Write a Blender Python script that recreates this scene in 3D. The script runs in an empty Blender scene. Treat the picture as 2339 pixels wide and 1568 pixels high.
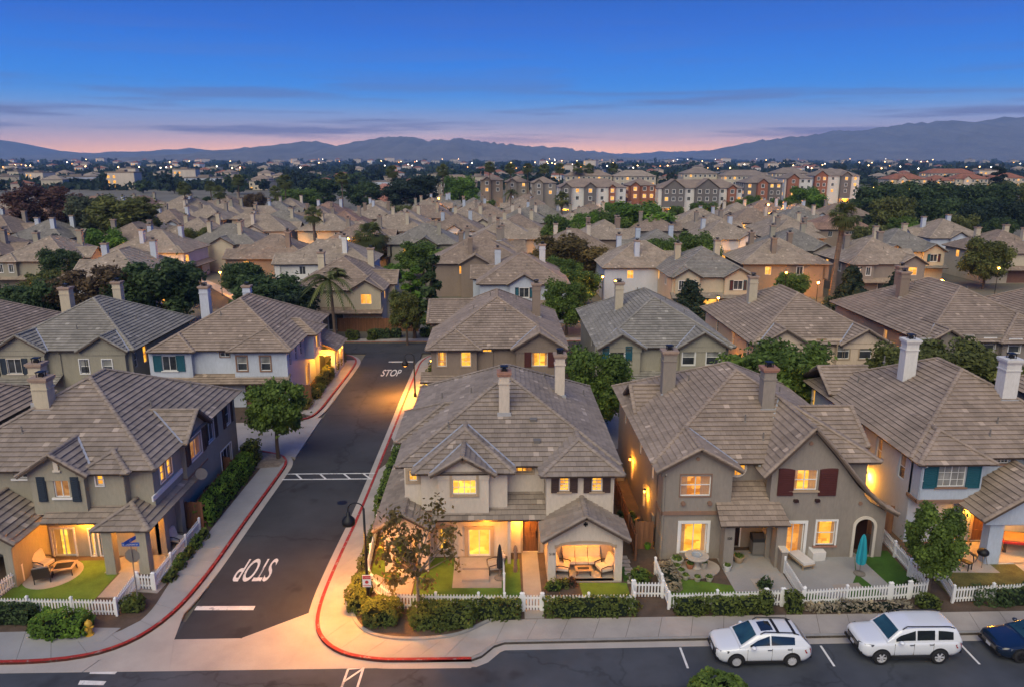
import bpy, math, random
import numpy as np
from mathutils import Vector, Matrix
rad = math.radians
SC = bpy.context.scene
COL = SC.collection

# ------------------------------------------------------------------ camera, sky, sun, exposure
CAMH = 21.8; FPX = 1712.; CX = 1169.; CY = 784.
TH = math.atan((CY - 361) / FPX); PS = rad(1.2)
cd = bpy.data.cameras.new('camera'); cam = bpy.data.objects.new('camera', cd); COL.objects.link(cam)
cam.location = (0, 0, CAMH); cam.rotation_euler = (rad(90) - TH, 0, -PS)
cd.sensor_width = 36; cd.lens = FPX / 2338 * 36; cd.clip_start = 0.5; cd.clip_end = 40000
SC.camera = cam

def ramp(nt, stops, interp='LINEAR'):
    n = nt.nodes.new('ShaderNodeValToRGB'); cr = n.color_ramp; cr.interpolation = interp
    while len(cr.elements) < len(stops): cr.elements.new(0.5)
    for e, (p, c) in zip(cr.elements, stops):
        e.position = p; e.color = (c[0], c[1], c[2], 1) if not isinstance(c, (int, float)) else (c, c, c, 1)
    return n
def mth(nt, op, a, b=None, c=None):
    n = nt.nodes.new('ShaderNodeMath'); n.operation = op
    for i, v in enumerate((a, b, c)):
        if v is None: continue
        if isinstance(v, (int, float)): n.inputs[i].default_value = v
        else: nt.links.new(v, n.inputs[i])
    return n.outputs[0]
def mixc(nt, fac, a, b, mode='MIX'):
    n = nt.nodes.new('ShaderNodeMix'); n.data_type = 'RGBA'; n.blend_type = mode
    for sock, v in ((n.inputs[0], fac), (n.inputs[6], a), (n.inputs[7], b)):
        if isinstance(v, (int, float)): sock.default_value = v
        elif isinstance(v, tuple): sock.default_value = (v[0], v[1], v[2], 1)
        else: nt.links.new(v, sock)
    return n.outputs[2]

W = bpy.data.worlds.new('World'); SC.world = W; W.use_nodes = True
nt = W.node_tree; nt.nodes.clear()
out = nt.nodes.new('ShaderNodeOutputWorld'); bg = nt.nodes.new('ShaderNodeBackground')
SUN_EL, SUN_AZ = rad(46), rad(200)      # soft afterglow from behind the camera
sky = nt.nodes.new('ShaderNodeTexSky'); sky.sky_type = 'NISHITA'; sky.sun_disc = False
sky.sun_elevation = rad(2.0); sky.sun_rotation = SUN_AZ; sky.air_density = 1.2; sky.dust_density = 1.0; sky.ozone_density = 3.0
tc = nt.nodes.new('ShaderNodeTexCoord'); sep = nt.nodes.new('ShaderNodeSeparateXYZ')
nt.links.new(tc.outputs['Generated'], sep.inputs[0])
el = sep.outputs['Z']
# twilight colours by height above the horizon (sin of elevation)
KX = 1 / 2 ** 1.25
dusk = ramp(nt, [(p_, tuple(c_ * KX for c_ in col_)) for p_, col_ in ((0.0, (2.7, 1.25, .55)), (.010, (2.6, 1.22, .56)), (.020, (1.75, .98, .72)), (.032, (1.05, .80, .82)), (.046, (.52, .60, .90)), (.062, (.18, .46, 1.0)), (.076, (.05, .35, 1.0)),
                 (.09, (.015, .29, .98)), (.112, (.004, .225, .90)), (.15, (.001, .145, .74)), (.19, (.001, .10, .58)), (1.0, (.003, .066, .40)))])
nt.links.new(el, dusk.inputs[0])
# thin stretched clouds low over the hills
mp = nt.nodes.new('ShaderNodeMapping'); mp.inputs['Scale'].default_value = (2.2, 2.2, 42)
nt.links.new(tc.outputs['Generated'], mp.inputs[0])
cn = nt.nodes.new('ShaderNodeTexNoise'); cn.inputs['Scale'].default_value = 1.6; cn.inputs['Detail'].default_value = 6; cn.inputs['Roughness'].default_value = .55
nt.links.new(mp.outputs[0], cn.inputs['Vector'])
cr = ramp(nt, [(.50, 0.), (.62, 1.)]); nt.links.new(cn.outputs['Fac'], cr.inputs[0])
band = ramp(nt, [(.012, 0.), (.03, .9), (.055, .8), (.10, .18), (.2, 0.)]); nt.links.new(el, band.inputs[0])
cf = mth(nt, 'MULTIPLY', cr.outputs[0], band.outputs[0])
skyc = mixc(nt, mth(nt, 'MULTIPLY', cf, .85), dusk.outputs[0], (.070, .060, .125))
nsk = mixc(nt, 1.0, skyc, sky.outputs[0], 'MIX')
vm = nt.nodes.new('ShaderNodeVectorMath'); vm.operation = 'SCALE'; vm.inputs['Scale'].default_value = .012
nt.links.new(sky.outputs[0], vm.inputs[0])
fin = mixc(nt, 1.0, skyc, vm.outputs[0], 'ADD')
nt.links.new(fin, bg.inputs['Color']); bg.inputs['Strength'].default_value = 1.0
nt.links.new(bg.outputs[0], out.inputs['Surface'])

sl = bpy.data.lights.new('sun', 'SUN'); sl.energy = 1.5; sl.angle = rad(60); sl.color = (1.0, .90, .62)
so = bpy.data.objects.new('sun', sl); COL.objects.link(so)
so.rotation_euler = Vector((math.sin(SUN_AZ) * math.cos(SUN_EL), math.cos(SUN_AZ) * math.cos(SUN_EL), math.sin(SUN_EL))).to_track_quat('Z', 'Y').to_euler()

SC.view_settings.view_transform = 'Standard'; SC.view_settings.look = 'None'
SC.view_settings.exposure = 1.25; SC.view_settings.gamma = 1.0; SC.view_settings.use_curve_mapping = False
SC.render.engine = 'CYCLES'
cy = SC.cycles
cy.use_denoising = True
try: cy.denoiser = 'OPENIMAGEDENOISE'
except Exception: pass
cy.max_bounces = 5; cy.diffuse_bounces = 3; cy.glossy_bounces = 2; cy.transmission_bounces = 3; cy.transparent_max_bounces = 6; cy.volume_bounces = 0
cy.caustics_reflective = False; cy.caustics_refractive = False; cy.sample_clamp_indirect = 4.0
try: cy.use_light_tree = True
except Exception: pass

# ------------------------------------------------------------------ pixel -> place (photo read at 2338 x 1568)
def ray(u, v):
    a = (u - CX) / FPX; b = (v - CY) / FPX
    fy = math.cos(TH) - b * math.sin(TH); z = -math.sin(TH) - b * math.cos(TH)
    return (a * math.cos(PS) + fy * math.sin(PS), -a * math.sin(PS) + fy * math.cos(PS), z)
def G(u, v, z=0.):
    x, y, d = ray(u, v); t = (z - CAMH) / d
    return (x * t, y * t)
def ZAT(u, v, Y):
    x, y, d = ray(u, v); t = Y / y
    return (x * t, CAMH + d * t)
def XAT(u, v, X):          # point on the plane x = X -> (y, z)
    x, y, d = ray(u, v); t = X / x
    return (y * t, CAMH + d * t)
def PXM(x, y, z=0):        # pixels (2338 scale) per metre
    fy = x * math.sin(PS) + y * math.cos(PS)
    return FPX / (fy * math.cos(TH) - (z - CAMH) * math.sin(TH))

# ------------------------------------------------------------------ materials
MATS = {}
def newmat(name):
    m = bpy.data.materials.new(name); m.use_nodes = True
    t = m.node_tree; t.nodes.clear()
    o = t.nodes.new('ShaderNodeOutputMaterial'); b = t.nodes.new('ShaderNodeBsdfPrincipled')
    t.links.new(b.outputs[0], o.inputs[0]); MATS[name] = m
    return m, t, b, o
def pos(t, scale=(1, 1, 1)):
    g = t.nodes.new('ShaderNodeNewGeometry')
    if scale == (1, 1, 1): return g.outputs['Position']
    mp = t.nodes.new('ShaderNodeMapping'); mp.inputs['Scale'].default_value = scale
    t.links.new(g.outputs['Position'], mp.inputs[0]); return mp.outputs[0]
def noise(t, vec, scale, detail=4, rough=.6):
    n = t.nodes.new('ShaderNodeTexNoise'); n.inputs['Scale'].default_value = scale; n.inputs['Detail'].default_value = detail; n.inputs['Roughness'].default_value = rough
    t.links.new(vec, n.inputs['Vector']); return n.outputs['Fac']
def mk(name, col, rough=.85, var=.18, scale=1.2, fine=25, bump=.15, tint=0., metal=0., spec=.4, stretch=(1, 1, 1), coat=0., crack=0., chip=None):
    m, t, b, o = newmat(name)
    p = pos(t, stretch)
    f = mth(t, 'ADD', mth(t, 'MULTIPLY', noise(t, p, scale), .6), mth(t, 'MULTIPLY', noise(t, p, fine, 3), .4))
    lo = tuple(c * (1 - var * 1.5) for c in col); hi = tuple(min(1, c * (1 + var * 1.5)) for c in col)
    r = ramp(t, [(.25, lo), (.75, hi)]); t.links.new(f, r.inputs[0])
    c = r.outputs[0]
    if crack:
        wv = t.nodes.new('ShaderNodeTexVoronoi'); wv.feature = 'DISTANCE_TO_EDGE'; wv.inputs['Scale'].default_value = crack
        dn = t.nodes.new('ShaderNodeTexNoise'); dn.inputs['Scale'].default_value = .8; dn.inputs['Detail'].default_value = 5; t.links.new(p, dn.inputs['Vector'])
        va = t.nodes.new('ShaderNodeVectorMath'); va.operation = 'MULTIPLY_ADD'; va.inputs[1].default_value = (1.6, 1.6, 1.6); t.links.new(dn.outputs['Color'], va.inputs[0]); t.links.new(p, va.inputs[2]); t.links.new(va.outputs[0], wv.inputs['Vector'])
        ck = ramp(t, [(.0, .72), (.005, .80), (.010, 1.)]); t.links.new(wv.outputs['Distance'], ck.inputs[0]); c = mixc(t, 1.0, c, ck.outputs[0], 'MULTIPLY')
        sp_ = ramp(t, [(.60, 1.), (.72, .6)]); t.links.new(noise(t, p, .55, 3, .5), sp_.inputs[0]); c = mixc(t, 1.0, c, sp_.outputs[0], 'MULTIPLY')
    if chip:
        cp_ = ramp(t, [(.56, 0.), (.62, 1.)]); t.links.new(noise(t, p, 3.2, 6, .7), cp_.inputs[0]); c = mixc(t, mth(t, 'MULTIPLY', cp_.outputs[0], .75), c, chip)
    if tint:
        a = t.nodes.new('ShaderNodeAttribute'); a.attribute_name = 'tint'
        tr = ramp(t, [(0, 1 - tint), (.93, 1 + tint), (.97, 1 + tint), (1, 1 + tint * 5.0)]); t.links.new(a.outputs['Fac'], tr.inputs[0])
        c = mixc(t, 1.0, c, tr.outputs[0], 'MULTIPLY')
    t.links.new(c, b.inputs['Base Color'])
    b.inputs['Roughness'].default_value = rough; b.inputs['Metallic'].default_value = metal; b.inputs['Specular IOR Level'].default_value = spec
    if coat: b.inputs['Coat Weight'].default_value = coat; b.inputs['Coat Roughness'].default_value = .05
    if bump:
        bn = t.nodes.new('ShaderNodeBump'); bn.inputs['Strength'].default_value = bump; bn.inputs['Distance'].default_value = .03
        t.links.new(noise(t, p, fine * 1.5, 3), bn.inputs['Height']); t.links.new(bn.outputs[0], b.inputs['Normal'])
    return m
def emit(name, col, strength, var=.35, scale=2.2, base=(.10, .06, .02)):
    """a lit room behind glass: warm light with the loose shapes of curtains and furniture"""
    m, t, b, o = newmat(name)
    p = pos(t, (1, 1, 1.6))
    v = t.nodes.new('ShaderNodeTexVoronoi'); v.inputs['Scale'].default_value = scale; v.distance = 'CHEBYCHEV'; t.links.new(p, v.inputs['Vector'])
    sp = t.nodes.new('ShaderNodeSeparateColor'); t.links.new(v.outputs['Color'], sp.inputs[0])
    f = mth(t, 'ADD', mth(t, 'MULTIPLY', sp.outputs[0], .55), mth(t, 'MULTIPLY', noise(t, p, 1.3, 2), .55))
    lo = (col[0] * (1 - var), col[1] * (1 - var * 1.35), col[2] * (1 - var * 1.6)); hi = (col[0] * (1 + var * .4), col[1] * (1 + var * .6), min(1, col[2] * (1 + var * 2)))
    r = ramp(t, [(.25, lo), (.8, hi)]); t.links.new(f, r.inputs[0])
    b.inputs['Base Color'].default_value = (*base, 1)
    t.links.new(r.outputs[0], b.inputs['Emission Color']); b.inputs['Emission Strength'].default_value = strength
    return m
def bulb(name, col, strength):
    m, t, b, o = newmat(name); b.inputs['Base Color'].default_value = (.8, .7, .5, 1)
    b.inputs['Emission Color'].default_value = (*col, 1); b.inputs['Emission Strength'].default_value = strength; return m

# walls
STUCCO = dict(cream=(.52, .45, .375), olive=(.285, .262, .205), taupe=(.235, .205, .175), bluegrey=(.42, .455, .52), brown=(.215, .165, .130), paleblue=(.37, .42, .50),
              sand=(.44, .385, .29), peach=(.54, .43, .33), greybrown=(.22, .19, .165), white=(.56, .55, .53), darkgrey=(.13, .12, .115), rust=(.25, .10, .06))
for k, c in STUCCO.items(): mk('stucco_' + k, c, .9, .15, .45, 9, .15, stretch=(1, 1, .3))
# roof tiles
ROOF = dict(grey=(.250, .205, .168), warm=(.275, .215, .168), brown=(.285, .222, .170), green=(.240, .222, .190), red=(.30, .195, .145), pale=(.335, .275, .212), terracotta=(.30, .13, .08))
for k, c in ROOF.items(): mk('tile_' + k, c,   .92, .24, .5, 30, .25, tint=.16, spec=.2)
mk('fascia', (.075, .052, .040), .8, .15, 2); mk('eave_pale', (.30, .26, .22), .8, .1, 2)
mk('flashing', (.42, .43, .44), .5, .15, 4, 20, 0, metal=.4)
mk('trim_white', (.66, .65, .63), .6, .06, 2, 20, .03); mk('trim_tan', (.36, .27, .185), .75, .1, 2); mk('trim_brown', (.22, .13, .09), .75, .1, 2); mk('trim_cream', (.58, .52, .44), .75, .08, 2)
mk('shutter_navy', (.022, .034, .052), .55, .1, 4); mk('shutter_teal', (.012, .082, .115), .55, .1, 4); mk('shutter_maroon', (.075, .020, .018), .55, .1, 4); mk('shutter_dark', (.058, .034, .030), .55, .1, 4)
mk('door_wood', (.14, .066, .030), .5, .35, 2, 18, .08, stretch=(6, 6, .6)); mk('door_dark', (.03, .012, .010), .45, .15, 3); mk('garage_door', (.17, .085, .060), .7, .12, 2)
mk('chimney_cap', (.30, .22, .17), .9, .2, 3); mk('iron', (.02, .02, .022), .5, .2, 6, metal=.6); mk('pipe_grey', (.16, .145, .13), .7, .1, 5)
mk('brick_cap', (.30, .155, .11), .9, .2, 6)
# glass
def glassy(name, col, rough=.04):
    m, t, b, o = newmat(name)
    p = pos(t); r = ramp(t, [(.3, tuple(c * .55 for c in col)), (.7, tuple(c * 1.4 for c in col))]); t.links.new(noise(t, p, 1.1, 2), r.inputs[0])
    t.links.new(r.outputs[0], b.inputs['Base Color']); b.inputs['Roughness'].default_value = rough; b.inputs['Specular IOR Level'].default_value = .8
    return m
glassy('glass_dark', (.045, .05, .058)); glassy('glass_blind', (.26, .26, .25), .12); glassy('glass_car', (.012, .016, .018), .03); glassy('glass_teal', (.02, .055, .06), .03)
m, t, b, o = newmat('glass_clear')
tr = t.nodes.new('ShaderNodeBsdfTransparent'); gl = t.nodes.new('ShaderNodeBsdfGlossy'); gl.inputs['Roughness'].default_value = .03
mx = t.nodes.new('ShaderNodeMixShader'); mx.inputs[0].default_value = .06; t.links.new(tr.outputs[0], mx.inputs[1]); t.links.new(gl.outputs[0], mx.inputs[2])
t.nodes.remove(b); t.links.new(mx.outputs[0], o.inputs[0])
emit('room_warm', (1.0, .45, .030), .66, .42); emit('room_bright', (1.0, .50, .045), .80, .32); emit('room_amber', (1.0, .36, .028), .42, .5); emit('room_dim', (.85, .36, .07), .2, .5)
emit('room_far', (1.0, .44, .05), .62, .4, 1.2)
bulb('bulb_warm', (1.0, .42, .07), 2.2); bulb('bulb_sodium', (1.0, .33, .035), 2.2); bulb('bulb_white', (1.0, .85, .65), 5.); bulb('bulb_far', (1.0, .55, .2), 7.)
# ground
mk('asphalt', (.056, .062, .074), .9, .38, .3, 60, .35, spec=.3, crack=.13); mk('asphalt_new', (.042, .043, .048), .92, .30, .3, 60, .35, spec=.3, crack=.09)
mk('concrete', (.33, .295, .262), .9, .24, .5, 30, .12); mk('concrete_cool', (.27, .265, .26), .9, .16, .5, 30, .12); mk('patio', (.30, .265, .235), .9, .2, .8, 30, .12); mk('gutter_conc', (.36, .325, .29), .9, .14, .6, 30, .12)
mk('kerb_red', (.30, .022, .016), .75, .3, 2.2, 18, .1, chip=(.30, .22, .20)); mk('kerb_conc', (.26, .25, .235), .9, .2, 1.5, 25, .15)
mk('paint', (.62, .61, .58), .8, .18, 2.5, 30, .1, chip=(.22, .22, .22)); mk('soil', (.085, .058, .042), .97, .35, 1.5, 18, .5); mk('earth', (.15, .135, .095), .97, .3, .05, 3, .2)
mk('lawn', (.098, .165, .024), .95, .38, .9, 22, .9, spec=.15); mk('lawn_dark', (.048, .11, .02), .95, .35, .9, 22, .9, spec=.15); mk('lawn_dry', (.115, .105, .035), .95, .45, 1.4, 15, .8, spec=.15)
mk('gravel', (.20, .16, .125), .95, .5, 3, 22, .6); mk('stone_pale', (.40, .35, .30), .9, .25, 3, 20, .2)
mk('vinyl', (.70, .70, .69), .5, .05, 2, 20, .02); mk('wood_fence', (.19, .085, .040), .8, .3, 1.5, 14, .15, tint=.2, stretch=(4, 4, .5)); mk('wood_pale', (.34, .24, .15), .8, .2, 2); mk('wood_deck', (.22, .13, .09), .8, .2, 2)
# plants
def leafmat(name, col, var=.5):
    m, t, b, o = newmat(name)
    a = t.nodes.new('ShaderNodeAttribute'); a.attribute_name = 'tint'
    r = ramp(t, [(0, tuple(c * (1 - var) for c in col)), (.6, col), (1, (col[0] * (1 + var * 1.3), col[1] * (1 + var), col[2] * (1 + var * .5)))])
    t.links.new(a.outputs['Fac'], r.inputs[0]); t.links.new(r.outputs[0], b.inputs['Base Color'])
    b.inputs['Roughness'].default_value = .65; b.inputs['Specular IOR Level'].default_value = .25
    tl = t.nodes.new('ShaderNodeBsdfTranslucent'); t.links.new(r.outputs[0], tl.inputs[0])
    mx = t.nodes.new('ShaderNodeMixShader'); mx.inputs[0].default_value = .42
    t.links.new(b.outputs[0], mx.inputs[1]); t.links.new(tl.outputs[0], mx.inputs[2]); t.links.new(mx.outputs[0], o.inputs[0]); return m
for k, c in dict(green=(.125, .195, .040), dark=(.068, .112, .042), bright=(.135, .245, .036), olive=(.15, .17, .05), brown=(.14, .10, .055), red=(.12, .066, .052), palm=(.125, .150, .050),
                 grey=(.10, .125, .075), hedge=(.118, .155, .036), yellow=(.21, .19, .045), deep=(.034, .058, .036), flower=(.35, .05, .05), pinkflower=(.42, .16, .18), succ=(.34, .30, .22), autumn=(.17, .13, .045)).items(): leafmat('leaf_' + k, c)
mk('bark', (.085, .06, .045), .95, .35, 2, 14, .5, stretch=(3, 3, .6)); mk('palm_trunk', (.135, .095, .070), .95, .35, 1, 6, .6, stretch=(.6, .6, 5)); mk('bark_pale', (.20, .165, .125), .95, .35, 2, 14, .4)
m, t, b, o = newmat('curtain_cloth'); tl = t.nodes.new('ShaderNodeBsdfTranslucent'); tl.inputs[0].default_value = (.75, .62, .42, 1); b.inputs['Base Color'].default_value = (.6, .5, .36, 1); b.inputs['Roughness'].default_value = .9
mx = t.nodes.new('ShaderNodeMixShader'); mx.inputs[0].default_value = .55; t.links.new(b.outputs[0], mx.inputs[1]); t.links.new(tl.outputs[0], mx.inputs[2]); t.links.new(mx.outputs[0], o.inputs[0])
M = MATS

# ------------------------------------------------------------------ mesh helpers
class MB:
    """collects shapes; build() links them as one mesh object"""
    def __init__(s): s.v = []; s.f = []; s.t = []
    def add(s, vs, fs, tint=None):
        n = len(s.v); s.v.extend(vs); s.f.extend(tuple(i + n for i in f) for f in fs)
        if tint is not None: s.t.extend([tint] * len(fs))
        return s
    def box(s, x0, x1, y0, y1, z0, z1, tint=None):
        return s.add([(x0, y0, z0), (x1, y0, z0), (x1, y1, z0), (x0, y1, z0), (x0, y0, z1), (x1, y0, z1), (x1, y1, z1), (x0, y1, z1)],
                     [(0, 3, 2, 1), (4, 5, 6, 7), (0, 1, 5, 4), (1, 2, 6, 5), (2, 3, 7, 6), (3, 0, 4, 7)], tint)
    def poly(s, pts): return s.add(list(pts), [tuple(range(len(pts)))])
    def prism(s, pts, z0, z1, tint=None):
        """pts (x,y) counter-clockwise"""
        n = len(pts); v = [(x, y, z0) for x, y in pts] + [(x, y, z1) for x, y in pts]
        f = [tuple(range(n - 1, -1, -1)), tuple(range(n, 2 * n))] + [(i, (i + 1) % n, n + (i + 1) % n, n + i) for i in range(n)]
        return s.add(v, f, tint)
    def ext(s, pts, d):
        """planar 3D polygon pushed along the vector d"""
        n = len(pts); v = list(pts) + [(p[0] + d[0], p[1] + d[1], p[2] + d[2]) for p in pts]
        return s.add(v, [tuple(range(n)), tuple(range(2 * n - 1, n - 1, -1))] + [(i, i + n, (i + 1) % n + n, (i + 1) % n) for i in range(n)])
    def tube(s, p, q, r0, r1=None, n=8, cap=True):
        r1 = r0 if r1 is None else r1; p = Vector(p); q = Vector(q); d = (q - p)
        if d.length < 1e-6: return s
        z = d.normalized(); x = z.orthogonal().normalized(); y = z.cross(x)
        v = []
        for c, r in ((p, r0), (q, r1)):
            for i in range(n):
                a = 2 * math.pi * i / n; w = c + x * (r * math.cos(a)) + y * (r * math.sin(a)); v.append(tuple(w))
        f = [(i, (i + 1) % n, n + (i + 1) % n, n + i) for i in range(n)]
        if cap: f += [tuple(range(n - 1, -1, -1)), tuple(range(n, 2 * n))]
        return s.add(v, f)
    def path(s, pts, r, n=8):
        for i in range(len(pts) - 1):
            a = r[i] if isinstance(r, (list, tuple)) else r; b = r[i + 1] if isinstance(r, (list, tuple)) else r
            s.tube(pts[i], pts[i + 1], a, b, n)
        return s
    def lathe(s, prof, c=(0, 0, 0), n=16):
        v = []; k = len(prof)
        for r, z in prof:
            for i in range(n):
                a = 2 * math.pi * i / n; v.append((c[0] + r * math.cos(a), c[1] + r * math.sin(a), c[2] + z))
        f = [(j * n + i, j * n + (i + 1) % n, (j + 1) * n + (i + 1) % n, (j + 1) * n + i) for j in range(k - 1) for i in range(n)]
        f += [tuple(range(n - 1, -1, -1)), tuple(range((k - 1) * n, k * n))]
        return s.add(v, f)
    def ball(s, c, r, n=10, m=6, sz=1.):
        return s.lathe([(max(.001, r * math.sin(math.pi * j / m)), -r * sz * math.cos(math.pi * j / m)) for j in range(m + 1)], c, n)
    def mesh(s, name, mat=None, org=(0, 0, 0), smooth=False):
        me = bpy.data.meshes.new(name)
        v = s.v if org == (0, 0, 0) else [(a - org[0], b - org[1], c - org[2]) for a, b, c in s.v]
        me.from_pydata(v, [], s.f)
        if mat: me.materials.append(M[mat])
        if len(s.t) == len(s.f) and s.t:
            at = me.attributes.new('tint', 'FLOAT', 'FACE'); at.data.foreach_set('value', s.t)
        if smooth: me.polygons.foreach_set('use_smooth', [True] * len(me.polygons))
        me.update(); return me
    def build(s, name, mat, parent=None, org=(0, 0, 0), smooth=False, loc=None, rz=0):
        return link(name, s.mesh(name, mat, org, smooth), parent, loc, rz)
def link(name, me, parent=None, loc=None, rz=0):
    o = bpy.data.objects.new(name, me); COL.objects.link(o)
    if parent: o.parent = parent
    if loc: o.location = loc
    if rz: o.rotation_euler = (0, 0, rz)
    return o
def tag(o, label=None, cat=None, group=None, kind=None):
    if label: o['label'] = label
    if cat: o['category'] = cat
    if group: o['group'] = group
    if kind: o['kind'] = kind
    return o
def thing(name, label, cat, loc=(0, 0, 0), rz=0, group=None):
    o = bpy.data.objects.new(name, None); o.empty_display_size = .3; COL.objects.link(o); o.location = loc
    if rz: o.rotation_euler = (0, 0, rz)
    return tag(o, label, cat, group)
def kids(o): return [c for c in bpy.data.objects if c.parent is o]
def text_mesh(s, size, mat, font_scale_y=1.0, ext=0.0, align='CENTER', bold=0.0):
    c = bpy.data.curves.new('text', 'FONT'); c.body = s; c.size = size; c.align_x = align; c.extrude = ext; c.offset = bold
    o = bpy.data.objects.new('text', c); COL.objects.link(o)
    dg = bpy.context.evaluated_depsgraph_get(); dg.update()
    me = bpy.data.meshes.new_from_object(o.evaluated_get(dg))
    bpy.data.objects.remove(o); bpy.data.curves.remove(c)
    me.materials.clear(); me.materials.append(M[mat]); return me
def lamp(name, loc, power, col, parent=None, radius=.08, spot=None, rot=None):
    l = bpy.data.lights.new(name, 'SPOT' if spot else 'POINT'); l.energy = power; l.color = col; l.shadow_soft_size = radius
    if spot: l.spot_size = spot; l.spot_blend = .6
    o = bpy.data.objects.new(name, l); COL.objects.link(o); o.location = loc
    if rot: o.rotation_euler = rot
    if parent: o.parent = parent
    return o
WARM = (1.0, .36, .022); SODIUM = (1.0, .34, .03)
# ------------------------------------------------------------------ the ground, streets, kerbs and pavements
RZ = -.13                                    # road surface; yards and pavements are at 0
def sheet(name, pts, z, mat, kind='structure', parent=None):
    mb = MB(); mb.poly([(x, y, z) for x, y in pts]); o = mb.build(name, mat, parent)
    if kind: o['kind'] = kind
    return o
def block(name, pts, z0, z1, mat, parent=None, kind='structure'):
    mb = MB(); mb.prism(pts, z0, z1); o = mb.build(name, mat, parent)
    if kind: o['kind'] = kind
    return o
def resample(pts, n):
    d = [0]
    for a, b in zip(pts, pts[1:]): d.append(d[-1] + math.dist(a, b))
    res = []; j = 0
    for i in range(n):
        s = d[-1] * i / (n - 1)
        while j < len(pts) - 2 and d[j + 1] < s: j += 1
        f = (s - d[j]) / max(1e-9, d[j + 1] - d[j]); res.append((pts[j][0] + (pts[j + 1][0] - pts[j][0]) * f, pts[j][1] + (pts[j + 1][1] - pts[j][1]) * f))
    return res
def smooth_line(pts, k=2):
    for _ in range(k):
        q = [pts[0]]
        for a, b in zip(pts, pts[1:]):
            q += [(a[0] * .75 + b[0] * .25, a[1] * .75 + b[1] * .25), (a[0] * .25 + b[0] * .75, a[1] * .25 + b[1] * .75)]
        pts = q + [pts[-1]]
    return pts
def offset(pts, d):
    """offset to the left of travel"""
    r = []
    for i, p in enumerate(pts):
        a = pts[max(0, i - 1)]; b = pts[min(len(pts) - 1, i + 1)]
        tx, ty = b[0] - a[0], b[1] - a[1]; l = math.hypot(tx, ty) or 1
        r.append((p[0] - ty / l * d, p[1] + tx / l * d))
    return r
def strip(mb, a, b, z0, z1):
    n = len(a)
    v = [(x, y, z0) for x, y in a] + [(x, y, z0) for x, y in b] + [(x, y, z1) for x, y in a] + [(x, y, z1) for x, y in b]
    f = []
    for i in range(n - 1):
        f += [(2 * n + i, 2 * n + i + 1, 3 * n + i + 1, 3 * n + i), (i, i + 1, 2 * n + i + 1, 2 * n + i), (n + i + 1, n + i, 3 * n + i, 3 * n + i + 1)]
    f += [(0, 2 * n, 3 * n, n), (n - 1, 2 * n - 1, 4 * n - 1, 3 * n - 1)]
    mb.add(v, f)

sheet('ground', [(-9000, -300), (9000, -300), (9000, 10400), (-9000, 10400)], -.30, 'earth')
block('bottom_street', [(-90, 4), (90, 4), (90, 32.6), (-90, 32.6)], -.29, RZ - .006, 'asphalt')
block('side_street', [(-15.25, 31.2), (-12.1, 31.25), (-8.75, 33.5), (-8.65, 84.4), (-15.1, 84.4)], -.28, RZ, 'asphalt_new')
block('cross_street', [(-75, 84.45), (90, 84.45), (90, 89.3), (-75, 89.3)], -.285, RZ, 'asphalt_new')
# kerb lines (front-left corner, driveway mouth, back-left, right corner)
KL = smooth_line([(-60, 29.45), (-24, 29.5), (-19.6, 29.55), (-17.3, 30.5), (-16.1, 32.6), (-15.65, 36), (-15.6, 43), (-15.45, 50.4), (-15.5, 52.2), (-16.2, 53.6), (-18.0, 54.4)])
KU = smooth_line([(-18.2, 61.0), (-16.6, 61.4), (-15.75, 63.0), (-15.6, 69), (-15.35, 79), (-15.6, 81.4), (-16.8, 83.3), (-19, 84.2), (-60, 84.3)])
KR = smooth_line([(45, 84.3), (-5, 84.3), (-7.2, 83.4), (-8.4, 81.2), (-8.6, 77), (-8.75, 45), (-9.05, 38), (-9.1, 33.6), (-8.7, 31.4), (-7.4, 29.9), (-5.6, 29.35), (-4.2, 29.3), (-1.2, 29.3)])
KP = [(-1.2, 29.3), (-.75, 29.55), (-.2, 30.25), (.3, 30.5), (20, 30.72), (60, 31.1)]
def closed(a): return a
left_block = KL + [(-60, 54.4)]
block('left_yard', [(-60, 29.45)] + KL[1:] + [(-60, 54.4)], -.27, -.012, 'soil')
block('back_left_yard', [(-60, 61.0)] + KU + [], -.27, -.012, 'soil')
block('right_yard', KR[::-1][:0] + [(60, 31.1), (60, 84.3)] + KR + KP[1:-1], -.27, -.012, 'soil')
block('driveway', [(-60, 54.4), (-17.9, 54.4), (-15.25, 53.2), (-15.25, 62.2), (-18.1, 61.0), (-60, 61.0)], -.26, -.09, 'concrete')
block('alley', [(-8.2, 54.2), (60, 54.2), (60, 62.6), (-8.2, 62.6)], -.2, -.006, 'concrete')
block('far_yard', [(-400, 89.4), (400, 89.4), (400, 560), (-400, 560)], -.28, -.012, 'earth')
def kerb(name, line, mat, side):
    mb = MB(); a = offset(line, 0); b = offset(line, .16 * side)
    strip(mb, a, b, -.2, .006); o = mb.build(name, mat); o['kind'] = 'structure'; return o
def gutter(name, line, side):
    mb = MB(); strip(mb, offset(line, -.004 * side), offset(line, -.42 * side), -.2, RZ + .004); o = mb.build(name, 'gutter_conc'); o['kind'] = 'structure'
kerb('kerb', KL, 'kerb_red', 1); kerb('kerb', KU, 'kerb_red', 1); kerb('kerb', KR, 'kerb_red', 1); kerb('kerb', KP, 'kerb_conc', 1)
gutter('gutter', KL, 1); gutter('gutter', KU, 1); gutter('gutter', KR, 1); gutter('gutter', KP, 1)
kerb('kerb', [(-75, 89.42), (90, 89.42)], 'kerb_red', 1)
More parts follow.
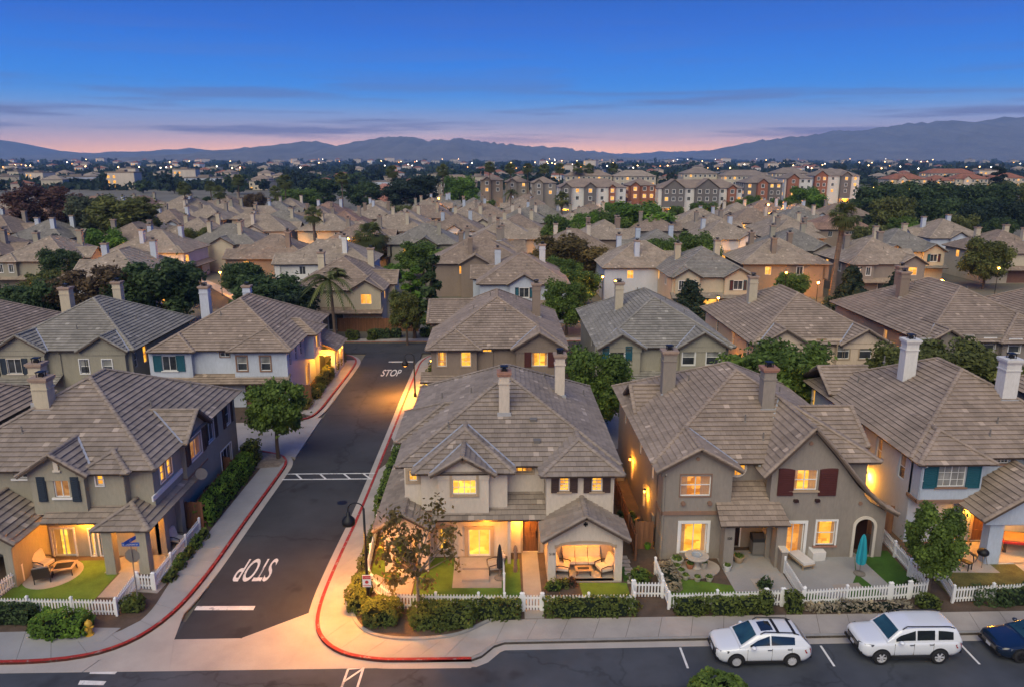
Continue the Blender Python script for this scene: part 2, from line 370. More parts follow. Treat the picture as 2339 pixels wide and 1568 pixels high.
# concrete apron where the side street meets the bottom street, in panels
apron = sheet('concrete_apron', [(-17.6, 28.95), (-6.2, 28.95), (-8.6, 33.4), (-12.1, 31.2), (-15.2, 31.2)], RZ - .003, 'gutter_conc')
for P_ in ([(-24, 28.95), (-18.32, 28.95), (-18.0, 29.72), (-19.6, 29.5), (-24, 29.44)], [(-18.28, 28.95), (-14.52, 28.95), (-15.22, 31.2), (-15.7, 33.8), (-16.2, 32.2), (-17.2, 30.5), (-17.95, 29.74)],
           [(-14.48, 28.95), (-12.02, 28.95), (-12.12, 31.22), (-15.18, 31.2)], [(-11.98, 28.95), (-9.42, 28.95), (-8.98, 31.5), (-9.12, 33.4), (-12.08, 31.24)], [(-9.38, 28.95), (-1.0, 28.95), (-1.2, 29.27), (-5.6, 29.3), (-7.4, 29.85), (-8.7, 31.3), (-8.93, 31.5)]):
    block('slab', P_, -.2, RZ + .006, 'gutter_conc', apron, None)
def slabs(name, outer, inner, n, mat, gap=.012):
    root = bpy.data.objects.new(name, None); COL.objects.link(root); root['kind'] = 'structure'
    a = resample(outer, n * 3 + 1); b = resample(inner, n * 3 + 1)
    for i in range(n):
        pa = a[i * 3:i * 3 + 4]; pb = b[i * 3:i * 3 + 4]
        c = (sum(p[0] for p in pa + pb) / 8, sum(p[1] for p in pa + pb) / 8)
        sh = lambda p: (c[0] + (p[0] - c[0]) * (1 - gap), c[1] + (p[1] - c[1]) * (1 - gap))
        mb = MB(); mb.prism([sh(p) for p in pa] + [sh(p) for p in pb[::-1]], -.1, .0 + random.Random(i).uniform(-.003, .003)); mb.build('slab', mat, root)
    return root
ki = [p for p in KL if p[0] > -31 and p[1] < 53.0]
slabs('pavement', offset(ki, .17), [(-31, 31.6)] + [G(*p) for p in ((60, 1440), (175, 1459), (262, 1445), (325, 1413), (352, 1384))] + [(-17.4, 36), (-17.35, 44), (-17.2, 50.5), (-17.2, 52.5)], 24, 'concrete_cool')
ki = [p for p in KU if p[1] < 81.5 and p[1] > 62]
slabs('pavement', offset(ki, .17), [(-17.6, 63.2), (-17.5, 66), (-17.3, 72), (-17.0, 81)], 12, 'concrete')
ki = [p for p in KR if p[1] < 83 and p[1] > 53.6]
slabs('pavement', offset(ki, .17), [(-6.6, 82.4), (-7.2, 76), (-7.3, 53.6)], 18, 'concrete')
ki = [p for p in KR if p[1] < 53.5]
PLANTER = smooth_line([G(*p) for p in ((800, 1330), (797, 1380), (806, 1418), (830, 1444), (880, 1459), (960, 1462), (1050, 1452), (1098, 1428), (1130, 1414))])
slabs('pavement', offset(ki, .17), [(-7.45, 53.5), (-7.6, 44), (-7.55, 38)] + PLANTER[:-2], 22, 'concrete')
slabs('pavement', offset(KP, .17), [(-.9, 31.6), (-.1, 32.25), (5, 32.3), (20, 32.4), (60, 32.7)], 40, 'concrete')
slabs('pavement', [(-60, 91.1), (60, 91.1)], [(-60, 89.6), (60, 89.6)], 40, 'concrete')
mb = MB(); pl = PLANTER; strip(mb, pl, offset(pl, .16), -.05, .09); tag(mb.build('planter_edging', 'kerb_conc'), kind='structure')
# painted markings
def paint(name, pts, z=RZ + .005, mat='paint'): return block(name, pts, z - .003, z, mat)
paint('stop_line', [(-15.2, 33.55), (-12.25, 33.5), (-12.25, 33.85), (-15.2, 33.9)])
paint('stop_line', [(-12.0, 80.4), (-9.3, 80.4), (-9.3, 80.75), (-12.0, 80.75)])
for y in (49.2, 50.15): paint('crossing_line', [(-15.15, y), (-8.8, y), (-8.8, y + .14), (-15.15, y + .14)])
for x in (-13.9, -12.2, -10.5, -9.1): paint('crossing_line', [(x, 49.34), (x + .16, 49.34), (x - .4, 50.15), (x - .56, 50.15)])
for q in (((208, 1529), (270, 1530), (262, 1538), (204, 1537)), ((183, 1552), (243, 1554), (236, 1563), (178, 1562))): paint('lane_dash', [G(*p, RZ) for p in q[::-1]])
for a_, b_ in (((795, 1526), (780, 1568)), ((830, 1523), (816, 1568)), ((795, 1526), (830, 1523)), ((785, 1555), (828, 1526))):
    p, q = Vector(G(*a_, RZ)), Vector(G(*b_, RZ)); d = (q - p).normalized(); n_ = Vector((-d.y, d.x)) * .05
    paint('bay_line', [tuple(p - n_), tuple(q - n_), tuple(q + n_), tuple(p + n_)], RZ + .004 + .0012 * (a_[0] % 3))
for x in (8.4, 14.95, 21.5, 28.0): paint('bay_line', [(x - .05, 28.65), (x + .05, 28.65), (x + .05, 30.1), (x - .05, 30.1)])
for (cx, cy_, rot, L, Wd) in ((-13.3, 37.3, math.pi, 2.35, 1.95), (-11.1, 76.2, 0, 2.5, 2.0)):
    me = text_mesh('STOP', 1.0, 'paint', bold=.012); xs = [v.co.x for v in me.vertices]; ys = [v.co.y for v in me.vertices]
    w_, h_ = max(xs) - min(xs), max(ys) - min(ys)
    for v in me.vertices: v.co.x = (v.co.x - (max(xs) + min(xs)) / 2) * Wd / w_; v.co.y = (v.co.y - (max(ys) + min(ys)) / 2) * L / h_
    o = link('stop_lettering', me, None, (cx, cy_, RZ + .004), rot); tag(o, kind='structure')
# oil stains and patches are in the asphalt material; a round manhole on the side street
mb = MB(); mb.lathe([(.33, 0), (.33, .006)], (-10.2, 45.5, RZ + .002), 20); tag(mb.build('manhole_cover', 'iron'), 'small round iron manhole cover set flush in the side street asphalt', 'manhole')
# yards: lawns, paths and patios
def lawn(pts, mat='lawn', z=.0): return tag(block('lawn', pts, -.05, z + .012, mat), kind='structure')
def path(pts, mat='patio', z=.02, name='path'): return tag(block(name, pts, -.05, z, mat), kind='structure')
lawn([(-25.6, 33.4), (-20.55, 33.3), (-20.55, 38.3), (-25.0, 38.2)])                                   # house A
path([(-20.5, 34.6), (-19.5, 34.55), (-19.5, 37.1), (-20.45, 37.15)]); path([(-19.6, 35.2), (-17.6, 34.9), (-17.5, 35.9), (-19.4, 36.2)], z=.016)
path([(-24.0 + 1.42 * math.cos(a * math.pi / 12), 36.85 + 1.5 * math.sin(a * math.pi / 12)) for a in range(24)], z=.026, name='patio')
path([(-21.3, 36.9), (-18.5, 36.9), (-18.5, 41.2), (-21.3, 38.4)], z=.03, name='porch_floor')
lawn([(-6.9, 36.2), (-5.3, 34.6), (-5.3, 40), (-6.9, 41.5)]); lawn([(-4.4, 33.35), (1.2, 33.2), (1.2, 37.9), (-4.4, 38.2)])       # house B
path([(-6.8, 36.0), (-4.5, 34.0), (-4.42, 37), (-5.26, 37), (-5.3, 35.4), (-6.6, 36.5)], z=.018)
path([(-2.4, 35.05), (.2, 35.0), (.2, 38.1), (-2.4, 38.15)], z=.03, name='patio')
path([(1.3, 32.3), (2.25, 32.3), (2.25, 38.6), (1.35, 38.6)], 'patio', .034)
path([(2.65, 35.5), (6.55, 35.45), (6.55, 37.6), (2.65, 37.6)], 'patio', .06, 'porch_floor')
lawn([(4.4, 33.1), (6.8, 33.05), (6.8, 35.35), (4.3, 35.4)]); lawn([(6.7, 35.5), (7.0, 35.5), (7.0, 37.5), (6.7, 37.5)], 'lawn_dark')
lawn([(8.7, 33.2), (13.2, 33.35), (13.4, 34.3), (12.6, 34.9), (9.2, 35.9), (8.8, 35.9)]);                 # house C
C0 = G(1592, 1298); path([(C0[0] + 1.25 * math.cos(a * math.pi / 12) + .25 * math.sin(a * math.pi / 12), C0[1] + 1.0 * math.sin(a * math.pi / 12)) for a in range(24)], 'patio', .035, 'patio')
path([(12.3, 34.35), (15.4, 34.3), (15.4, 38.6), (12.3, 38.6)], 'concrete_cool', .014, 'patio'); path([(13.5, 33.2), (14.2, 33.2), (14.15, 35.6), (13.45, 35.6)], 'concrete', .03)
path([(15.6, 34.4), (17.6, 33.45), (19.2, 35.7), (20.3, 38.2), (16.0, 38.3)], 'concrete_cool', .02, 'patio')
lawn([(15.7, 33.25), (22.1, 33.9), (22.3, 38.4), (20.6, 38.4), (18, 36), (15.7, 34.3)], 'lawn_dark', -.002)
path([(19.9, 33.7), (20.7, 33.75), (20.3, 38.2), (19.4, 36.0)], 'concrete_cool', .016); path([G(1900, 1335), G(1960, 1330), G(1975, 1345), G(1910, 1352)][::-1], 'patio', .03, 'parasol_pad')
lawn([(23.2, 33.5), (40, 34), (40, 37.2), (23.2, 37.2)], 'lawn_dry', 0); path([(24.5, 36.0), (27.2, 35.9), (27.2, 38.4), (24.5, 38.4)], 'concrete', .03, 'patio'); path([(28.6, 33.6), (29.8, 33.6), (29.8, 37), (28.6, 37)], 'concrete', .03)
path([(27.3, 36.9), (32, 36.9), (32, 39.2), (26.6, 39.2)], 'concrete', .05, 'porch_floor')
for i in range(7): path([(6.85 + .07 * (i % 2), 35.3 + .42 * i), (7.3 + .07 * (i % 2), 35.3 + .42 * i), (7.28 + .07 * (i % 2), 35.6 + .42 * i), (6.87 + .07 * (i % 2), 35.6 + .42 * i)], 'stone_pale', .03, 'stepping_stone')
block('rock_bed', [(-17.5, 51.0), (-15.9, 51.2), (-15.75, 52.4), (-16.5, 53.6), (-18.4, 54.1), (-18.5, 52.8)], -.04, .01, 'gravel')
block('planting_bed', [G(1243, 1338), G(1290, 1345), G(1312, 1342), G(1318, 1330), G(1305, 1318), G(1243, 1320)], -.04, .03, 'soil')
# ------------------------------------------------------------------ houses
RND = random.Random(7)
TILE_W, TILE_E = .33, .345
_tile_mesh = {}
def tile_mesh(mat, k):
    key = (mat, k)
    if key not in _tile_mesh:
        r = random.Random(k * 31 + 5); w, e = TILE_W - .008, TILE_E + .03
        a, b = .088 + r.uniform(0, .014), .016
        sk = r.uniform(-.006, .006)
        mb = MB(); mb.add([(0, sk, .046), (w, -sk, .046), (w, e, 0), (0, e, 0), (0, sk, a), (w, -sk, a), (w, e, b), (0, e, b)],
                          [(4, 5, 6, 7), (0, 1, 5, 4), (1, 2, 6, 5), (3, 0, 4, 7)], (k + .5) / 10 if k < 9 else .99)
        _tile_mesh[key] = mb.mesh('roof_tile', mat)
    return _tile_mesh[key]
_cap_mesh = {}
def cap_mesh(mat, k=0):
    if (mat, k) not in _cap_mesh:
        mb = MB(); n = 5; L = .42; vs = []
        for y, s in ((0, 1.), (L, .86)):
            for i in range(n):
                a = math.pi * i / (n - 1); vs.append((.15 * s * math.cos(a), y, .085 * s * math.sin(a) + (.02 if y == 0 else 0)))
        mb.add(vs, [(i + 1, i, n + i, n + i + 1) for i in range(n - 1)] + [(0, 1, 2, 3, 4)], .25 + .13 * k)
        _cap_mesh[(mat, k)] = mb.mesh('ridge_tile', mat)
    return _cap_mesh[(mat, k)]
def clip(poly, a, b):
    """keep the part of poly left of the line a->b"""
    res = []
    ex, ey = b[0] - a[0], b[1] - a[1]
    sd = [ex * (p[1] - a[1]) - ey * (p[0] - a[0]) for p in poly]
    for i, p in enumerate(poly):
        q = poly[(i + 1) % len(poly)]; s, t = sd[i], sd[(i + 1) % len(poly)]
        if s >= 0: res.append(p)
        if (s > 0 > t) or (s < 0 < t):
            f = s / (s - t); res.append((p[0] + (q[0] - p[0]) * f, p[1] + (q[1] - p[1]) * f))
    return res

class House:
    def __init__(s, label, org, wall, tile, detail=2, group=None, name='house', rz=0, cat='house', fascia='fascia'):
        s.org = org; s.wall = 'stucco_' + wall; s.tile = 'tile_' + tile; s.detail = detail; s.fascia = fascia
        s.root = thing(name, label, cat, org, rz, group)
        s.wm = MB(); s.rm = MB(); s.tm = MB(); s.caps = []; s.full = []; s.capm = MB()
        s.wbits = {}
        s.small = {}
    # -- walls: a hollow box with openings; side S faces the street
    def vol(s, x0, x1, y0, y1, z0, z1, S=(), N=(), W=(), E=(), sides='SNWE', th=.2, mat=None):
        wm = s.wm if mat is None else s.wbits.setdefault('stucco_' + mat, MB())
        for side, ops in (('S', S), ('N', N), ('W', W), ('E', E)):
            if side not in sides: continue
            a0, a1 = (x0, x1) if side in 'SN' else (y0, y1)
            base = {'S': y0, 'N': y1, 'W': x0, 'E': x1}[side]; sg = 1 if side in 'SW' else -1
            def P(a, d, z): return (a, base + sg * d, z) if side in 'SN' else (base + sg * d, a, z)
            holes = [o for o in ops if o[0] != 'round']
            A = sorted({a0, a1, *[v for o in holes for v in (o[1], o[2])]}); Z = sorted({z0, z1, *[v for o in holes for v in (o[3], o[4])]})
            for i in range(len(A) - 1):
                for j in range(len(Z) - 1):
                    ca, cz = (A[i] + A[i + 1]) / 2, (Z[j] + Z[j + 1]) / 2
                    if any(o[1] < ca < o[2] and o[3] < cz < o[4] for o in holes): continue
                    wm.add([P(A[i], 0, Z[j]), P(A[i + 1], 0, Z[j]), P(A[i + 1], 0, Z[j + 1]), P(A[i], 0, Z[j + 1])], [(0, 1, 2, 3)])
                    wm.add([P(A[i], th, Z[j]), P(A[i + 1], th, Z[j]), P(A[i + 1], th, Z[j + 1]), P(A[i], th, Z[j + 1])], [(3, 2, 1, 0)])
            for o in holes:
                k, p, q, r, t = o[:5]
                c = [P(p, 0, r), P(q, 0, r), P(q, 0, t), P(p, 0, t), P(p, th, r), P(q, th, r), P(q, th, t), P(p, th, t)]
                wm.add(c, [(0, 1, 5, 4), (1, 2, 6, 5), (2, 3, 7, 6), (3, 0, 4, 7)])
                if k == 'arch':
                    rise = o[5]['rise']; n = 10; m_ = (p + q) / 2; hw = (q - p) / 2; pts = []
                    for i in range(n + 1):
                        a = p + (q - p) * i / n; pts.append((a, t - rise + rise * math.sqrt(max(0, 1 - ((a - m_) / hw) ** 2))))
                    for i in range(n):
                        (a, za), (b, zb) = pts[i], pts[i + 1]
                        wm.add([P(a, 0, za), P(b, 0, zb), P(b, 0, t), P(a, 0, t), P(a, th, za), P(b, th, zb), P(b, th, t), P(a, th, t)], [(0, 1, 2, 3), (7, 6, 5, 4), (0, 4, 5, 1)])
            for o in ops: s.opening(side, base, sg, o, th)
        return s
    def opening(s, side, base, sg, o, th):
        k, p, q, r, t = o[:5]; op = dict(o[5]) if len(o) > 5 else {}
        def bx(mb, a0, a1, d0, d1, z0, z1):
            y0, y1 = base + sg * d0, base + sg * d1
            if y0 > y1: y0, y1 = y1, y0
            if side in 'SN': mb.box(a0, a1, y0, y1, z0, z1)
            else: mb.box(y0, y1, a0, a1, z0, z1)
        org = s.org
        tr = op.get('trim')
        if tr and k != 'round':
            w_ = op.get('tw', .12); mb = MB(); d = op.get('td', .05)
            bx(mb, p - w_, p, -d, .02, r - (w_ if k != 'door' and k != 'slider' and k != 'arch' else 0), t + w_)
            if k != 'arch': bx(mb, q, q + w_, -d, .02, r - (w_ if k not in ('door', 'slider', 'arch') else 0), t + w_)
            if k == 'arch': mb.build('arch_trim', tr, s.root, org); mb = MB(); bx(mb, q, q + w_, -d, .02, r, t + w_)
            if k != 'arch': bx(mb, p, q, -d, .02, t, t + w_)
            if k == 'win': bx(mb, p, q, -d, .02, r - w_, r)
            mb.build({'door': 'door_trim', 'arch': 'arch_trim'}.get(k, 'window_trim'), tr, s.root, org)
        if op.get('sill'):
            mb = MB(); bx(mb, p - .14, q + .14, -.1, .05, r - .1, r); mb.build('sill', op['sill'], s.root, org)
        if op.get('shut'):
            sw = op.get('sw', min(.5, (q - p) * .45)); e = op.get('trim') and op.get('tw', .12) or .03
            for a0, a1 in ((p - e - sw, p - e), (q + e, q + e + sw)):
                mb = MB(); z0, z1 = r - .06, t + .06
                bx(mb, a0, a0 + .06, -.09, .012, z0, z1); bx(mb, a1 - .06, a1, -.09, .012, z0, z1); bx(mb, a0 + .06, a1 - .06, -.085, .012, z0, z0 + .08); bx(mb, a0 + .06, a1 - .06, -.085, .012, z1 - .08, z1)
                sh = mb.build('shutter', op['shut'], s.root, org)
                n = max(3, int((z1 - z0 - .16) / .11)) if s.detail >= 2 else 1
                lm = MB()
                for i in range(n):
                    zz = z0 + .08 + (z1 - z0 - .16) * i / n; hh = (z1 - z0 - .16) / n
                    bx(lm, a0 + .06, a1 - .06, -.055 if i % 2 else -.06, .012, zz, zz + hh * .86)
                bx(lm, a0 + .06, a1 - .06, -.02, .013, z0 + .08, z1 - .08)
                tag(lm.build('slat', op['shut'], sh, (0, 0, 0) if False else org), kind='stuff')
        if k == 'win' or k == 'slider':
            fr = MB(); f = .05 if k == 'win' else .07; d0, d1 = .06, .13
            bx(fr, p, p + f, d0, d1, r, t); bx(fr, q - f, q, d0, d1, r, t); bx(fr, p + f, q - f, d0, d1, r, r + f); bx(fr, p + f, q - f, d0, d1, t - f, t)
            cols, rows = op.get('grid', (2, 1)); cols_m = op.get('mull', 0.045)
            for i in range(1, cols): a = p + (q - p) * i / cols; bx(fr, a - cols_m / 2, a + cols_m / 2, d0 + .005, d1 - .005, r + f, t - f)
            for j in range(1, rows): z = r + (t - r) * j / rows; bx(fr, p + f, q - f, d0 + .007, d1 - .007, z - .022, z + .022)
            if op.get('fine'):
                c2, r2 = op['fine']
                for i in range(1, c2): a = p + (q - p) * i / c2; bx(fr, a - .011, a + .011, d0 + .012, d1 - .01, r + f, t - f)
                for j in range(1, r2): z = r + (t - r) * j / r2; bx(fr, p + f, q - f, d0 + .014, d1 - .012, z - .011, z + .011)
            wo = fr.build('window' if k == 'win' else 'sliding_door', op.get('frame', 'trim_white'), s.root, org)
            lit = op.get('lit'); sash = op.get('blind', 0)
            cs = [(i, j) for i in range(cols) for j in range(rows)] if s.detail >= 2 else [(0, 0)]
            if s.detail < 2: cols = rows = 1
            for i, j in cs:
                pm = MB(); bx(pm, p + f * .5 + (q - p - f) * i / cols, p + f * .5 + (q - p - f) * (i + 1) / cols, .092, .098, r + f * .5 + (t - r - f) * j / rows, r + f * .5 + (t - r - f) * (j + 1) / rows)
                if lit: pm.build('pane', 'glass_clear' if s.detail >= 2 else 'room_' + lit, wo, org)
                else: pm.build('pane', 'glass_blind' if (sash and j == rows - 1) else 'glass_dark', wo, org)
            if lit and s.detail >= 2:
                im = MB(); bx(im, p + .01, q - .01, .14, .16, r + .01, t - .01); im.build('lit_room', 'room_' + lit, wo, org)
                kx = int(abs(p * 7 + r * 5)) % 4
                if q - p > .65 and kx < 3:
                    cw = (q - p) * (.14 + .07 * kx)
                    for a0_, a1_ in ((p + f, p + f + cw), (q - f - cw * (1.4 if kx == 1 else 1), q - f)):
                        cm = MB()
                        for z_ in range(5): bx(cm, a0_ + (a1_ - a0_) * z_ / 5, a0_ + (a1_ - a0_) * (z_ + .9) / 5, .118 + .006 * (z_ % 2), .126 + .006 * (z_ % 2), r + f, t - f)
                        cm.build('curtain', 'curtain_cloth', wo, org)
        elif k == 'door':
            mb = MB(); bx(mb, p, q, .1, .15, r, t); d = mb.build('door', op.get('mat', 'door_wood'), s.root, org)
            pm = MB(); w = q - p
            for a0 in (.1, .54):
                for z0, z1 in ((.12, .42), (.5, .92)): bx(pm, p + w * a0, p + w * (a0 + .36), .08, .102, r + (t - r) * z0, r + (t - r) * z1)
            pm.build('door_panel', op.get('mat', 'door_wood'), d, org)
            hm = MB(); bx(hm, q - .14, q - .09, .04, .1, r + .85, r + 1.25); hm.build('door_handle', 'iron', d, org)
        elif k == 'garage':
            n = 4; g = MB(); bx(g, p, q, .12, .15, r, t); d = g.build('garage_door', 'garage_door', s.root, org)
            for j in range(n):
                pm = MB(); bx(pm, p + .03, q - .03, .09, .122, r + (t - r) * j / n + .015, r + (t - r) * (j + 1) / n - .015); pm.build('door_panel', 'garage_door', d, org)
        elif k == 'round':
            c = ((p + q) / 2, (r + t) / 2); R = (q - p) / 2; n = 20
            ring = MB(); pts = [(math.cos(2 * math.pi * i / n), math.sin(2 * math.pi * i / n)) for i in range(n)]
            def W3(a, d, z): return (a, base + sg * d, z) if side in 'SN' else (base + sg * d, a, z)
            for i in range(n):
                (c0, s0), (c1, s1) = pts[i], pts[(i + 1) % n]; Ro = R + .13
                ring.add([W3(c[0] + R * c0, -.08, c[1] + R * s0), W3(c[0] + Ro * c0, -.08, c[1] + Ro * s0), W3(c[0] + Ro * c1, -.08, c[1] + Ro * s1), W3(c[0] + R * c1, -.08, c[1] + R * s1),
                          W3(c[0] + R * c0, .01, c[1] + R * s0), W3(c[0] + Ro * c0, .01, c[1] + Ro * s0), W3(c[0] + Ro * c1, .01, c[1] + Ro * s1), W3(c[0] + R * c1, .01, c[1] + R * s1)],
                         [(0, 1, 2, 3), (1, 5, 6, 2), (0, 3, 7, 4)])
            wo = ring.build('window', 'trim_cream', s.root, org)
            pm = MB(); pm.poly([W3(c[0] + R * a, -.025, c[1] + R * b) for a, b in pts]); pm.build('pane', 'room_' + op.get('lit', 'warm'), wo, org)
            mm = MB(); bx(mm, c[0] - .015, c[0] + .015, -.05, -.027, c[1] - R, c[1] + R); bx(mm, c[0] - R, c[0] + R, -.048, -.028, c[1] - .015, c[1] + .015); mm.build('mullion', 'trim_white', wo, org)
    # -- roofs
    def plane(s, pts, th=.11, tiles=True):
        P = [Vector(p) for p in pts]; u = (P[1] - P[0]).normalized(); n = u.cross(P[2] - P[1]).normalized()
        if n.z < 0: n = -n; P = P[::-1]; P = P[-2:] + P[:-2]; u = (P[1] - P[0]).normalized()
        v = n.cross(u)
        s.rm.ext([tuple(p) for p in P], tuple(-n * th))
        if not tiles or s.detail == 0: return
        q = [((p - P[0]).dot(u), (p - P[0]).dot(v)) for p in P]
        u0, u1 = min(a for a, b in q), max(a for a, b in q); v1 = max(b for a, b in q)
        base = P[0] + n * .004; rnd = RND
        rows = int(v1 / TILE_E + .999)
        W_ = TILE_W if s.detail >= 1 else 1.3
        for j in range(rows):
            b0 = j * TILE_E - .03; off = (j % 2) * W_ * .5 + rnd.uniform(-.03, .03)
            i0 = int((u0 - off) / W_) - 1; i1 = int((u1 - off) / W_) + 2
            for i in range(i0, i1):
                a0 = off + i * W_; b1 = b0 + TILE_E + .03
                rect = [(a0, b0), (a0 + W_ - .008, b0), (a0 + W_ - .008, b1), (a0, b1)]
                c = rect; cutp = False
                for e in range(len(q)):
                    A, B = q[e], q[(e + 1) % len(q)]
                    if e == 0: A, B = (A[0], -.031), (B[0], -.031)
                    if all((B[0] - A[0]) * (p[1] - A[1]) - (B[1] - A[1]) * (p[0] - A[0]) >= -1e-6 for p in c): continue
                    cutp = True; c = clip(c, A, B)
                    if len(c) < 3: break
                if len(c) < 3: continue
                k = rnd.choice((0, 1, 2, 3, 4, 4, 5, 5, 6, 7, 8)) if rnd.random() > .016 else 9
                if not cutp and s.detail >= 2:
                    s.full.append((base + u * a0 + v * b0, u, v, n, k)); continue
                hgt = lambda y: .090 - .072 * (y - b0) / (TILE_E + .03)
                top = [base + u * a + v * b + n * hgt(b) for a, b in c]; m_ = len(top)
                tint = (k + .5) / 10 if k < 9 else .99
                s.tm.add([tuple(p) for p in top], [tuple(range(m_))], tint)
                bot = [base + u * a + v * b for a, b in c]
                lo = min(b for a, b in c)
                for e in range(m_):
                    if s.detail < 2 and not (abs(c[e][1] - lo) < 1e-4 and abs(c[(e + 1) % m_][1] - lo) < 1e-4): continue
                    f_ = (e + 1) % m_; s.tm.add([tuple(bot[e]), tuple(bot[f_]), tuple(top[f_]), tuple(top[e])], [(0, 1, 2, 3)], tint)
    def capline(s, p, q, lift=.02):
        p, q = Vector(p), Vector(q); L = (q - p).length
        if L < .3 or s.detail == 0: return
        if q.z < p.z: p, q = q, p
        d = (q - p).normalized(); x = d.cross(Vector((0, 0, 1))).normalized()
        if x.length < .1: x = Vector((1, 0, 0))
        z = x.cross(d); n = max(1, round(L / .36))
        for i in range(n): s.caps.append((p + d * (L * i / n) + z * (lift + .035), x, d, z))
    def roof(s, x0, x1, y0, y1, ze, pitch, axis='y', ends='hh', gw=True, oh=.4, valley=None, capback=True):
        """ends: h hip, g gable, o open (runs into another roof); gw: build the gable wall"""
        if axis == 'x': T = lambda a, b, z: (b, a, z); a0, a1, b0, b1 = y0, y1, x0, x1
        else: T = lambda a, b, z: (a, b, z); a0, a1, b0, b1 = x0, x1, y0, y1
        w = (a1 - a0) / 2; am = (a0 + a1) / 2; zr = ze + pitch * w
        ba = b0 + w if ends[0] == 'h' else b0; bb = b1 - w if ends[1] == 'h' else b1
        if ba > bb: ba = bb = (ba + bb) / 2
        fl = (lambda L: L) if axis == 'y' else (lambda L: [L[1], L[0]] + L[2:][::-1])
        s.plane(fl([T(a0, b1, ze), T(a0, b0, ze), T(am, ba, zr), T(am, bb, zr)])); s.plane(fl([T(a1, b0, ze), T(a1, b1, ze), T(am, bb, zr), T(am, ba, zr)]))
        if bb - ba > .3: s.capline(T(am, ba, zr), T(am, bb, zr))
        for e, b, br, sg in ((ends[0], b0, ba, 1), (ends[1], b1, bb, -1)):
            if e == 'h':
                L = [T(a0, b, ze), T(a1, b, ze), T(am, br, zr)] if sg > 0 else [T(a1, b, ze), T(a0, b, ze), T(am, br, zr)]
                s.plane(L if axis == 'y' else [L[1], L[0], L[2]])
                s.capline(T(a0, b, ze), T(am, br, zr)); s.capline(T(a1, b, ze), T(am, br, zr))
            elif e == 'g':
                s.capline(T(a0, b + .1 * sg, ze), T(am, b + .1 * sg, zr)); s.capline(T(a1, b + .1 * sg, ze), T(am, b + .1 * sg, zr))
                if gw:
                    y = b + oh * sg - .005 * sg; tri = [T(a0 + oh * .9, y, ze - .35), T(a1 - oh * .9, y, ze - .35), T(a1 - oh * .9, y, ze + pitch * oh * .9 - .14), T(am, y, zr - .14), T(a0 + oh * .9, y, ze + pitch * oh * .9 - .14)]
                    if axis == 'y': dv = (0, .2 * sg, 0)
                    else: dv = (.2 * sg, 0, 0)
                    s.wm.ext(tri, dv)
        if valley:      # (main eave y, main eave z, main pitch): flashing where this roof dies into the main slope
            ym, zm, pm = valley
            for a in (a0, a1):
                bb_, bt = ym + (ze - zm) / pm, ym + (zr - zm) / pm
                s.flash(T(a, bb_, ze), T(am, bt, zr))
        return zr
    def flash(s, p, q):
        p, q = Vector(p), Vector(q); d = (q - p).normalized(); x = d.cross(Vector((0, 0, 1))).normalized() * .06; up = Vector((0, 0, .12))
        mb = MB(); mb.ext([tuple(p - x + up), tuple(p + x + up), tuple(q + x + up), tuple(q - x + up)], (0, 0, -.02)); mb.build('flashing', 'flashing', s.root, s.org)
    def chimney(s, x, y, z0, z1, w=.62, d=.62, mat=None, cap='chimney_cap', pot=True, step=True):
        m_ = mat or s.wall; mb = MB(); mb.box(x - w / 2, x + w / 2, y - d / 2, y + d / 2, z0, z1 - .3)
        if step: mb.box(x - w / 2 - .05, x + w / 2 + .05, y - d / 2 - .05, y + d / 2 + .05, z1 - .78, z1 - .70)
        c = mb.build('chimney', m_, s.root, s.org)
        mb = MB(); mb.box(x - w / 2 - .07, x + w / 2 + .07, y - d / 2 - .07, y + d / 2 + .07, z1 - .3, z1 - .2); mb.box(x - w / 2 - .12, x + w / 2 + .12, y - d / 2 - .12, y + d / 2 + .12, z1 - .2, z1 - .06); mb.build('chimney_crown', cap, c, s.org)
        if pot:
            mb = MB(); r = .17
            for sx in (-r, r):
                for sy in (-r, r): mb.box(x + sx - .02, x + sx + .02, y + sy - .02, y + sy + .02, z1 - .06, z1 + .2)
            mb.box(x - r - .05, x + r + .05, y - r - .05, y + r + .05, z1 + .2, z1 + .25); mb.box(x - .12, x + .12, y - .12, y + .12, z1 - .06, z1 + .12); mb.build('spark_guard', 'iron', c, s.org)
        mb = MB(); mb.box(x - w / 2 - .1, x + w / 2 + .1, y - d / 2 - .12, y - d / 2, z0 + .0, z0 + .35); mb.build('chimney_flashing', 'flashing', c, s.org)
    def vent(s, x, y, z, h=.45, r=.045, kind='pipe'):
        mb = MB()
        if kind == 'pipe': mb.tube((x, y, z - .2), (x, y, z + h), r, n=7); mb.lathe([(.12, -.02), (.05, .1)], (x, y, z), 8); nm = 'vent_pipe'
        else: mb.box(x - .17, x + .17, y - .17, y + .17, z - .1, z + .13); mb.box(x - .21, x + .21, y - .21, y + .21, z + .13, z + .17); nm = 'roof_vent'
        mb.build(nm, 'pipe_grey', s.root, s.org)
    def band(s, mb_pts, name, mat):
        mb = MB()
        for b in mb_pts: mb.box(*b)
        return mb.build(name, mat, s.root, s.org)
    def porch_lamp(s, x, y, z, power=120, col=WARM, r=.09):
        power *= 1.45
        mb = MB(); mb.lathe([(.02, .16), (.10, .10), (.11, .06)], (x, y, z), 8); L = mb.build('porch_lamp', 'iron', s.root, s.org)
        mb = MB(); mb.lathe([(.05, -.12), (.08, -.02), (.09, .06)], (x, y, z), 8); mb.build('bulb', 'bulb_warm', L, s.org)
        lamp('porch_light', (x - s.org[0], y - s.org[1], z - .22 - s.org[2]), power, col, s.root, .1)
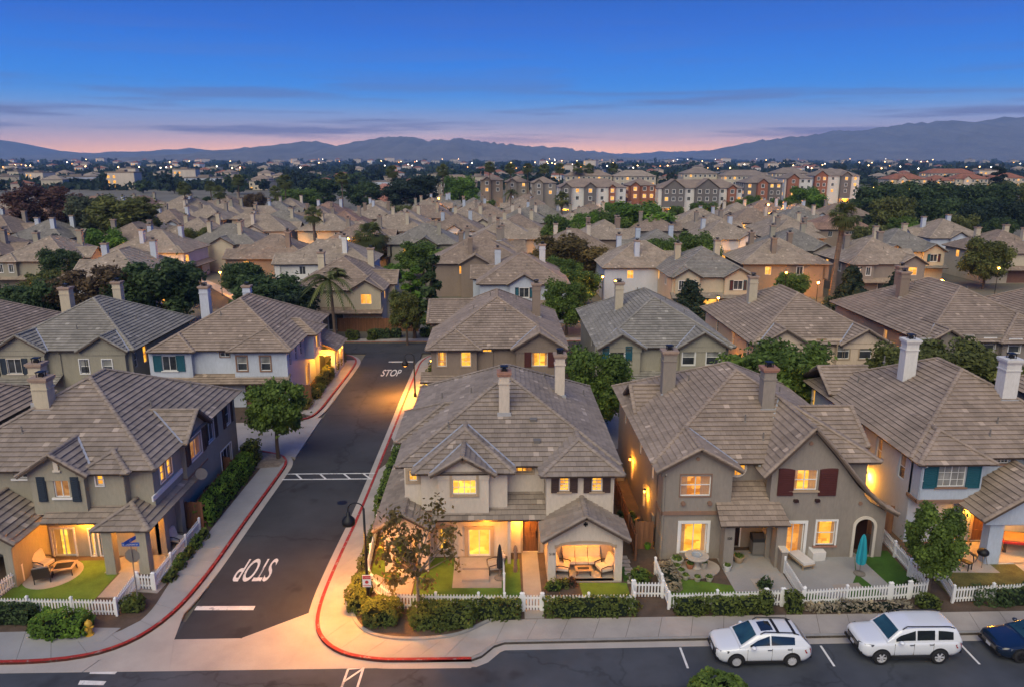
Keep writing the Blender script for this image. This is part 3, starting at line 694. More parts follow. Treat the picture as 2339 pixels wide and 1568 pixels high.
    def downpipe(s, x, y, z1, z0=0.):
        mb = MB(); mb.tube((x, y, z0), (x, y, z1 - .35), .04, n=8); mb.tube((x, y, z1 - .35), (x, y - .3, z1 - .12), .04, n=8)
        for z in (z0 + .6, (z0 + z1) / 2): mb.box(x - .06, x + .06, y - .05, y + .06, z, z + .05)
        mb.build('downpipe', s.wall, s.root, s.org)
    def done(s, tile_objects=0):
        org = Vector(s.org)
        s.walls = s.wm.build('wall', s.wall, s.root, s.org)
        for k, mb in s.wbits.items(): mb.build('wall', k, s.root, s.org)
        s.roofo = s.rm.build('roof', s.fascia, s.root, s.org)
        ca = Vector((0, 0, CAMH))
        order = sorted(s.full, key=lambda f: (f[0] - ca).length_squared)
        def facing(f): return f[3].dot((ca - f[0]).normalized()) > .05
        order = [f for f in order if facing(f)] + [f for f in order if not facing(f)]
        for i, (o, u, v, n, k) in enumerate(order):
            if i < tile_objects:
                ob = bpy.data.objects.new('roof_tile', tile_mesh(s.tile, k)); COL.objects.link(ob); ob.parent = s.roofo
                p = o - org; ob.matrix_local = Matrix(((u.x, v.x, n.x, p.x), (u.y, v.y, n.y, p.y), (u.z, v.z, n.z, p.z), (0, 0, 0, 1)))
            else:
                me = tile_mesh(s.tile, k); tint = (k + .5) / 10 if k < 9 else .99
                s.tm.add([tuple(o + u * w.co.x + v * w.co.y + n * w.co.z) for w in me.vertices], [tuple(p.vertices) for p in me.polygons], tint)
        if s.tm.v: tag(s.tm.build('roof_tiles', s.tile, s.roofo, s.org), kind='stuff')
        for i, (p, x, d, z) in enumerate(s.caps):
            if s.detail >= 2 and tile_objects and i < 300:
                ob = bpy.data.objects.new('ridge_tile', cap_mesh(s.tile, i * 7 % 5)); COL.objects.link(ob); ob.parent = s.roofo; p = p - org
                ob.matrix_local = Matrix(((x.x, d.x, z.x, p.x), (x.y, d.y, z.y, p.y), (x.z, d.z, z.z, p.z), (0, 0, 0, 1)))
            else:
                me = cap_mesh(s.tile, i * 7 % 5)
                s.capm.add([tuple(p + x * w.co.x + d * w.co.y + z * w.co.z) for w in me.vertices], [tuple(q.vertices) for q in me.polygons], .25 + .13 * (i * 7 % 5))
        if s.capm.v: tag(s.capm.build('ridge_tiles', s.tile, s.roofo, s.org), kind='stuff')
        return s.root
def px(kind, Y, u0, v0, u1, v1, **o):
    """an opening on a wall facing the street at depth Y, read from the photo"""
    x0, z1 = ZAT(u0, v0, Y); x1, z0 = ZAT(u1, v1, Y)
    return (kind, x0, x1, max(.02, z0), z1, o)
def Zm(k):
    return {'A': lambda X, Y: (X * .3786, 822 + Y * .3786), 'B': lambda X, Y: (852.4 + X * .2912, 1004.6 + Y * .2912), 'C': lambda X, Y: (1400.4 + X * .3931, 814.4 + Y * .3931), 'D': lambda X, Y: (1826.6 + X * .4027, 799.2 + Y * .4027),
            '4': lambda X, Y: (X * .3254, 456.6 + Y * .3254), '5': lambda X, Y: (761 + X * .3254, 456.6 + Y * .3254), '6': lambda X, Y: (1522 + X * .3488, 456.6 + Y * .3488)}[k]
def pz(zk, kind, Y, X0, Y0, X1, Y1, **o):
    f = Zm(zk); a = f(X0, Y0); b = f(X1, Y1); return px(kind, Y, a[0], a[1], b[0], b[1], **o)
# ------------------------------------------------------------------ the four houses on the bottom street
EZ = 5.35; PT = .55
# --- house B: cream corner house
B = House('cream stucco corner house with bright porches beside the side street', (.6, 45, 0), 'cream', 'grey')
tan = 'trim_tan'
B.vol(-5.1, 6.35, 38.9, 52.6, 0, EZ + .1, S=[pz('B', 'win', 38.9, 1092, 212, 1248, 250, lit='warm', trim='trim_tan', grid=(2, 1), fine=(4, 1), frame='trim_tan')],
      E=[('win', 41, 41.7, 3.6, 4.8, {}), ('win', 46, 47, 3.6, 4.8, {})], W=[('win', 40, 41, 3.8, 4.9, {'lit': 'dim'})])
B.vol(-5.1, .54, 38.25, 39.1, 0, EZ + .05, sides='SWE', S=[pz('B', 'win', 38.25, 275, 238, 345, 318, lit='warm', trim='trim_tan', grid=(1, 1), fine=(2, 2), tw=.16), pz('B', 'slider', 38.25, 742, 695, 918, 936, lit='bright', trim='trim_tan', grid=(2, 1), tw=.2, td=.07),
      pz('B', 'win', 38.25, 500, 690, 605, 860, lit='warm', trim='trim_tan', grid=(1, 2), fine=(2, 4), tw=.2)])
B.vol(-4.15, .54, 37.95, 38.5, 3.02, EZ + .02, sides='SWE')
B.vol(-3.2, -.47, 37.62, 38.3, 2.95, EZ + .06, sides='SWE', S=[pz('B', 'win', 37.62, 617, 265, 808, 422, lit='bright', trim='trim_tan', grid=(2, 1), fine=(4, 3), tw=.14, td=.06)])
B.band([(-3.15, -.5, 37.65, 38.2, 2.9, 2.96), (-4.1, .5, 37.98, 38.4, 2.98, 3.03)], 'soffit', 'trim_cream')
B.vol(2.65, 6.32, 37.5, 39.1, 0, EZ, sides='SWE', S=[pz('B', 'win', 37.5, 1460, 292, 1535, 398, lit='warm', shut='shutter_dark', grid=(1, 2), fine=(2, 4), sill='trim_tan', sw=.42), pz('B', 'win', 37.5, 1715, 292, 1792, 398, lit='warm', shut='shutter_dark', grid=(1, 2), fine=(2, 4), sill='trim_tan', sw=.42)])
# entry recess with the door
B.vol(.62, 2.6, 38.6, 39.0, 0, 2.9, sides='S', S=[('door', 1.42, 2.3, .06, 2.3, {'mat': 'door_wood', 'trim': 'trim_tan', 'tw': .12})])
B.band([(.54, .72, 37.4, 38.6, 0, 2.75)], 'entry_pier', 'stucco_cream')
# right porch
B.vol(2.63, 6.56, 35.5, 37.5, 0, 2.62, sides='SWE', th=.25, S=[('arch', 3.05, 6.15, .06, 2.28, {'rise': .28})], E=[('open', 35.9, 37.1, .9, 2.2)])
B.band([(2.97, 3.05, 35.43, 35.52, 2.0, 2.2)], 'arch_trim', 'trim_tan'); B.band([(6.15, 6.23, 35.43, 35.52, 2.0, 2.2)], 'arch_trim', 'trim_tan')
mb = MB()
for i in range(12):
    a0, a1 = 3.05 + 3.1 * i / 12, 3.05 + 3.1 * (i + 1) / 12; h_ = lambda a: 2.0 + .28 * math.sqrt(max(0, 1 - ((a - 4.6) / 1.55) ** 2))
    mb.ext([(a0, 35.44, h_(a0)), (a1, 35.44, h_(a1)), (a1, 35.44, h_(a1) + .16), (a0, 35.44, h_(a0) + .16)], (0, .08, 0))
mb.build('arch_trim', 'trim_tan', B.root, B.org)
B.roof(2.28, 6.86, 35.05, 37.55, 2.55, .60, ends='go')
# left porch and the lean-to along the side street
B.vol(-6.1, -3.75, 36.65, 38.25, 0, 2.66, sides='SWE', th=.25, S=[('arch', -5.55, -4.35, .03, 2.2, {'rise': .12, 'trim': 'trim_tan'})], W=[('open', 37, 37.9, .03, 2.2)])
B.roof(-6.62, -3.42, 36.25, 38.35, 2.6, .58, ends='go')
B.plane([(-6.62, 45.2, 2.6), (-6.62, 38.3, 2.6), (-5.02, 38.3, 3.53), (-5.02, 45.2, 3.53)])
B.vol(-6.15, -5.0, 40.5, 45.0, 0, 2.7, sides='SWN')
# pent roof over the ground floor
B.plane([(-3.6, 37.25, 2.72), (2.66, 37.25, 2.72), (2.66, 38.95, 3.6), (-3.6, 38.95, 3.6)])
# main roof
zr = B.roof(-5.6, 6.82, 38.4, 53.1, EZ, PT)
B.roof(-4.6, .95, 37.5, 41.6, EZ - .02, PT, ends='ho', valley=(38.4, EZ, PT))
B.roof(-3.62, -.08, 37.18, 40.4, EZ - .04, .60, ends='go', valley=(37.5, EZ - .02, PT))
B.roof(2.28, 6.79, 37.05, 41.2, EZ - .04, PT, ends='ho')
B.vol(-5.62, -5.0, 42.6, 47.2, 2.9, EZ, sides='SWN'); B.roof(-6.1, -1.0, 42.1, 47.7, EZ - .03, PT, axis='x', ends='ho')
B.chimney(.42, 42.0, 7.0, 9.85, mat='stucco_cream', cap='brick_cap'); B.chimney(4.05, 46.5, 6.6, 9.7, mat='stucco_cream')
for x, y in ((-3.6, 47), (-1.6, 44.6), (3.2, 48.6), (6.0, 49.5), (-2.8, 40.8)): B.vent(x, y, min(EZ + PT * (x + 5.6), EZ + PT * (6.82 - x), EZ + PT * (y - 38.4)))
for x, y in ((2.1, 41.3), (2.25, 39.9)): B.vent(x, y, EZ + PT * (y - 38.4), kind='box')
mb = MB(); mb.tube((-1.83, 37.56, 6.02), (-1.83, 37.66, 6.02), .16, n=14); mb.build('gable_vent', 'trim_tan', B.root, B.org)
mb = MB(); mb.box(4.45, 4.68, 35.42, 35.46, 3.35, 3.42); mb.box(4.53, 4.6, 35.42, 35.46, 3.25, 3.52); mb.box(4.47, 4.51, 35.42, 35.455, 3.3, 3.47); mb.box(4.62, 4.66, 35.42, 35.455, 3.3, 3.47); mb.build('gable_ornament', 'iron', B.root, B.org)
o = link('house_number', text_mesh('518', .2, 'iron', ext=.01), B.root, (2.84 - B.org[0], 35.48 - B.org[1], 1.6)); o.rotation_euler = (rad(90), 0, 0)
B.porch_lamp(1.12, 38.2, 2.38, 110); B.porch_lamp(4.6, 36.5, 2.75, 130); B.porch_lamp(-4.95, 37.5, 2.7, 90)
lamp('porch_light', (-.6 - B.org[0], 37.3 - 45, 2.4), 80, WARM, B.root, .1)
lamp('side_light', (-5.9 - B.org[0], 39.3 - 45, 2.2), 40, WARM, B.root, .1)
# --- house A: olive corner house
A = House('olive grey stucco corner house with navy shutters and hedge beside the side street', (-24.8, 45, 0), 'olive', 'grey')
A.vol(-30.6, -19.0, 38.75, 52.0, 0, EZ + .1, E=[('win', 39.6, 40.25, 4.0, 5.0, {'lit': 'warm', 'grid': (1, 2), 'trim': 'trim_white', 'tw': .06}), ('win', 40.5, 41.15, 4.0, 5.0, {'lit': 'warm', 'grid': (1, 2), 'trim': 'trim_white', 'tw': .06}),
      ('win', 46.6, 47.8, 3.6, 5.0, {'grid': (2, 1), 'shut': 'shutter_dark', 'trim': 'trim_white', 'tw': .06}), ('win', 50.0, 50.9, 3.6, 5.0, {'grid': (1, 2), 'shut': 'shutter_dark', 'trim': 'trim_white', 'tw': .06}), ('win', 48.6, 50.6, .7, 2.2, {'grid': (3, 1), 'trim': 'trim_white', 'tw': .06})],
      S=[pz('A', 'win', 38.75, 82, 682, 180, 710, grid=(2, 1), sill='trim_white'), pz('A', 'slider', 38.75, 308, 1015, 465, 1180, lit='bright', trim='trim_white', grid=(2, 1), tw=.1), pz('A', 'win', 38.75, 535, 1015, 580, 1172, lit='bright', trim='trim_white', grid=(1, 1), tw=.08), pz('A', 'win', 38.75, 592, 1015, 640, 1172, lit='amber', trim='trim_white', grid=(1, 1), tw=.08)])
A.vol(-25.15, -22.3, 37.95, 38.9, 3.0, EZ + .05, sides='SWE', S=[pz('A', 'win', 37.95, 315, 705, 425, 825, lit='dim', grid=(2, 1), sill='trim_white')])
for X0, X1 in ((215, 290), (420, 492)):
    x0, z1 = ZAT(*Zm('A')(X0, 702), 37.9); x1, z0 = ZAT(*Zm('A')(X1, 850), 37.9); mb = MB(); mb.box(x0, x1, 37.86, 37.96, z0, z1); sh = mb.build('shutter', 'shutter_navy', A.root, A.org)
    lm = MB()
    for i in range(11): lm.box(x0 + .05, x1 - .05, 37.83, 37.87, z0 + .07 + (z1 - z0 - .1) * i / 11, z0 + .07 + (z1 - z0 - .1) * (i + .75) / 11)
    tag(lm.build('slat', 'shutter_navy', sh, A.org), kind='stuff')
A.vol(-22.4, -20.3, 38.3, 39.0, 3.0, EZ + .03, sides='SWE', S=[pz('A', 'win', 38.3, 575, 692, 626, 752, lit='warm', grid=(1, 2), trim='trim_white', tw=.07)])
A.band([(-25.1, -22.35, 37.98, 38.7, 2.95, 3.01), (-22.3, -20.33, 38.33, 38.8, 2.96, 3.01)], 'soffit', 'trim_cream')
A.vol(-19.1, -18.75, 42.5, 45.7, 3.0, EZ + .03, sides='SNE', E=[('win', 43.2, 45.0, 3.75, 5.15, {'grid': (2, 1), 'shut': 'shutter_dark', 'trim': 'trim_white', 'tw': .08, 'lit': 'dim'})])
A.band([(-19.0, -18.72, 42.45, 45.75, 2.86, 3.0)], 'belt', 'trim_brown')
zr = A.roof(-31.1, -18.6, 38.25, 52.5, EZ, PT)
A.roof(-25.6, -21.9, 37.5, 41.5, EZ - .03, .66, ends='go', valley=(38.25, EZ, PT))
A.roof(-22.6, -19.85, 37.9, 40.6, EZ - .05, PT, ends='ho')
A.roof(-22.5, -18.32, 42.0, 46.1, EZ - .02, .72, axis='x', ends='og'); A.flash((-18.62, 42.05, EZ + .02), (-21.1, 44.05, EZ + 1.47))
# pent roof and the corner porch
A.plane([(-24.6, 37.35, 2.72), (-20.6, 37.35, 2.72), (-20.6, 38.8, 3.5), (-24.6, 38.8, 3.5)])
A.roof(-21.55, -18.45, 36.55, 43.5, 2.64, .55, ends='ho'); A.band([(-19.02, -18.93, 38.4, 42.4, 3.45, 3.75)], 'flashing', 'trim_white')
for x, y in ((-20.85, 37.0), (-19.05, 37.0), (-18.95, 39.0), (-18.95, 41.2)): A.band([(x - .27, x + .27, y - .25, y + .25, 0, 2.66)], 'porch_pillar', 'stucco_olive')
# left porch
A.vol(-28.9, -25.15, 35.6, 38.8, 0, 2.66, sides='SWE', th=.25, S=[('arch', -28.4, -25.6, .03, 2.1, {'rise': .2})]); A.roof(-29.3, -24.7, 35.2, 38.7, 2.62, .66, ends='go')
A.chimney(-26.6, 42.6, 7.2, 9.5, .85, .75, mat='stucco_sand'); A.chimney(-29.2, 46.5, 6.3, 9.3, .8, .7, mat='stucco_sand')
for x, y in ((-20.9, 49.5), (-21.4, 44.6), (-28.2, 40.3), (-26.9, 40.6)): A.vent(x, y, min(EZ + PT * (x + 31.1), EZ + PT * (-18.6 - x), EZ + PT * (y - 38.25)))
A.porch_lamp(-22.95, 38.55, 2.5, 150); A.porch_lamp(-19.9, 38.2, 2.9, 110); A.porch_lamp(-19.6, 40.6, 2.6, 90)
mb = MB(); mb.lathe([(.02, 0), (.28, .06), (.36, .14)], (0, 0, 0), 14); o = mb.build('satellite_dish', 'pipe_grey', A.root, (0, 0, 0)); o.location = (-18.1 + 24.8, 42.9 - 45, 3.1); o.rotation_euler = (rad(60), 0, rad(40))
mb = MB(); mb.tube((-18.1, 42.9, 3.1), (-18.5, 43.2, 2.75), .03); mb.build('dish_arm', 'pipe_grey', A.root, A.org)
mb = MB(); x_, z_ = ZAT(*Zm('A')(335, 625), 37.85); mb.box(x_ - .12, x_ + .12, 37.8, 37.9, z_ - .35, z_ + .3); mb.box(x_ - .2, x_ + .2, 37.79, 37.9, z_ - .45, z_ - .35); mb.build('gable_ornament', 'trim_cream', A.root, A.org)
# --- house C: taupe house with the steep gable
C = House('taupe stucco house with a steep swooping gable and maroon shutters', (15.2, 45, 0), 'taupe', 'warm')
C.vol(9.05, 20.9, 39.0, 52.6, 0, EZ + .1, W=[('win', 40.2, 40.8, 3.6, 5.0, {'lit': 'amber', 'grid': (1, 2)}), ('win', 44.0, 44.6, 3.6, 5.0, {'lit': 'dim', 'grid': (1, 2)}), ('win', 42.3, 42.9, .8, 2.2, {'lit': 'warm', 'grid': (1, 2)}), ('win', 46.5, 47.1, .8, 2.2, {'lit': 'warm', 'grid': (1, 2)}), ('win', 49.6, 50.2, 3.6, 5.0, {'grid': (1, 2)})],
      S=[('round', 13.05, 13.9, 4.5, 5.35, {'lit': 'warm'}), ('door', 13.0, 13.9, .05, 2.25, {'mat': 'door_dark', 'trim': 'trim_white', 'tw': .08})], E=[('win', 47, 48, 3.6, 4.9, {'lit': 'dim'})])
C.vol(9.05, 12.85, 37.75, 39.2, 0, EZ + .02, sides='SWE', S=[pz('C', 'win', 37.75, 393, 682, 562, 806, lit='amber', grid=(2, 2), trim='trim_brown', tw=.05), pz('C', 'slider', 37.75, 392, 965, 535, 1135, lit='warm', trim='trim_white', grid=(2, 1), tw=.16)])
C.band([(9.02, 12.5, 37.66, 37.78, 2.72, 2.92), (8.97, 9.07, 37.66, 39.0, 2.72, 2.92)], 'belt', 'trim_brown')
C.roof(8.6, 13.3, 37.35, 42.0, EZ - .02, .56, ends='go', valley=(38.5, EZ, PT))
C.roof(8.57, 21.4, 38.5, 53.1, EZ, PT, ends='hh')
# steep right gable whose right side sweeps down low
xa, za = 17.05, 7.75
gy = 37.75
wall = [(15.0, gy, 0.), (21.6, gy, 0.), (21.6, gy, 2.75), (20.6, gy, 3.35), (19.6, gy, 4.35), (xa, gy, za - .15), (15.0, gy, 5.15)]
archo = ('arch', 19.95, 21.0, .03, 2.35, {'rise': .5})
# wall in strips with openings
C.vol(15.0, 21.6, gy, gy + .7, 0, 2.75, sides='SWE', S=[pz('C', 'slider', gy, 985, 965, 1095, 1140, lit='amber', trim='trim_white', grid=(2, 1), tw=.16), pz('C', 'win', gy, 1185, 952, 1280, 1090, lit='warm', trim='trim_white', grid=(1, 2), tw=.1, sill='brick_cap'), archo])
C.vol(15.0, 18.9, gy, gy + .7, 2.75, 5.5, sides='SWE', S=[pz('C', 'win', gy, 1042, 655, 1180, 772, lit='warm', grid=(2, 2), sill='trim_tan')])
C.wm.ext([(18.9, gy, 2.75), (21.6, gy, 2.75), (20.6, gy, 3.35), (19.6, gy, 4.6), (18.9, gy, 5.5)], (0, .2, 0)); C.wm.ext([(15.0, gy, 5.5), (18.9, gy, 5.5), (xa, gy, za - .15)], (0, .2, 0))
for X0, X1 in ((965, 1042), (1205, 1290)):
    x0, z1 = ZAT(*Zm('C')(X0, 648), gy - .05); x1, z0 = ZAT(*Zm('C')(X1, 803), gy - .05); mb = MB(); n = 8
    pts = [(x0, gy - .09, z0), (x1, gy - .09, z0)] + [(x1 - (x1 - x0) * i / n, gy - .09, z1 - .16 * (i / n - (.75 if X0 < 1000 else .35)) ** 2) for i in range(n + 1)]
    mb.ext(pts, (0, .1, 0)); sh = mb.build('shutter', 'shutter_maroon', C.root, C.org); lm = MB()
    for i in range(12): lm.box(x0 + .05, x1 - .05, gy - .115, gy - .085, z0 + .06 + (z1 - z0 - .25) * i / 12, z0 + .06 + (z1 - z0 - .25) * (i + .75) / 12)
    tag(lm.build('slat', 'shutter_maroon', sh, C.org), kind='stuff')
yf = gy - .4; yb = 44.2
C.plane([(14.5, yb, 5.0), (14.5, yf, 5.0), (xa, yf, za), (xa, yb, za)])
sw = [(xa, za), (18.3, 6.4), (19.5, 4.95), (20.5, 3.85), (21.3, 3.15), (22.1, 2.72)]
for (x0, z0), (x1, z1) in zip(sw, sw[1:]): C.plane([(x1, yf, z1), (x1, 38.6 if x1 > 19 else yb - (x1 - xa), z1), (x0, 38.6 if x1 > 19 else yb - (x0 - xa), z0), (x0, yf, z0)])
C.capline((14.5, yf + .1, 5.0), (xa, yf + .1, za)); C.capline((xa, yf, za), (xa, yb - 1, za))
for (x0, z0), (x1, z1) in zip(sw, sw[1:]): C.capline((x0, yf + .1, z0), (x1, yf + .1, z1))
C.flash((14.55, 38.5, 5.1), (xa, 42.85, za))
C.vol(20.7, 21.35, 41.0, 46.0, 0, EZ, sides='SNE'); C.roof(16.0, 21.9, 40.8, 46.2, EZ - .02, .6, axis='x', ends='og')
# porch roof
C.plane([(11.95, 36.4, 2.66), (15.75, 36.4, 2.66), (15.5, 38.2, 3.6), (12.05, 38.2, 3.6)]); C.plane([(12.8, 38.1, 3.58), (15.1, 38.1, 3.58), (15.0, 39.05, 4.1), (12.85, 39.05, 4.1)])
for x0, x1 in ((12.3, 12.85), (15.15, 15.7)): C.band([(x0, x1, 36.7, 37.3, 0, 2.66)], 'porch_pillar', 'stucco_taupe')
C.band([(12.4, 12.75, 37.3, 37.8, 0, 2.6), (15.25, 15.6, 37.3, 37.8, 0, 2.6)], 'porch_wall', 'stucco_taupe')
C.roof(8.9, 12.5, 46.2, 50.4, EZ + .25, .62, axis='x', ends='go', gw=False)
C.chimney(16.1, 42.4, 7.0, 9.9, .72, .72, mat='stucco_taupe', cap='brick_cap'); C.chimney(11.3, 47.3, 6.4, 9.7, .85, .7, mat='stucco_taupe')
for x, y in ((12.6, 47), (18.2, 45.8), (14.5, 41.2), (15.2, 40.0)): C.vent(x, y, min(EZ + PT * (x - 8.57), EZ + PT * (21.4 - x), EZ + PT * (y - 38.5)))
# white surround of the arched doorway
mb = MB()
for i in range(14):
    f = lambda k: (20.475 + .525 * math.cos(math.pi * (1 - k / 14)), 1.85 + .5 * math.sin(math.pi * k / 14)); fo = lambda k: (20.475 + .68 * math.cos(math.pi * (1 - k / 14)), 1.85 + .66 * math.sin(math.pi * k / 14))
    p, q, r, t_ = f(i), f(i + 1), fo(i + 1), fo(i); mb.ext([(p[0], gy - .06, p[1]), (q[0], gy - .06, q[1]), (r[0], gy - .06, r[1]), (t_[0], gy - .06, t_[1])], (0, .07, 0))
mb.box(19.8, 19.95, gy - .06, gy + .01, 0, 1.85); mb.box(21.0, 21.15, gy - .06, gy + .01, 0, 1.85); mb.build('arch_trim', 'trim_cream', C.root, C.org)
C.band([(19.9, 21.1, gy + .9, gy + 1.0, 0, 2.4)], 'porch_screen', 'door_dark')
o = link('house_number', text_mesh('520', .18, 'iron', ext=.01), C.root, (12.58 - C.org[0], 36.68 - C.org[1], 1.75)); o.rotation_euler = (rad(90), 0, 0)
for X, Y_ in ((405, 850), (560, 848)):
    x_, z_ = ZAT(*Zm('C')(X, Y_), 37.7); mb = MB(); mb.tube((x_, 37.62, z_), (x_, 37.76, z_), .13, n=12); mb.tube((x_, 37.58, z_), (x_, 37.64, z_), .07, n=10); mb.build('wall_medallion', 'trim_brown', C.root, C.org)
for X, Y_ in ((1058, 830), (1182, 828)):
    x_, z_ = ZAT(*Zm('C')(X, Y_), gy); mb = MB(); mb.box(x_ - .12, x_ + .12, gy - .18, gy, z_ - .08, z_ + .06); mb.build('rafter_tail', 'door_dark', C.root, C.org)
for X, Y_ in ((1149, 500), (492, 590), (1435, 848)):
    x_, z_ = ZAT(*Zm('C')(X, Y_), gy); mb = MB(); mb.tube((x_, gy - .06, z_), (x_, gy + .02, z_), .11, n=10); mb.build('gable_vent', 'trim_brown', C.root, C.org)
lamp('porch_light', (14.2 - C.org[0], 37.9 - 45, 2.3), 14, WARM, C.root, .1)
C.porch_lamp(8.85, 41.5, 2.4, 55); C.porch_lamp(8.85, 46.5, 2.4, 70)
# --- house D: pale blue house
D = House('pale blue white stucco house with teal shutters and tall white chimneys', (29.6, 46, 0), 'paleblue', 'warm')
D.vol(23.75, 35.2, 39.4, 53.6, 0, EZ + .1, W=[('win', 40.2, 40.9, 3.5, 5.0, {'grid': (1, 2), 'blind': 1}), ('win', 42.9, 43.6, 3.4, 4.9, {'grid': (1, 2), 'lit': 'dim'}), ('win', 46.6, 47.9, 3.6, 5.0, {'grid': (2, 1), 'lit': 'bright'}), ('win', 53.0, 53.5, 3.6, 5.0, {'grid': (1, 1), 'lit': 'warm'})],
      S=[pz('D', 'win', 39.4, 1105, 610, 1182, 640, grid=(2, 1), fine=(4, 2), sill='trim_brown'), pz('D', 'slider', 39.4, 850, 935, 905, 1085, lit='dim', trim='trim_white', grid=(1, 1), tw=.1), pz('D', 'door', 39.4, 985, 935, 1062, 1085, mat='door_wood', trim='trim_tan', tw=.16)])
D.vol(23.75, 27.25, 38.55, 39.6, 2.95, EZ, sides='SWE', S=[pz('D', 'win', 38.55, 790, 655, 930, 772, grid=(2, 1), fine=(4, 3), shut='shutter_teal', sill='trim_brown', blind=1, sw=.78)])
D.band([(23.65, 27.3, 38.42, 38.6, 2.88, 3.08), (23.65, 23.76, 38.55, 39.6, 2.88, 3.08), (23.8, 27.2, 38.6, 39.4, 2.88, 2.96)], 'belt', 'trim_brown')
D.vol(30.2, 35.2, 38.6, 39.6, 2.95, EZ, sides='SWE', S=[('win', 31.2, 32.6, 3.8, 5.0, {'grid': (2, 1), 'shut': 'shutter_teal'})])
D.roof(23.3, 35.7, 39.0, 54.1, EZ, PT); D.roof(23.32, 27.75, 38.15, 43, EZ - .03, PT, ends='ho'); D.roof(29.9, 35.4, 37.9, 43.5, EZ - .03, .62, ends='go', valley=(39.0, EZ, PT))
D.vol(26.9, 32.2, 36.8, 39.4, 0, 2.7, sides='SWE', th=.3, W=[('open', 37.4, 39.2, .03, 2.4)], S=[('open', 27.7, 31.6, .03, 2.35)]); D.roof(26.1, 32.8, 36.2, 39.5, 2.85, .64, ends='go')
D.roof(23.32, 27.0, 49.8, 54.5, EZ + .3, .6, axis='x', ends='go', gw=False)
D.chimney(27.3, 47.5, 6.9, 10.3, .82, .75, mat='stucco_white', cap='stucco_white'); D.chimney(31.2, 43.3, 7.2, 10.1, .9, .8, mat='stucco_white', cap='stucco_white')
for x, y in ((25.4, 50), (27.6, 51), (29.5, 41.2), (28.6, 40.4)): D.vent(x, y, min(EZ + PT * (x - 23.3), EZ + PT * (y - 39.0)))
mb = MB(); mb.tube((24.4, 39.36, 2.75), (24.4, 39.2, 2.62), .1, n=8); mb.build('wall_light', 'iron', D.root, D.org)
D.porch_lamp(27.3, 39.1, 2.4, 60); D.porch_lamp(29.4, 38.2, 2.75, 150); D.porch_lamp(23.5, 43.9, 2.3, 130); D.porch_lamp(23.5, 45.6, 3.0, 60)
# --- neighbours of the front row, half out of the picture
K1 = House('brown tiled house next to the olive corner house, mostly roof', (-37.5, 45.5, 0), 'olive', 'brown')
K1.vol(-43.0, -32.6, 39.2, 52.2, 0, EZ + .1); K1.roof(-43.5, -32.0, 38.7, 52.7, EZ, PT)
K2 = House('dark roofed house at the end of the bottom street behind the navy car', (44, 46, 0), 'taupe', 'brown')
K2.vol(38.5, 50, 39.4, 53.6, 0, EZ + .1); K2.roof(38.0, 50.5, 39.0, 54.1, EZ, PT)
# ------------------------------------------------------------------ second row: the backs of the houses across the alley
def exz(zk, X, Y, z=EZ): return G(*Zm(zk)(X, Y), z)[0]
def row2(label, wall, tile, x0, x1, ye, y1, secs, wins, chim=(), W=(), E=(), skirt=None, garages=(), vents=()):
    h = House(label, ((x0 + x1) / 2, (ye + y1) / 2, 0), wall, tile)
    yw = ye + .45
    secw = [(k, a, b) for k, a, b in secs]
    main = [w for w in wins if not any(a - .1 < (w[1] + w[2]) / 2 < b + .1 for k, a, b in secw)]
    h.vol(x0 + .5, x1 - .5, yw, y1 - .5, 0, EZ + .1, S=[w for w in main if w[3] > 2.9] + [('garage', a, b, .02, 2.15) for a, b in garages], W=W, E=E)
    for k, a, b in secw:
        h.vol(a + .45, b - .45, yw - .45, yw + .3, 2.95, EZ + .02, sides='SWE', S=[w for w in wins if w not in main and a - .1 < (w[1] + w[2]) / 2 < b + .1])
        h.band([(a + .47, b - .47, yw - .43, yw + .2, 2.9, 2.955)], 'soffit', 'trim_cream')
        xx0 = max(a, x0 + .025); xx1 = min(b, x1 - .025)
        h.roof(xx0, xx1, ye - .45, ye + 4.2, EZ - .03, .6 if k == 'g' else PT, ends='go' if k == 'g' else 'ho', valley=(ye, EZ, PT) if k == 'g' else None)
    h.roof(x0, x1, ye, y1, EZ, PT)
    if skirt: h.plane([(skirt[0], ye - .9, 2.55), (skirt[1], ye - .9, 2.55), (skirt[1], yw, 3.1), (skirt[0], yw, 3.1)])
    zf = lambda x, y: min(EZ + PT * (x - x0), EZ + PT * (x1 - x), EZ + PT * (y - ye), EZ + PT * (y1 - y))
    for c in chim:
        x, y, zt, w, mat = c; h.chimney(x, y, zf(x, y) - .4, zt, w, w * .9, mat='stucco_' + mat)
    for x, y in vents: h.vent(x, y, zf(x, y))
    return h
R2 = []
YE = 64.6; YW = YE
g4 = lambda *a, **k: pz('4', 'win', YW, *a, **k); g5 = lambda *a, **k: pz('5', 'win', YW, *a, **k); g6 = lambda *a, **k: pz('6', 'win', YW, *a, **k)
wt = dict(trim='trim_white', tw=.08)
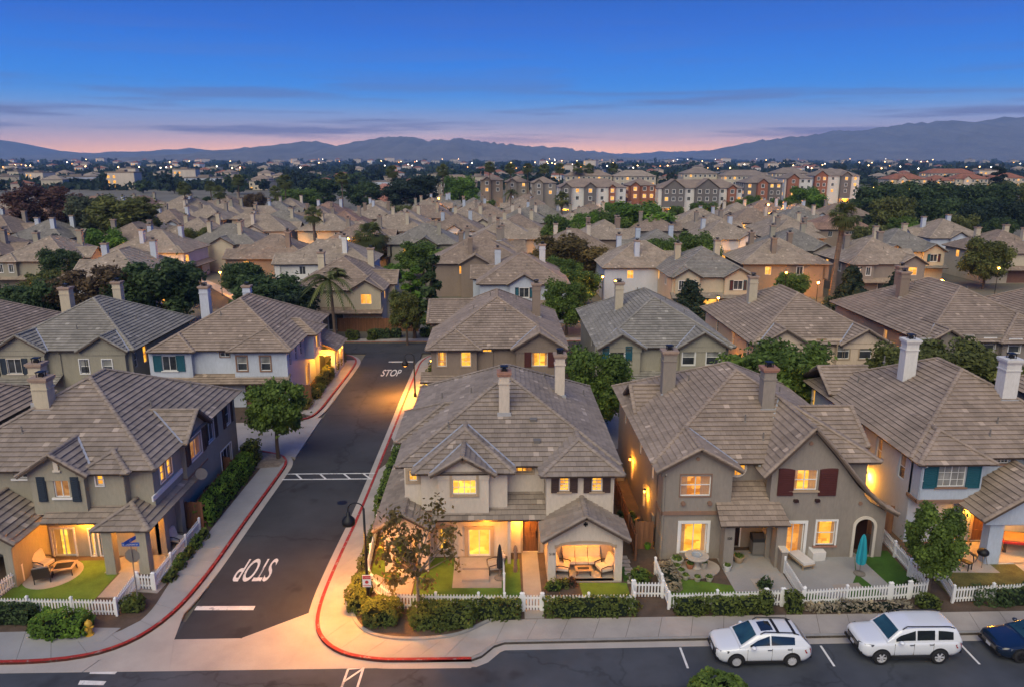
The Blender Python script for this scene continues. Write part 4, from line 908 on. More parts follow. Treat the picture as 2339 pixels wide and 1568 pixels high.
R2.append(row2('olive house with grey roof and navy shutters across the alley from the corner house', 'olive', 'green', -44.6, -31.9, YE, 78.5,
    [('g', exz('4', -130, 1090), exz('4', 270, 1090)), ('g', exz('4', 478, 1090), exz('4', 845, 1090))],
    [g4(45, 1115, 160, 1215, grid=(2, 1), shut='shutter_navy', sill='trim_cream', trim='trim_cream', tw=.06), g4(555, 1118, 632, 1215, grid=(1, 2), blind=1, **wt), g4(715, 1118, 795, 1215, grid=(1, 2), blind=1, **wt)],
    [(-42.2, 73.5, 9.6, .95, 'sand'), (-38.2, 75.6, 9.8, .8, 'sand')], E=[('win', 67.2, 67.9, 3.5, 5.1, {'lit': 'warm', 'grid': (1, 2)}), ('win', 65.4, 66.0, 3.6, 4.9, {'grid': (1, 2)})], vents=((-36, 69), (-38, 67), (-34.5, 71)), skirt=(-44, -38.6)))
R2.append(row2('blue grey stucco house with teal shutters and brown roof on the side street corner', 'bluegrey', 'brown', -30.6, -18.1, YE - .2, 79.5,
    [('h', exz('4', 1003, 1060), exz('4', 1372, 1060)), ('h', exz('4', 1588, 1065), -18.1)],
    [g4(1140, 1090, 1250, 1190, grid=(2, 1), shut='shutter_teal', sill='trim_white', sw=.72), g4(1535, 1074, 1605, 1104, grid=(2, 1), trim='trim_brown', tw=.06), g4(1665, 1092, 1742, 1190, grid=(1, 2), blind=1, trim='trim_brown', tw=.12), g4(1830, 1092, 1906, 1190, grid=(1, 2), blind=1, trim='trim_brown', tw=.12)],
    [(-28.6, 73.2, 9.7, .85, 'bluegrey'), (-25.6, 76.6, 9.2, .75, 'bluegrey')], E=[('win', 65.4, 66, 3.6, 5, {'grid': (1, 2)}), ('win', 67.4, 68, 3.6, 5, {'grid': (1, 2)}), ('win', 69.2, 69.9, 3.6, 5, {'grid': (1, 2)}), ('win', 72.6, 73.8, 3.5, 5.1, {'grid': (2, 1), 'lit': 'bright'}), ('win', 76.2, 77.2, 3.6, 5, {'grid': (2, 1)}), ('slider', 70.6, 72.2, .1, 2.2, {'lit': 'warm', 'grid': (2, 1)})],
    skirt=(-30.2, -18.4), garages=((-22.6, -19.0), (-28.5, -24.5)), vents=((-23.6, 70), (-25.5, 68.5), (-20.5, 72), (-20.2, 69))))
F = R2[-1]; F.roof(-22, -17.2, 70.2, 74.4, EZ - .02, .55, axis='x', ends='oh'); F.vol(-18.7, -17.7, 70.7, 73.9, 2.9, EZ, sides='SNE', E=[('win', 71.8, 72.8, 3.6, 5.0, {'lit': 'bright', 'grid': (1, 1)})])
F.vol(-18.7, -16.6, 74.6, 79.0, 0, 2.8, sides='SNE', E=[('slider', 75.2, 76.8, .1, 2.2, {'lit': 'bright', 'grid': (2, 1)}), ('slider', 77.3, 78.6, .1, 2.2, {'lit': 'bright'})], S=[('open', -18.2, -17, .1, 2.2)]); F.plane([(-16.2, 74.2, 2.75), (-16.2, 79.4, 2.75), (-18.6, 79.4, 3.9), (-18.6, 74.2, 3.9)])
F.porch_lamp(-17.4, 73.6, 2.5, 170); F.porch_lamp(-16.3, 77, 2.5, 100)
R2.append(row2('brown stucco house with four lit windows and maroon shutters behind the cream corner house', 'brown', 'warm', -6.3, 6.4, YE, 81.5,
    [('h', exz('5', 652, 1040), exz('5', 1042, 1040)), ('g', exz('5', 1248, 1045), exz('5', 1642, 1045))],
    [g5(727, 1067, 796, 1166, lit='warm', grid=(1, 1), fine=(2, 3), trim='trim_tan', tw=.06), g5(895, 1067, 966, 1166, lit='warm', grid=(1, 1), fine=(2, 3), trim='trim_tan', tw=.06), g5(1046, 1048, 1112, 1076, lit='warm', grid=(2, 1)), g5(1392, 1070, 1503, 1164, lit='warm', grid=(2, 1), shut='shutter_maroon', sw=.62)],
    [(3.9, 72.5, 10.0, .8, 'brown')], skirt=(-6.8, -.2), vents=((-1.2, 77), (2.0, 75), (-.6, 73), (-2.2, 71), (.8, 69)), W=[('win', 67, 68, 3.6, 5, {'lit': 'dim'})]))
GG = R2[-1]; GG.roof(-7.0, -1.5, 73.0, 80.0, EZ + .45, .5, axis='x', ends='go'); GG.vol(-6.5, -5.5, 73.6, 79.4, 0, EZ + .45, sides='SNW')
GG.porch_lamp(-6.9, 65.2, 2.2, 40); GG.porch_lamp(-6.6, 72.5, 2.2, 40)
R2.append(row2('olive stucco house with grey roof and teal shutters behind the taupe house', 'olive', 'green', 8.9, 21.4, YE, 82,
    [('g', exz('5', 1795, 1025), exz('5', 2182, 1025)), ('g', exz('6', 48, 955), exz('6', 402, 955))],
    [g5(1942, 1030, 2042, 1120, grid=(2, 1), shut='shutter_teal', trim='trim_white', tw=.07, sw=.6), g6(107, 977, 182, 1078, grid=(1, 2), blind=1, **wt), g6(264, 977, 340, 1078, grid=(1, 2), blind=1, **wt), g6(-8, 962, 45, 990, lit='warm', grid=(2, 1))],
    [(12.2, 73.5, 9.9, .8, 'sand')], skirt=(9.4, 21), vents=((14.5, 76), (17, 74), (15.6, 70), (18.2, 71)), W=[('win', 67, 67.7, 3.6, 5, {}), ('win', 72, 72.7, 3.6, 5, {})]))
R2.append(row2('peach stucco house with two gables behind the round tree', 'peach', 'brown', 23.1, 36.0, YE + .9, 83,
    [('g', exz('6', 560, 925), exz('6', 908, 925)), ('g', exz('6', 1098, 930), exz('6', 1440, 930))],
    [g6(1152, 957, 1222, 1055, grid=(1, 2), blind=1, trim='trim_tan', tw=.1), g6(1300, 957, 1370, 1055, grid=(1, 2), blind=1, trim='trim_tan', tw=.1), g6(1027, 932, 1084, 960, lit='warm', grid=(2, 1), trim='trim_tan', tw=.05), g6(640, 960, 730, 1040, grid=(2, 1))],
    [(26.6, 76.5, 10.0, .85, 'sand')], W=[('win', 67.5, 68.2, 3.4, 5.0, {'grid': (1, 2)}), ('win', 72.0, 72.7, 3.4, 5.0, {'grid': (1, 2), 'lit': 'amber'}), ('win', 77.5, 78.2, 3.4, 5.0, {'grid': (1, 2)})], skirt=(28, 34), vents=((29.5, 77), (31, 74), (28.5, 79), (33, 72))))
R2[-1].porch_lamp(22.9, 70, 2.4, 60)
R2.append(row2('dark brown stucco house with maroon shutters behind the white chimneys', 'greybrown', 'warm', 39.2, 53.5, YE + 1.4, 86,
    [('g', exz('6', 1588, 912), exz('6', 1932, 912)), ('h', exz('6', 2112, 910), 53.5)],
    [g6(1697, 932, 1798, 1010, grid=(2, 1), shut='shutter_maroon', sw=.55, trim='trim_white', tw=.05), g6(2037, 918, 2090, 942, grid=(2, 1), trim='trim_cream', tw=.05), g6(2166, 936, 2228, 1024, grid=(1, 2), blind=1, **wt), g6(2314, 936, 2376, 1024, grid=(1, 2), blind=1, **wt)],
    [(43.2, 78.0, 10.2, .95, 'brown'), (45.6, 83, 10.1, .95, 'brown')], W=[('win', 68.5, 69.6, 3.4, 4.9, {'grid': (2, 1), 'lit': 'warm'}), ('win', 73.5, 74.2, 3.6, 4.8, {'lit': 'warm'})], skirt=(39.6, 53), vents=((45, 79), (48, 76), (47, 73), (50, 74))))
R2[-1].porch_lamp(38.9, 70.8, 2.4, 90)
R2.append(row2('brown roofed house at the edge of the picture past the dark brown house', 'greybrown', 'brown', 55.5, 68, YE + 2, 86, [('g', 56, 61)], [], [(60, 76, 9.8, .8, 'brown')]))
R2.append(row2('brown roofed house with a stone gable next to the olive alley house', 'greybrown', 'brown', -58, -45.6, YE + 2, 80, [('g', -50.5, -46)], [], [(-52, 74, 9.8, .8, 'sand')]))
for h, x_, y_, z0_ in ((B, 2.58, 38.82, 3.55), (B, 6.28, 37.44, 0), (A, -22.34, 38.22, 3.3), (A, -20.35, 38.26, 3.3), (C, 12.9, 38.9, 3.9), (C, 9.12, 37.7, 0), (D, 27.3, 39.3, 3.6), (D, 23.82, 38.5, 3.1)): h.downpipe(x_, y_, EZ, z0_)
for h in R2[:6]: h.downpipe(h.org[0] - .4, YE + .38, EZ, 0)
mb = MB(); mb.box(-6.22, -6.12, 41.2, 41.6, 1.0, 1.7); mb.build('meter_box', 'pipe_grey', B.root, B.org); mb = MB(); mb.box(8.95, 9.06, 39.6, 40.0, 1.0, 1.7); mb.build('meter_box', 'pipe_grey', C.root, C.org)
for h in (B, A, C, D): h.done(300)
for h in (K1, K2): h.done(120)
for h in R2[:6]: h.done(300)
for h in R2[6:]: h.done(60)
# ------------------------------------------------------------------ houses beyond the cross street: a few built shapes, copied one by one
def tree_of(o):
    r = [o]
    for c in o.children: r += tree_of(c)
    return r
PROTOS = {}
def proto(key, gables, win, sidegable, wall='sand', tile='brown', wd=12.6, dp=14.0, lit=True, porch=True, chim=2, rise=EZ):
    h = House('x', (0, 0, 0), wall, tile, detail=1)
    x0, x1 = -wd / 2, wd / 2; y0, y1 = -dp / 2, dp / 2
    h.vol(x0 + .5, x1 - .5, y0 + .5, y1 - .5, 0, rise + .1, W=[('win', -3, -2, rise - 1.7, rise - .4, {'trim': 'trim_white', 'tw': .07}), ('win', 2, 3, rise - 1.7, rise - .4, {'lit': 'warm'})], E=[('win', -4, -3, rise - 1.7, rise - .4, {'lit': 'warm'}), ('win', 1, 2, rise - 1.7, rise - .4, {}), ('slider', -1.5, .5, .2, 2.2, {'lit': 'warm'})],
          S=[('garage', -1.8, 2.6, .05, 2.2)] if not porch else [('slider', -1.2, .8, .1, 2.2, {'lit': 'warm', 'trim': 'trim_white', 'tw': .08})])
    for i, (k, a, b, wn) in enumerate(gables):
        W_ = []
        m_ = (a + b) / 2
        if wn == 'two': W_ = [('win', m_ - 1.2, m_ - .5, rise - 1.75, rise - .45, {'trim': 'trim_white', 'tw': .08}), ('win', m_ + .5, m_ + 1.2, rise - 1.75, rise - .45, {'trim': 'trim_white', 'tw': .08})]
        elif wn == 'shut': W_ = [('win', m_ - .65, m_ + .65, rise - 1.75, rise - .45, {'shut': 'shutter_teal', 'sw': .5, 'trim': 'trim_white', 'tw': .06})]
        elif wn == 'lit': W_ = [('win', m_ - .7, m_ + .7, rise - 1.75, rise - .45, {'lit': 'warm', 'grid': (2, 1)})]
        h.vol(a + .4, b - .4, y0 - .1, y0 + .8, 2.9, rise + .02, sides='SWE', S=W_); h.band([(a + .42, b - .42, y0 - .08, y0 + .5, 2.84, 2.9)], 'soffit', 'trim_cream')
        h.roof(a, b, y0 - .5, y0 + 4.3, rise - .03, .6 if k == 'g' else PT, ends='go' if k == 'g' else 'ho')
    h.roof(x0, x1, y0, y1, rise, PT)
    if sidegable:
        s_ = sidegable; h.vol(*( (x1 - .6, x1 + .6) if s_ > 0 else (x0 - .6, x0 + .6)), -1.8, 2.6, 0, rise, sides='SNEW'); h.roof(*((0, x1 + 1) if s_ > 0 else (x0 - 1, 0)), -2.2, 3.0, rise - .02, .58, axis='x', ends='og' if s_ > 0 else 'go')
    h.plane([(x0 + .3, y0 - .9, 2.5), (x1 - .3, y0 - .9, 2.5), (x1 - .3, y0 + .6, 3.1), (x0 + .3, y0 + .6, 3.1)])
    zf = lambda x, y: rise + PT * min(x - x0, x1 - x, y - y0, y1 - y)
    for x, y in ((-3.4, 1.2), (3.1, 3.0), (2.4, -3.2))[:chim]: h.chimney(x, y, zf(x, y) - .4, 9.4 + .3 * (x > 0), .85, .75)
    for x, y in ((.6, -3.5), (1.8, 1.0), (-1.6, 2.4)): h.vent(x, y, zf(x, y))
    h.done(0); PROTOS[key] = (h.root, 'stucco_' + wall, 'tile_' + tile)
proto('twin', [('g', -5.9, -1.6, 'two'), ('g', 1.2, 5.8, 'shut')], 1, 0)
proto('mix', [('h', -6.2, -2.0, 'two'), ('g', 1.6, 6.2, 'lit')], 1, 1)
proto('single', [('g', -2.2, 2.4, 'shut')], 1, -1, chim=2)
proto('plain', [('h', -6.2, -2.4, 'lit')], 1, 1, chim=3, porch=False)
proto('side', [('g', 1.4, 6.1, 'lit')], 1, -1, wd=12.0, dp=15.5)
def place(key, x, y, rz, wall, tile, label, group=None, lit=.5, seed=0, s=1.0, cat='house'):
    root, pw, pt = PROTOS[key]; rr = random.Random(seed)
    def cp(o, parent):
        c = o.copy(); COL.objects.link(c); c.parent = parent
        if o.type == 'LIGHT': pass
        elif c.data is not None and len(c.data.materials):
            mn = c.data.materials[0].name
            new = None
            if mn == pw: new = 'stucco_' + wall
            elif mn == pt: new = 'tile_' + tile
            elif mn.startswith('room_') and rr.random() > lit: new = 'glass_dark'
            elif mn.startswith('room_'): new = 'room_far'
            elif mn == 'shutter_teal': new = rr.choice(['shutter_teal', 'shutter_navy', 'shutter_maroon', 'shutter_dark'])
            if new: c.material_slots[0].link = 'OBJECT'; c.material_slots[0].material = M[new]
        for k in o.children: cp(k, c)
        return c
    r = cp(root, None); r.location = (x, y, 0); r.rotation_euler = (0, 0, rz); r.scale = (s, s, s); tag(r, label, cat, group); return r
WN = dict(cream='cream', olive='olive', taupe='taupe', bluegrey='blue grey', brown='brown', paleblue='pale blue', sand='sand coloured', peach='peach', greybrown='grey brown', white='white')
TN = dict(grey='grey', warm='weathered brown', brown='brown', green='greenish grey', red='reddish', pale='pale brown')
taken = []
def free(x, y, r=13.2): return all(math.hypot(x - a, y - b) > r for a, b in taken)
MID = [  # u, v of the middle of the near eave, shape, walls, roof, label
    (765, 664, 'mix', 'sand', 'brown', 0, 'sand stucco house behind a brown board fence on the cross street corner'),
    (1195, 650, 'single', 'bluegrey', 'brown', 0, 'blue grey house with one teal shuttered gable and two chimneys across the cross street'),
    (1090, 605, 'side', 'brown', 'brown', 1, 'brown house half hidden behind the blue grey house with one gable'),
    (1480, 614, 'twin', 'bluegrey', 'pale', 1, 'pale grey blue house with a lamp lit entry court beyond the tree lined cross street'),
    (1630, 634, 'twin', 'sand', 'green', 0, 'sand stucco house with greenish roof, two gables and teal shutters behind the conifer'),
    (1840, 574, 'twin', 'olive', 'green', 0, 'olive house with greenish roof and small lit window beside the tall fan palm'),
    (2030, 604, 'mix', 'greybrown', 'pale', 0, 'grey brown house with lit windows standing beside the tall fan palm trunk'),
    (2335, 580, 'plain', 'sand', 'warm', 0, 'sand house at the picture edge beside the olive crowned street tree'),
    (2190, 545, 'single', 'bluegrey', 'pale', 0, 'house with a pale blue gable behind the olive crowned street tree'),
    (235, 634, 'side', 'bluegrey', 'pale', 0, 'blue grey house with wide pinkish brown roof behind the two dark front trees'),
    (70, 598, 'mix', 'olive', 'pale', 0, 'olive house with pale roof and four chimneys behind the wide pinkish roof'),
    (500, 560, 'plain', 'sand', 'green', -1, 'sand house with greenish roof and bright lit porch on the curving lane'),
    (605, 594, 'twin', 'brown', 'brown', -1, 'brown gabled house beside the curving lane with a lamp at its corner'),
    (735, 606, 'side', 'white', 'pale', -1, 'white walled gabled house between the curving lane and the queen palm'),
    (430, 540, 'single', 'sand', 'pale', 0, 'sand house with broad pale roof beyond the curving lane'),
    (75, 548, 'plain', 'bluegrey', 'green', 0, 'house with smooth greenish roof and paired chimneys past the four chimney house'),
    (965, 560, 'mix', 'olive', 'green', -1, 'olive house with smooth greenish roof between palm and round trees'),
    (1390, 548, 'plain', 'brown', 'pale', 0, 'house with plain pale brown roof above the autumn coloured tree'),
]
for i, (u, v, key, wl, tl, q, lab) in enumerate(MID):
    x, y = G(u, v, EZ); y += 7.0; place(key, x, y, q * math.pi / 2, wl, tl, lab, None, .75, i); taken.append((x, y))
rr = random.Random(12); cnt = 0
for row in range(9):
    Y = 122 + row * 19.5; half = Y * .70 + 10
    X = -half + rr.uniform(0, 8)
    while X < half:
        x = X + rr.uniform(-1.2, 1.2); y = Y + rr.uniform(-3, 3) + (.045 * x if row > 3 else 0); X += 15.2
        if not free(x, y) or rr.random() < .10: continue
        u = CX + FPX * (x * math.cos(PS) - y * math.sin(PS)) / y
        if y > 150 and u > 1930: continue                      # dark park trees there
        if y > 240 and 1250 < u: continue
        if y > 250 and 700 < u < 980: continue
        wl = rr.choice(['sand', 'olive', 'bluegrey', 'brown', 'taupe', 'cream', 'greybrown', 'paleblue']); tl = rr.choice(['pale', 'pale', 'brown', 'warm', 'green', 'red', 'pale'])
        place(rr.choice(list(PROTOS)), x, y, rr.choice((0, 0, 0, 1, -1, 2)) * math.pi / 2 + rr.uniform(-.06, .06), wl, tl,
              f'{WN[wl]} stucco house with {TN[tl]} tile roof in the rows beyond the cross street', f'{WN[wl]} houses with {TN[tl]} roofs beyond the cross street', .30, 100 + cnt); taken.append((x, y)); cnt += 1
for k, (root, a, b) in PROTOS.items():
    for o in tree_of(root): bpy.data.objects.remove(o, do_unlink=True)
# lamps the photo shows among these houses
def house_lamp(u, v, Y, power, label):
    x, z = ZAT(u, v, Y); L = thing('post_lantern', label, 'lantern', (x, Y, z))
    mb = MB(); mb.lathe([(.03, .3), (.2, .2), (.22, .15)], n=8); mb.build('cap', 'iron', L)
    mb = MB(); mb.ball((0, 0, 0), .19, 8, 5); mb.build('bulb', 'bulb_sodium', L)
    mb = MB(); mb.tube((0, 0, -z), (0, 0, -.16), .045, n=7); mb.build('post', 'iron', L); lamp('glow', (0, -.3, -.1), power * 1.6, WARM, L, .15)
for u, v, Y, p, lab in ((418, 604, 131, 500, 'glowing lantern on the sand house porch by the curving lane'), (503, 622, 121, 500, 'glowing lantern at the corner of the brown gabled lane house'), (1376, 632, 104, 320, 'glowing lantern in the entry court of the pale grey blue house'),
                        (1405, 642, 101, 160, 'second glowing lantern at the garage of the pale grey blue house'), (1640, 680, 91, 300, 'glowing lantern low on the sand twin gable house'), (1678, 690, 90, 120, 'dim glowing lantern beside the twin gable house door'),
                        (1868, 645, 99, 420, 'glowing lantern over the patio beside the tall fan palm'), (1795, 622, 104, 120, 'small glowing lantern under the olive house with the lit window'), (2150, 640, 100, 260, 'glowing lantern in the court beside the olive crowned tree'), (2280, 612, 108, 240, 'glowing lantern on the sand house at the picture edge'),
                        (1245, 556, 145, 240, 'glowing lantern beside the autumn coloured tree'), (795, 545, 150, 400, 'bright lantern on a gabled house behind the short fan palm')):
    house_lamp(u, v, Y, p, lab)
rl = random.Random(8); nl_ = 0  # extra lanterns added at random spots to bring amber light onto the house fronts
for (a, b) in taken[18:]:
    if rl.random() < .5 and nl_ < 30:
        x_, y_ = a + rl.uniform(-4, 4), b - 8.9
        if any(abs(x_ - c) < 6.5 and abs(y_ - d) < 7.2 for c, d in taken): continue
        nl_ += 1; L = thing('post_lantern', 'amber post lantern added to light a house front between the rows of roofs', 'lantern', (x_, y_, 0), 0, 'added amber lanterns between the rows of roofs')
        mb = MB(); mb.tube((0, 0, 0), (0, 0, 2.5), .05, n=7); mb.build('post', 'iron', L); mb = MB(); mb.ball((0, 0, 2.65), .2, 8, 5); mb.build('bulb', 'bulb_sodium', L); mb = MB(); mb.lathe([(.24, 2.78), (.2, 2.86), (.03, 2.95)], n=8); mb.build('cap', 'iron', L); lamp('glow', (0, -.3, 2.5), 700, WARM, L, .2)
# the curving lane on the far left
lane = [G(*p, 0) for p in ((396, 628), (425, 628), (470, 650), (535, 688), (545, 705), (440, 705), (450, 672), (420, 648))]
block('lane', lane[::-1], -.05, .01, 'asphalt_new'); block('lane_pavement', [G(*p, 0) for p in ((425, 628), (440, 626), (500, 652), (552, 686), (535, 688), (470, 650))][::-1], -.05, .05, 'concrete')
# ------------------------------------------------------------------ plants
def quads(name, V, tint, mat, parent=None, loc=None):
    """V: n x 4 x 3 array of leaf quads"""
    n = len(V); me = bpy.data.meshes.new(name)
    me.vertices.add(n * 4); me.vertices.foreach_set('co', V.astype(np.float32).ravel())
    me.loops.add(n * 4); me.loops.foreach_set('vertex_index', np.arange(n * 4, dtype=np.int32))
    me.polygons.add(n); me.polygons.foreach_set('loop_start', np.arange(0, n * 4, 4, dtype=np.int32)); me.polygons.foreach_set('loop_total', np.full(n, 4, np.int32))
    at = me.attributes.new('tint', 'FLOAT', 'FACE'); at.data.foreach_set('value', tint.astype(np.float32))
    me.materials.append(M[mat]); me.update(calc_edges=True); me.validate()
    return link(name, me, parent, loc)
def leaf_quads(c, nrm, size, rg, aspect=1.6):
    """a leaf clump quad at each centre, facing roughly along nrm"""
    n = len(c); nrm = nrm + rg.normal(0, .65, (n, 3)); nrm /= np.linalg.norm(nrm, axis=1)[:, None] + 1e-9
    a = np.cross(nrm, rg.normal(0, 1, (n, 3))); a /= np.linalg.norm(a, axis=1)[:, None] + 1e-9; b = np.cross(nrm, a)
    s = size * rg.uniform(.6, 1.35, n)[:, None]; a = a * s * aspect * .5; b = b * s * .5
    return np.stack([c - a, c - b * .9, c + a, c + b * .9], 1)
def crown_pts(rg, n, lobes, R, fill=.55):
    """points in a set of lobes (centre, radius); denser near each lobe's surface"""
    k = rg.integers(0, len(lobes), n); L = np.array([l[0] for l in lobes]); r = np.array([l[1] for l in lobes])
    p = r[k] ** 2; d = rg.normal(0, 1, (n, 3)); d /= np.linalg.norm(d, axis=1)[:, None]
    rad_ = rg.uniform(fill, 1.05, n)[:, None]
    P = L[k] + d * r[k][:, None] * rad_ * np.array([1, 1, .82])
    return P, d, k
def make_crown(seed, R, h0, h1, n, leaf, nl=12, shape='round', fill=.55, mat='leaf_green'):
    rg = np.random.default_rng(seed); lobes = []
    zc = (h0 + h1) / 2; hz = (h1 - h0) / 2
    for i in range(nl):
        t = (i + .5) / nl; z = h0 + (h1 - h0) * (.12 + .76 * t)
        f = (z - zc) / hz
        if shape == 'cone': rr_ = R * (1 - t) * .95 + .08 * R
        elif shape == 'column': rr_ = R * .5
        elif shape == 'flat': rr_ = R * math.sqrt(max(.05, 1 - (max(0, f)) ** 2)) * .95
        else: rr_ = R * math.sqrt(max(.04, 1 - f * f * .9))
        a = i * 2.4 + rg.uniform(-.5, .5); q = rr_ * rg.uniform(.42, .86)
        lr = (R * rg.uniform(.16, .36) * (1.15 if nl < 20 else .95)) if shape != 'cone' else max(.25 * R, rr_ * .55)
        lobes.append(((q * math.cos(a), q * math.sin(a), z), lr))
    P, d, k = crown_pts(rg, n, lobes, R, fill)
    st = rg.random(n) < .16; P[st] += rg.normal(0, .085 * R, (int(st.sum()), 3))
    V = leaf_quads(P, d + np.array([0, 0, .35]), leaf, rg)
    lt = rg.uniform(-.22, .22, nl); tint = np.clip(.5 + lt[k] + rg.normal(0, .2, n), 0, 1)
    return V, tint, lobes
def trunk_mb(h0, lobes, r, seed, lean=0.):
    mb = MB(); rd = random.Random(seed); top = (lean, 0, h0 * 1.0 + .3)
    mb.path([(0, 0, -.15), (lean * .3 + rd.uniform(-.05, .05), rd.uniform(-.05, .05), h0 * .5), top], [r * 1.25, r, r * .8], 8)
    for (c, lr) in lobes[:22]:
        m_ = (c[0] * .45 + top[0] * .55 + rd.uniform(-.1, .1), c[1] * .45, (c[2] + top[2]) * .5 - .1); mb.path([top, m_, c], [r * .55, r * .35, r * .12], 6)
    return mb
TREE_P = {}
def tree_proto(key, seed, R, h0, h1, n, leaf, mat, nl=12, shape='round', fill=.55, r=.14, bark='bark', lean=0.):
    V, t_, lobes = make_crown(seed, R, h0, h1, n, leaf, nl, shape, fill)
    cr = quads('crown', V, t_, mat); tr = trunk_mb(h0, lobes, r, seed, lean).build('trunk', bark)
    TREE_P[key] = (cr.data, tr.data, h1); bpy.data.objects.remove(cr); bpy.data.objects.remove(tr)
def tree(key, x, y, h, label, cat='tree', name='tree', group=None, mat=None, rz=None, wide=1., z=0.):
    c, t_, H = TREE_P[key]; s = h / H
    o = thing(name, label, cat, (x, y, z), (x * 7.3 + y * 3.1) % 6.28 if rz is None else rz, group); o.scale = (s * wide, s * wide, s)
    k = link('trunk', t_, o); k = link('crown', c, o)
    if mat: k.material_slots[0].link = 'OBJECT'; k.material_slots[0].material = M['leaf_' + mat]
    return o
tree_proto('round', 1, 1.9, 1.5, 4.6, 15000, .13, 'leaf_green', 30, r=.11, fill=.35)
tree_proto('round2', 2, 2.6, 1.2, 5.2, 19000, .155, 'leaf_green', 40, r=.13, fill=.35)
tree_proto('dense', 3, 2.0, 1.3, 5.6, 15000, .13, 'leaf_dark', 38, r=.10, fill=.3)
tree_proto('sparse', 4, 2.2, 1.7, 5.2, 1250, .15, 'leaf_autumn', 22, fill=.1, r=.075, bark='bark_pale')
tree_proto('loose', 5, 3.0, 1.6, 6.5, 11000, .20, 'leaf_dark', 34, fill=.25, r=.16)
tree_proto('loose2', 6, 2.8, 1.2, 5.6, 11000, .20, 'leaf_olive', 30, fill=.25, r=.16)
tree_proto('tall', 7, 3.0, 1.6, 9.5, 12000, .24, 'leaf_grey', 44, fill=.25, r=.18, bark='bark_pale')
tree_proto('cone', 8, 1.9, .5, 6.0, 5200, .26, 'leaf_deep', 18, 'cone', r=.12)
tree_proto('column', 9, 1.0, .5, 7.5, 3600, .26, 'leaf_dark', 14, 'column', r=.12)
tree_proto('flat', 10, 4.5, 2.2, 7.5, 12000, .30, 'leaf_dark', 44, 'flat', fill=.3, r=.22)
tree_proto('bush', 11, 1.2, .05, 1.4, 2600, .16, 'leaf_hedge', 10, r=.05)
tree_proto('far', 12, 3.4, .8, 7.0, 700, .9, 'leaf_deep', 10, fill=.4, r=.2)
def at_top(u, v, h): return G(u, v, h)
def tall_at(u, vtop, Y): return ZAT(u, vtop, Y)[1]
def tpx(key, u, vb, vt, label, Y=None, **k):
    """a tree whose foot is at pixel (u, vb), or at depth Y, and whose top is at vt"""
    if Y is None: x, y = G(u, vb)
    else: x, y = ZAT(u, vt, Y)[0], Y
    return tree(key, x, y, ZAT(u, vt, y)[1], label, **k)
tpx('round', 636, 1045, 868, 'small round street tree at the driveway mouth of the side street', wide=.92)
tpx('sparse', 955, 1408, 1150, 'thin leaved young corner tree lit orange by the street lamp', wide=.95)
tpx('dense', 2118, 1362, 1148, 'dark dense young tree between the white fences of the taupe and pale blue houses', wide=.85, mat='green')
tpx('round2', 1368, 0, 797, 'round green tree in the gap between the cream corner house and the taupe house', Y=57.5, wide=.9, mat='green')
tpx('round2', 1782, 0, 783, 'broad round green tree behind the taupe house', Y=57.0, wide=1.2, mat='green')
tpx('round2', 2085, 0, 788, 'low olive green tree behind the first white chimney', Y=59, wide=1.0, mat='olive')
tpx('round2', 2215, 0, 786, 'wide olive green tree between the two white chimneys', Y=60, wide=1.35, mat='olive')
tpx('round2', 1292, 765, 640, 'round green tree across the cross street by the blue grey house', wide=.95, mat='green')
tpx('column', 947, 772, 592, 'tall green leafy tree beside the dark drooping column tree', wide=1.6, mat='bright'); tpx('column', 986, 790, 560, 'dark drooping column tree by the cross street fence', wide=1.1)
tpx('loose', 930, 785, 662, 'small thin tree before the brown board fence', wide=.7, mat='olive')
tpx('cone', 1572, 735, 634, 'dark pointed conifer before the sand twin gable house', wide=1.5); tpx('cone', 1937, 725, 600, 'dark conifer with pointed top beside the tall fan palm', wide=1.2); tpx('cone', 2042, 715, 612, 'dark leaning conifer before the grey brown house', wide=1.3)
tpx('loose', 196, 0, 606, 'reddish brown tree before the wide pinkish roof', Y=91, wide=1.25, mat='brown'); tpx('loose', 342, 0, 588, 'large dark green tree beside the reddish brown tree', Y=92, wide=1.25); tpx('loose2', 262, 0, 634, 'small red leaved tree between the two dark front trees', Y=93, wide=.8, mat='red')
tpx('round', 428, 735, 640, 'small round tree at the mouth of the curving lane', mat='dark'); tpx('round', 548, 0, 598, 'bushy green tree beside the curving lane', Y=112, mat='dark', wide=1.2)
tpx('loose2', 605, 0, 628, 'dark bushy tree behind the blue grey corner house', Y=92, mat='dark', wide=1.3); tpx('loose2', 660, 0, 655, 'low dark green tree behind the blue grey corner house ridge', Y=90, mat='deep', wide=1.2)
tpx('loose2', 70, 0, 640, 'small green tree at the back fence of the olive alley house', Y=88, mat='dark'); tpx('round', 20, 0, 655, 'round shrub tree at the picture edge before the olive four chimney house', Y=90, mat='dark')
tpx('round2', 2243, 660, 545, 'olive crowned street tree beside the lit court', mat='olive', wide=1.0)
tpx('round2', 1300, 0, 540, 'autumn coloured tree over the pale brown roofs', Y=128, mat='autumn', wide=1.5)
for u, v, Y, w_, m_, lab in ((1278, 492, 172, .9, 'green', 'green tree first of the cluster among the roofs'), (1330, 487, 176, 1.0, 'bright', 'bright green tree second of the cluster among the roofs'), (1388, 480, 180, 1.15, 'green', 'broad green tree third of the cluster among the roofs'), (1465, 463, 185, 1.6, 'bright', 'widest bright green tree of the cluster among the roofs'), (1598, 532, 128, .9, 'green', 'green tree between pale roofs beside a white chimney'), (2040, 0, 0, 0, 0, 0)):
    if lab: tpx('round2', u, 0, v, lab, Y=Y, wide=w_, mat=m_)
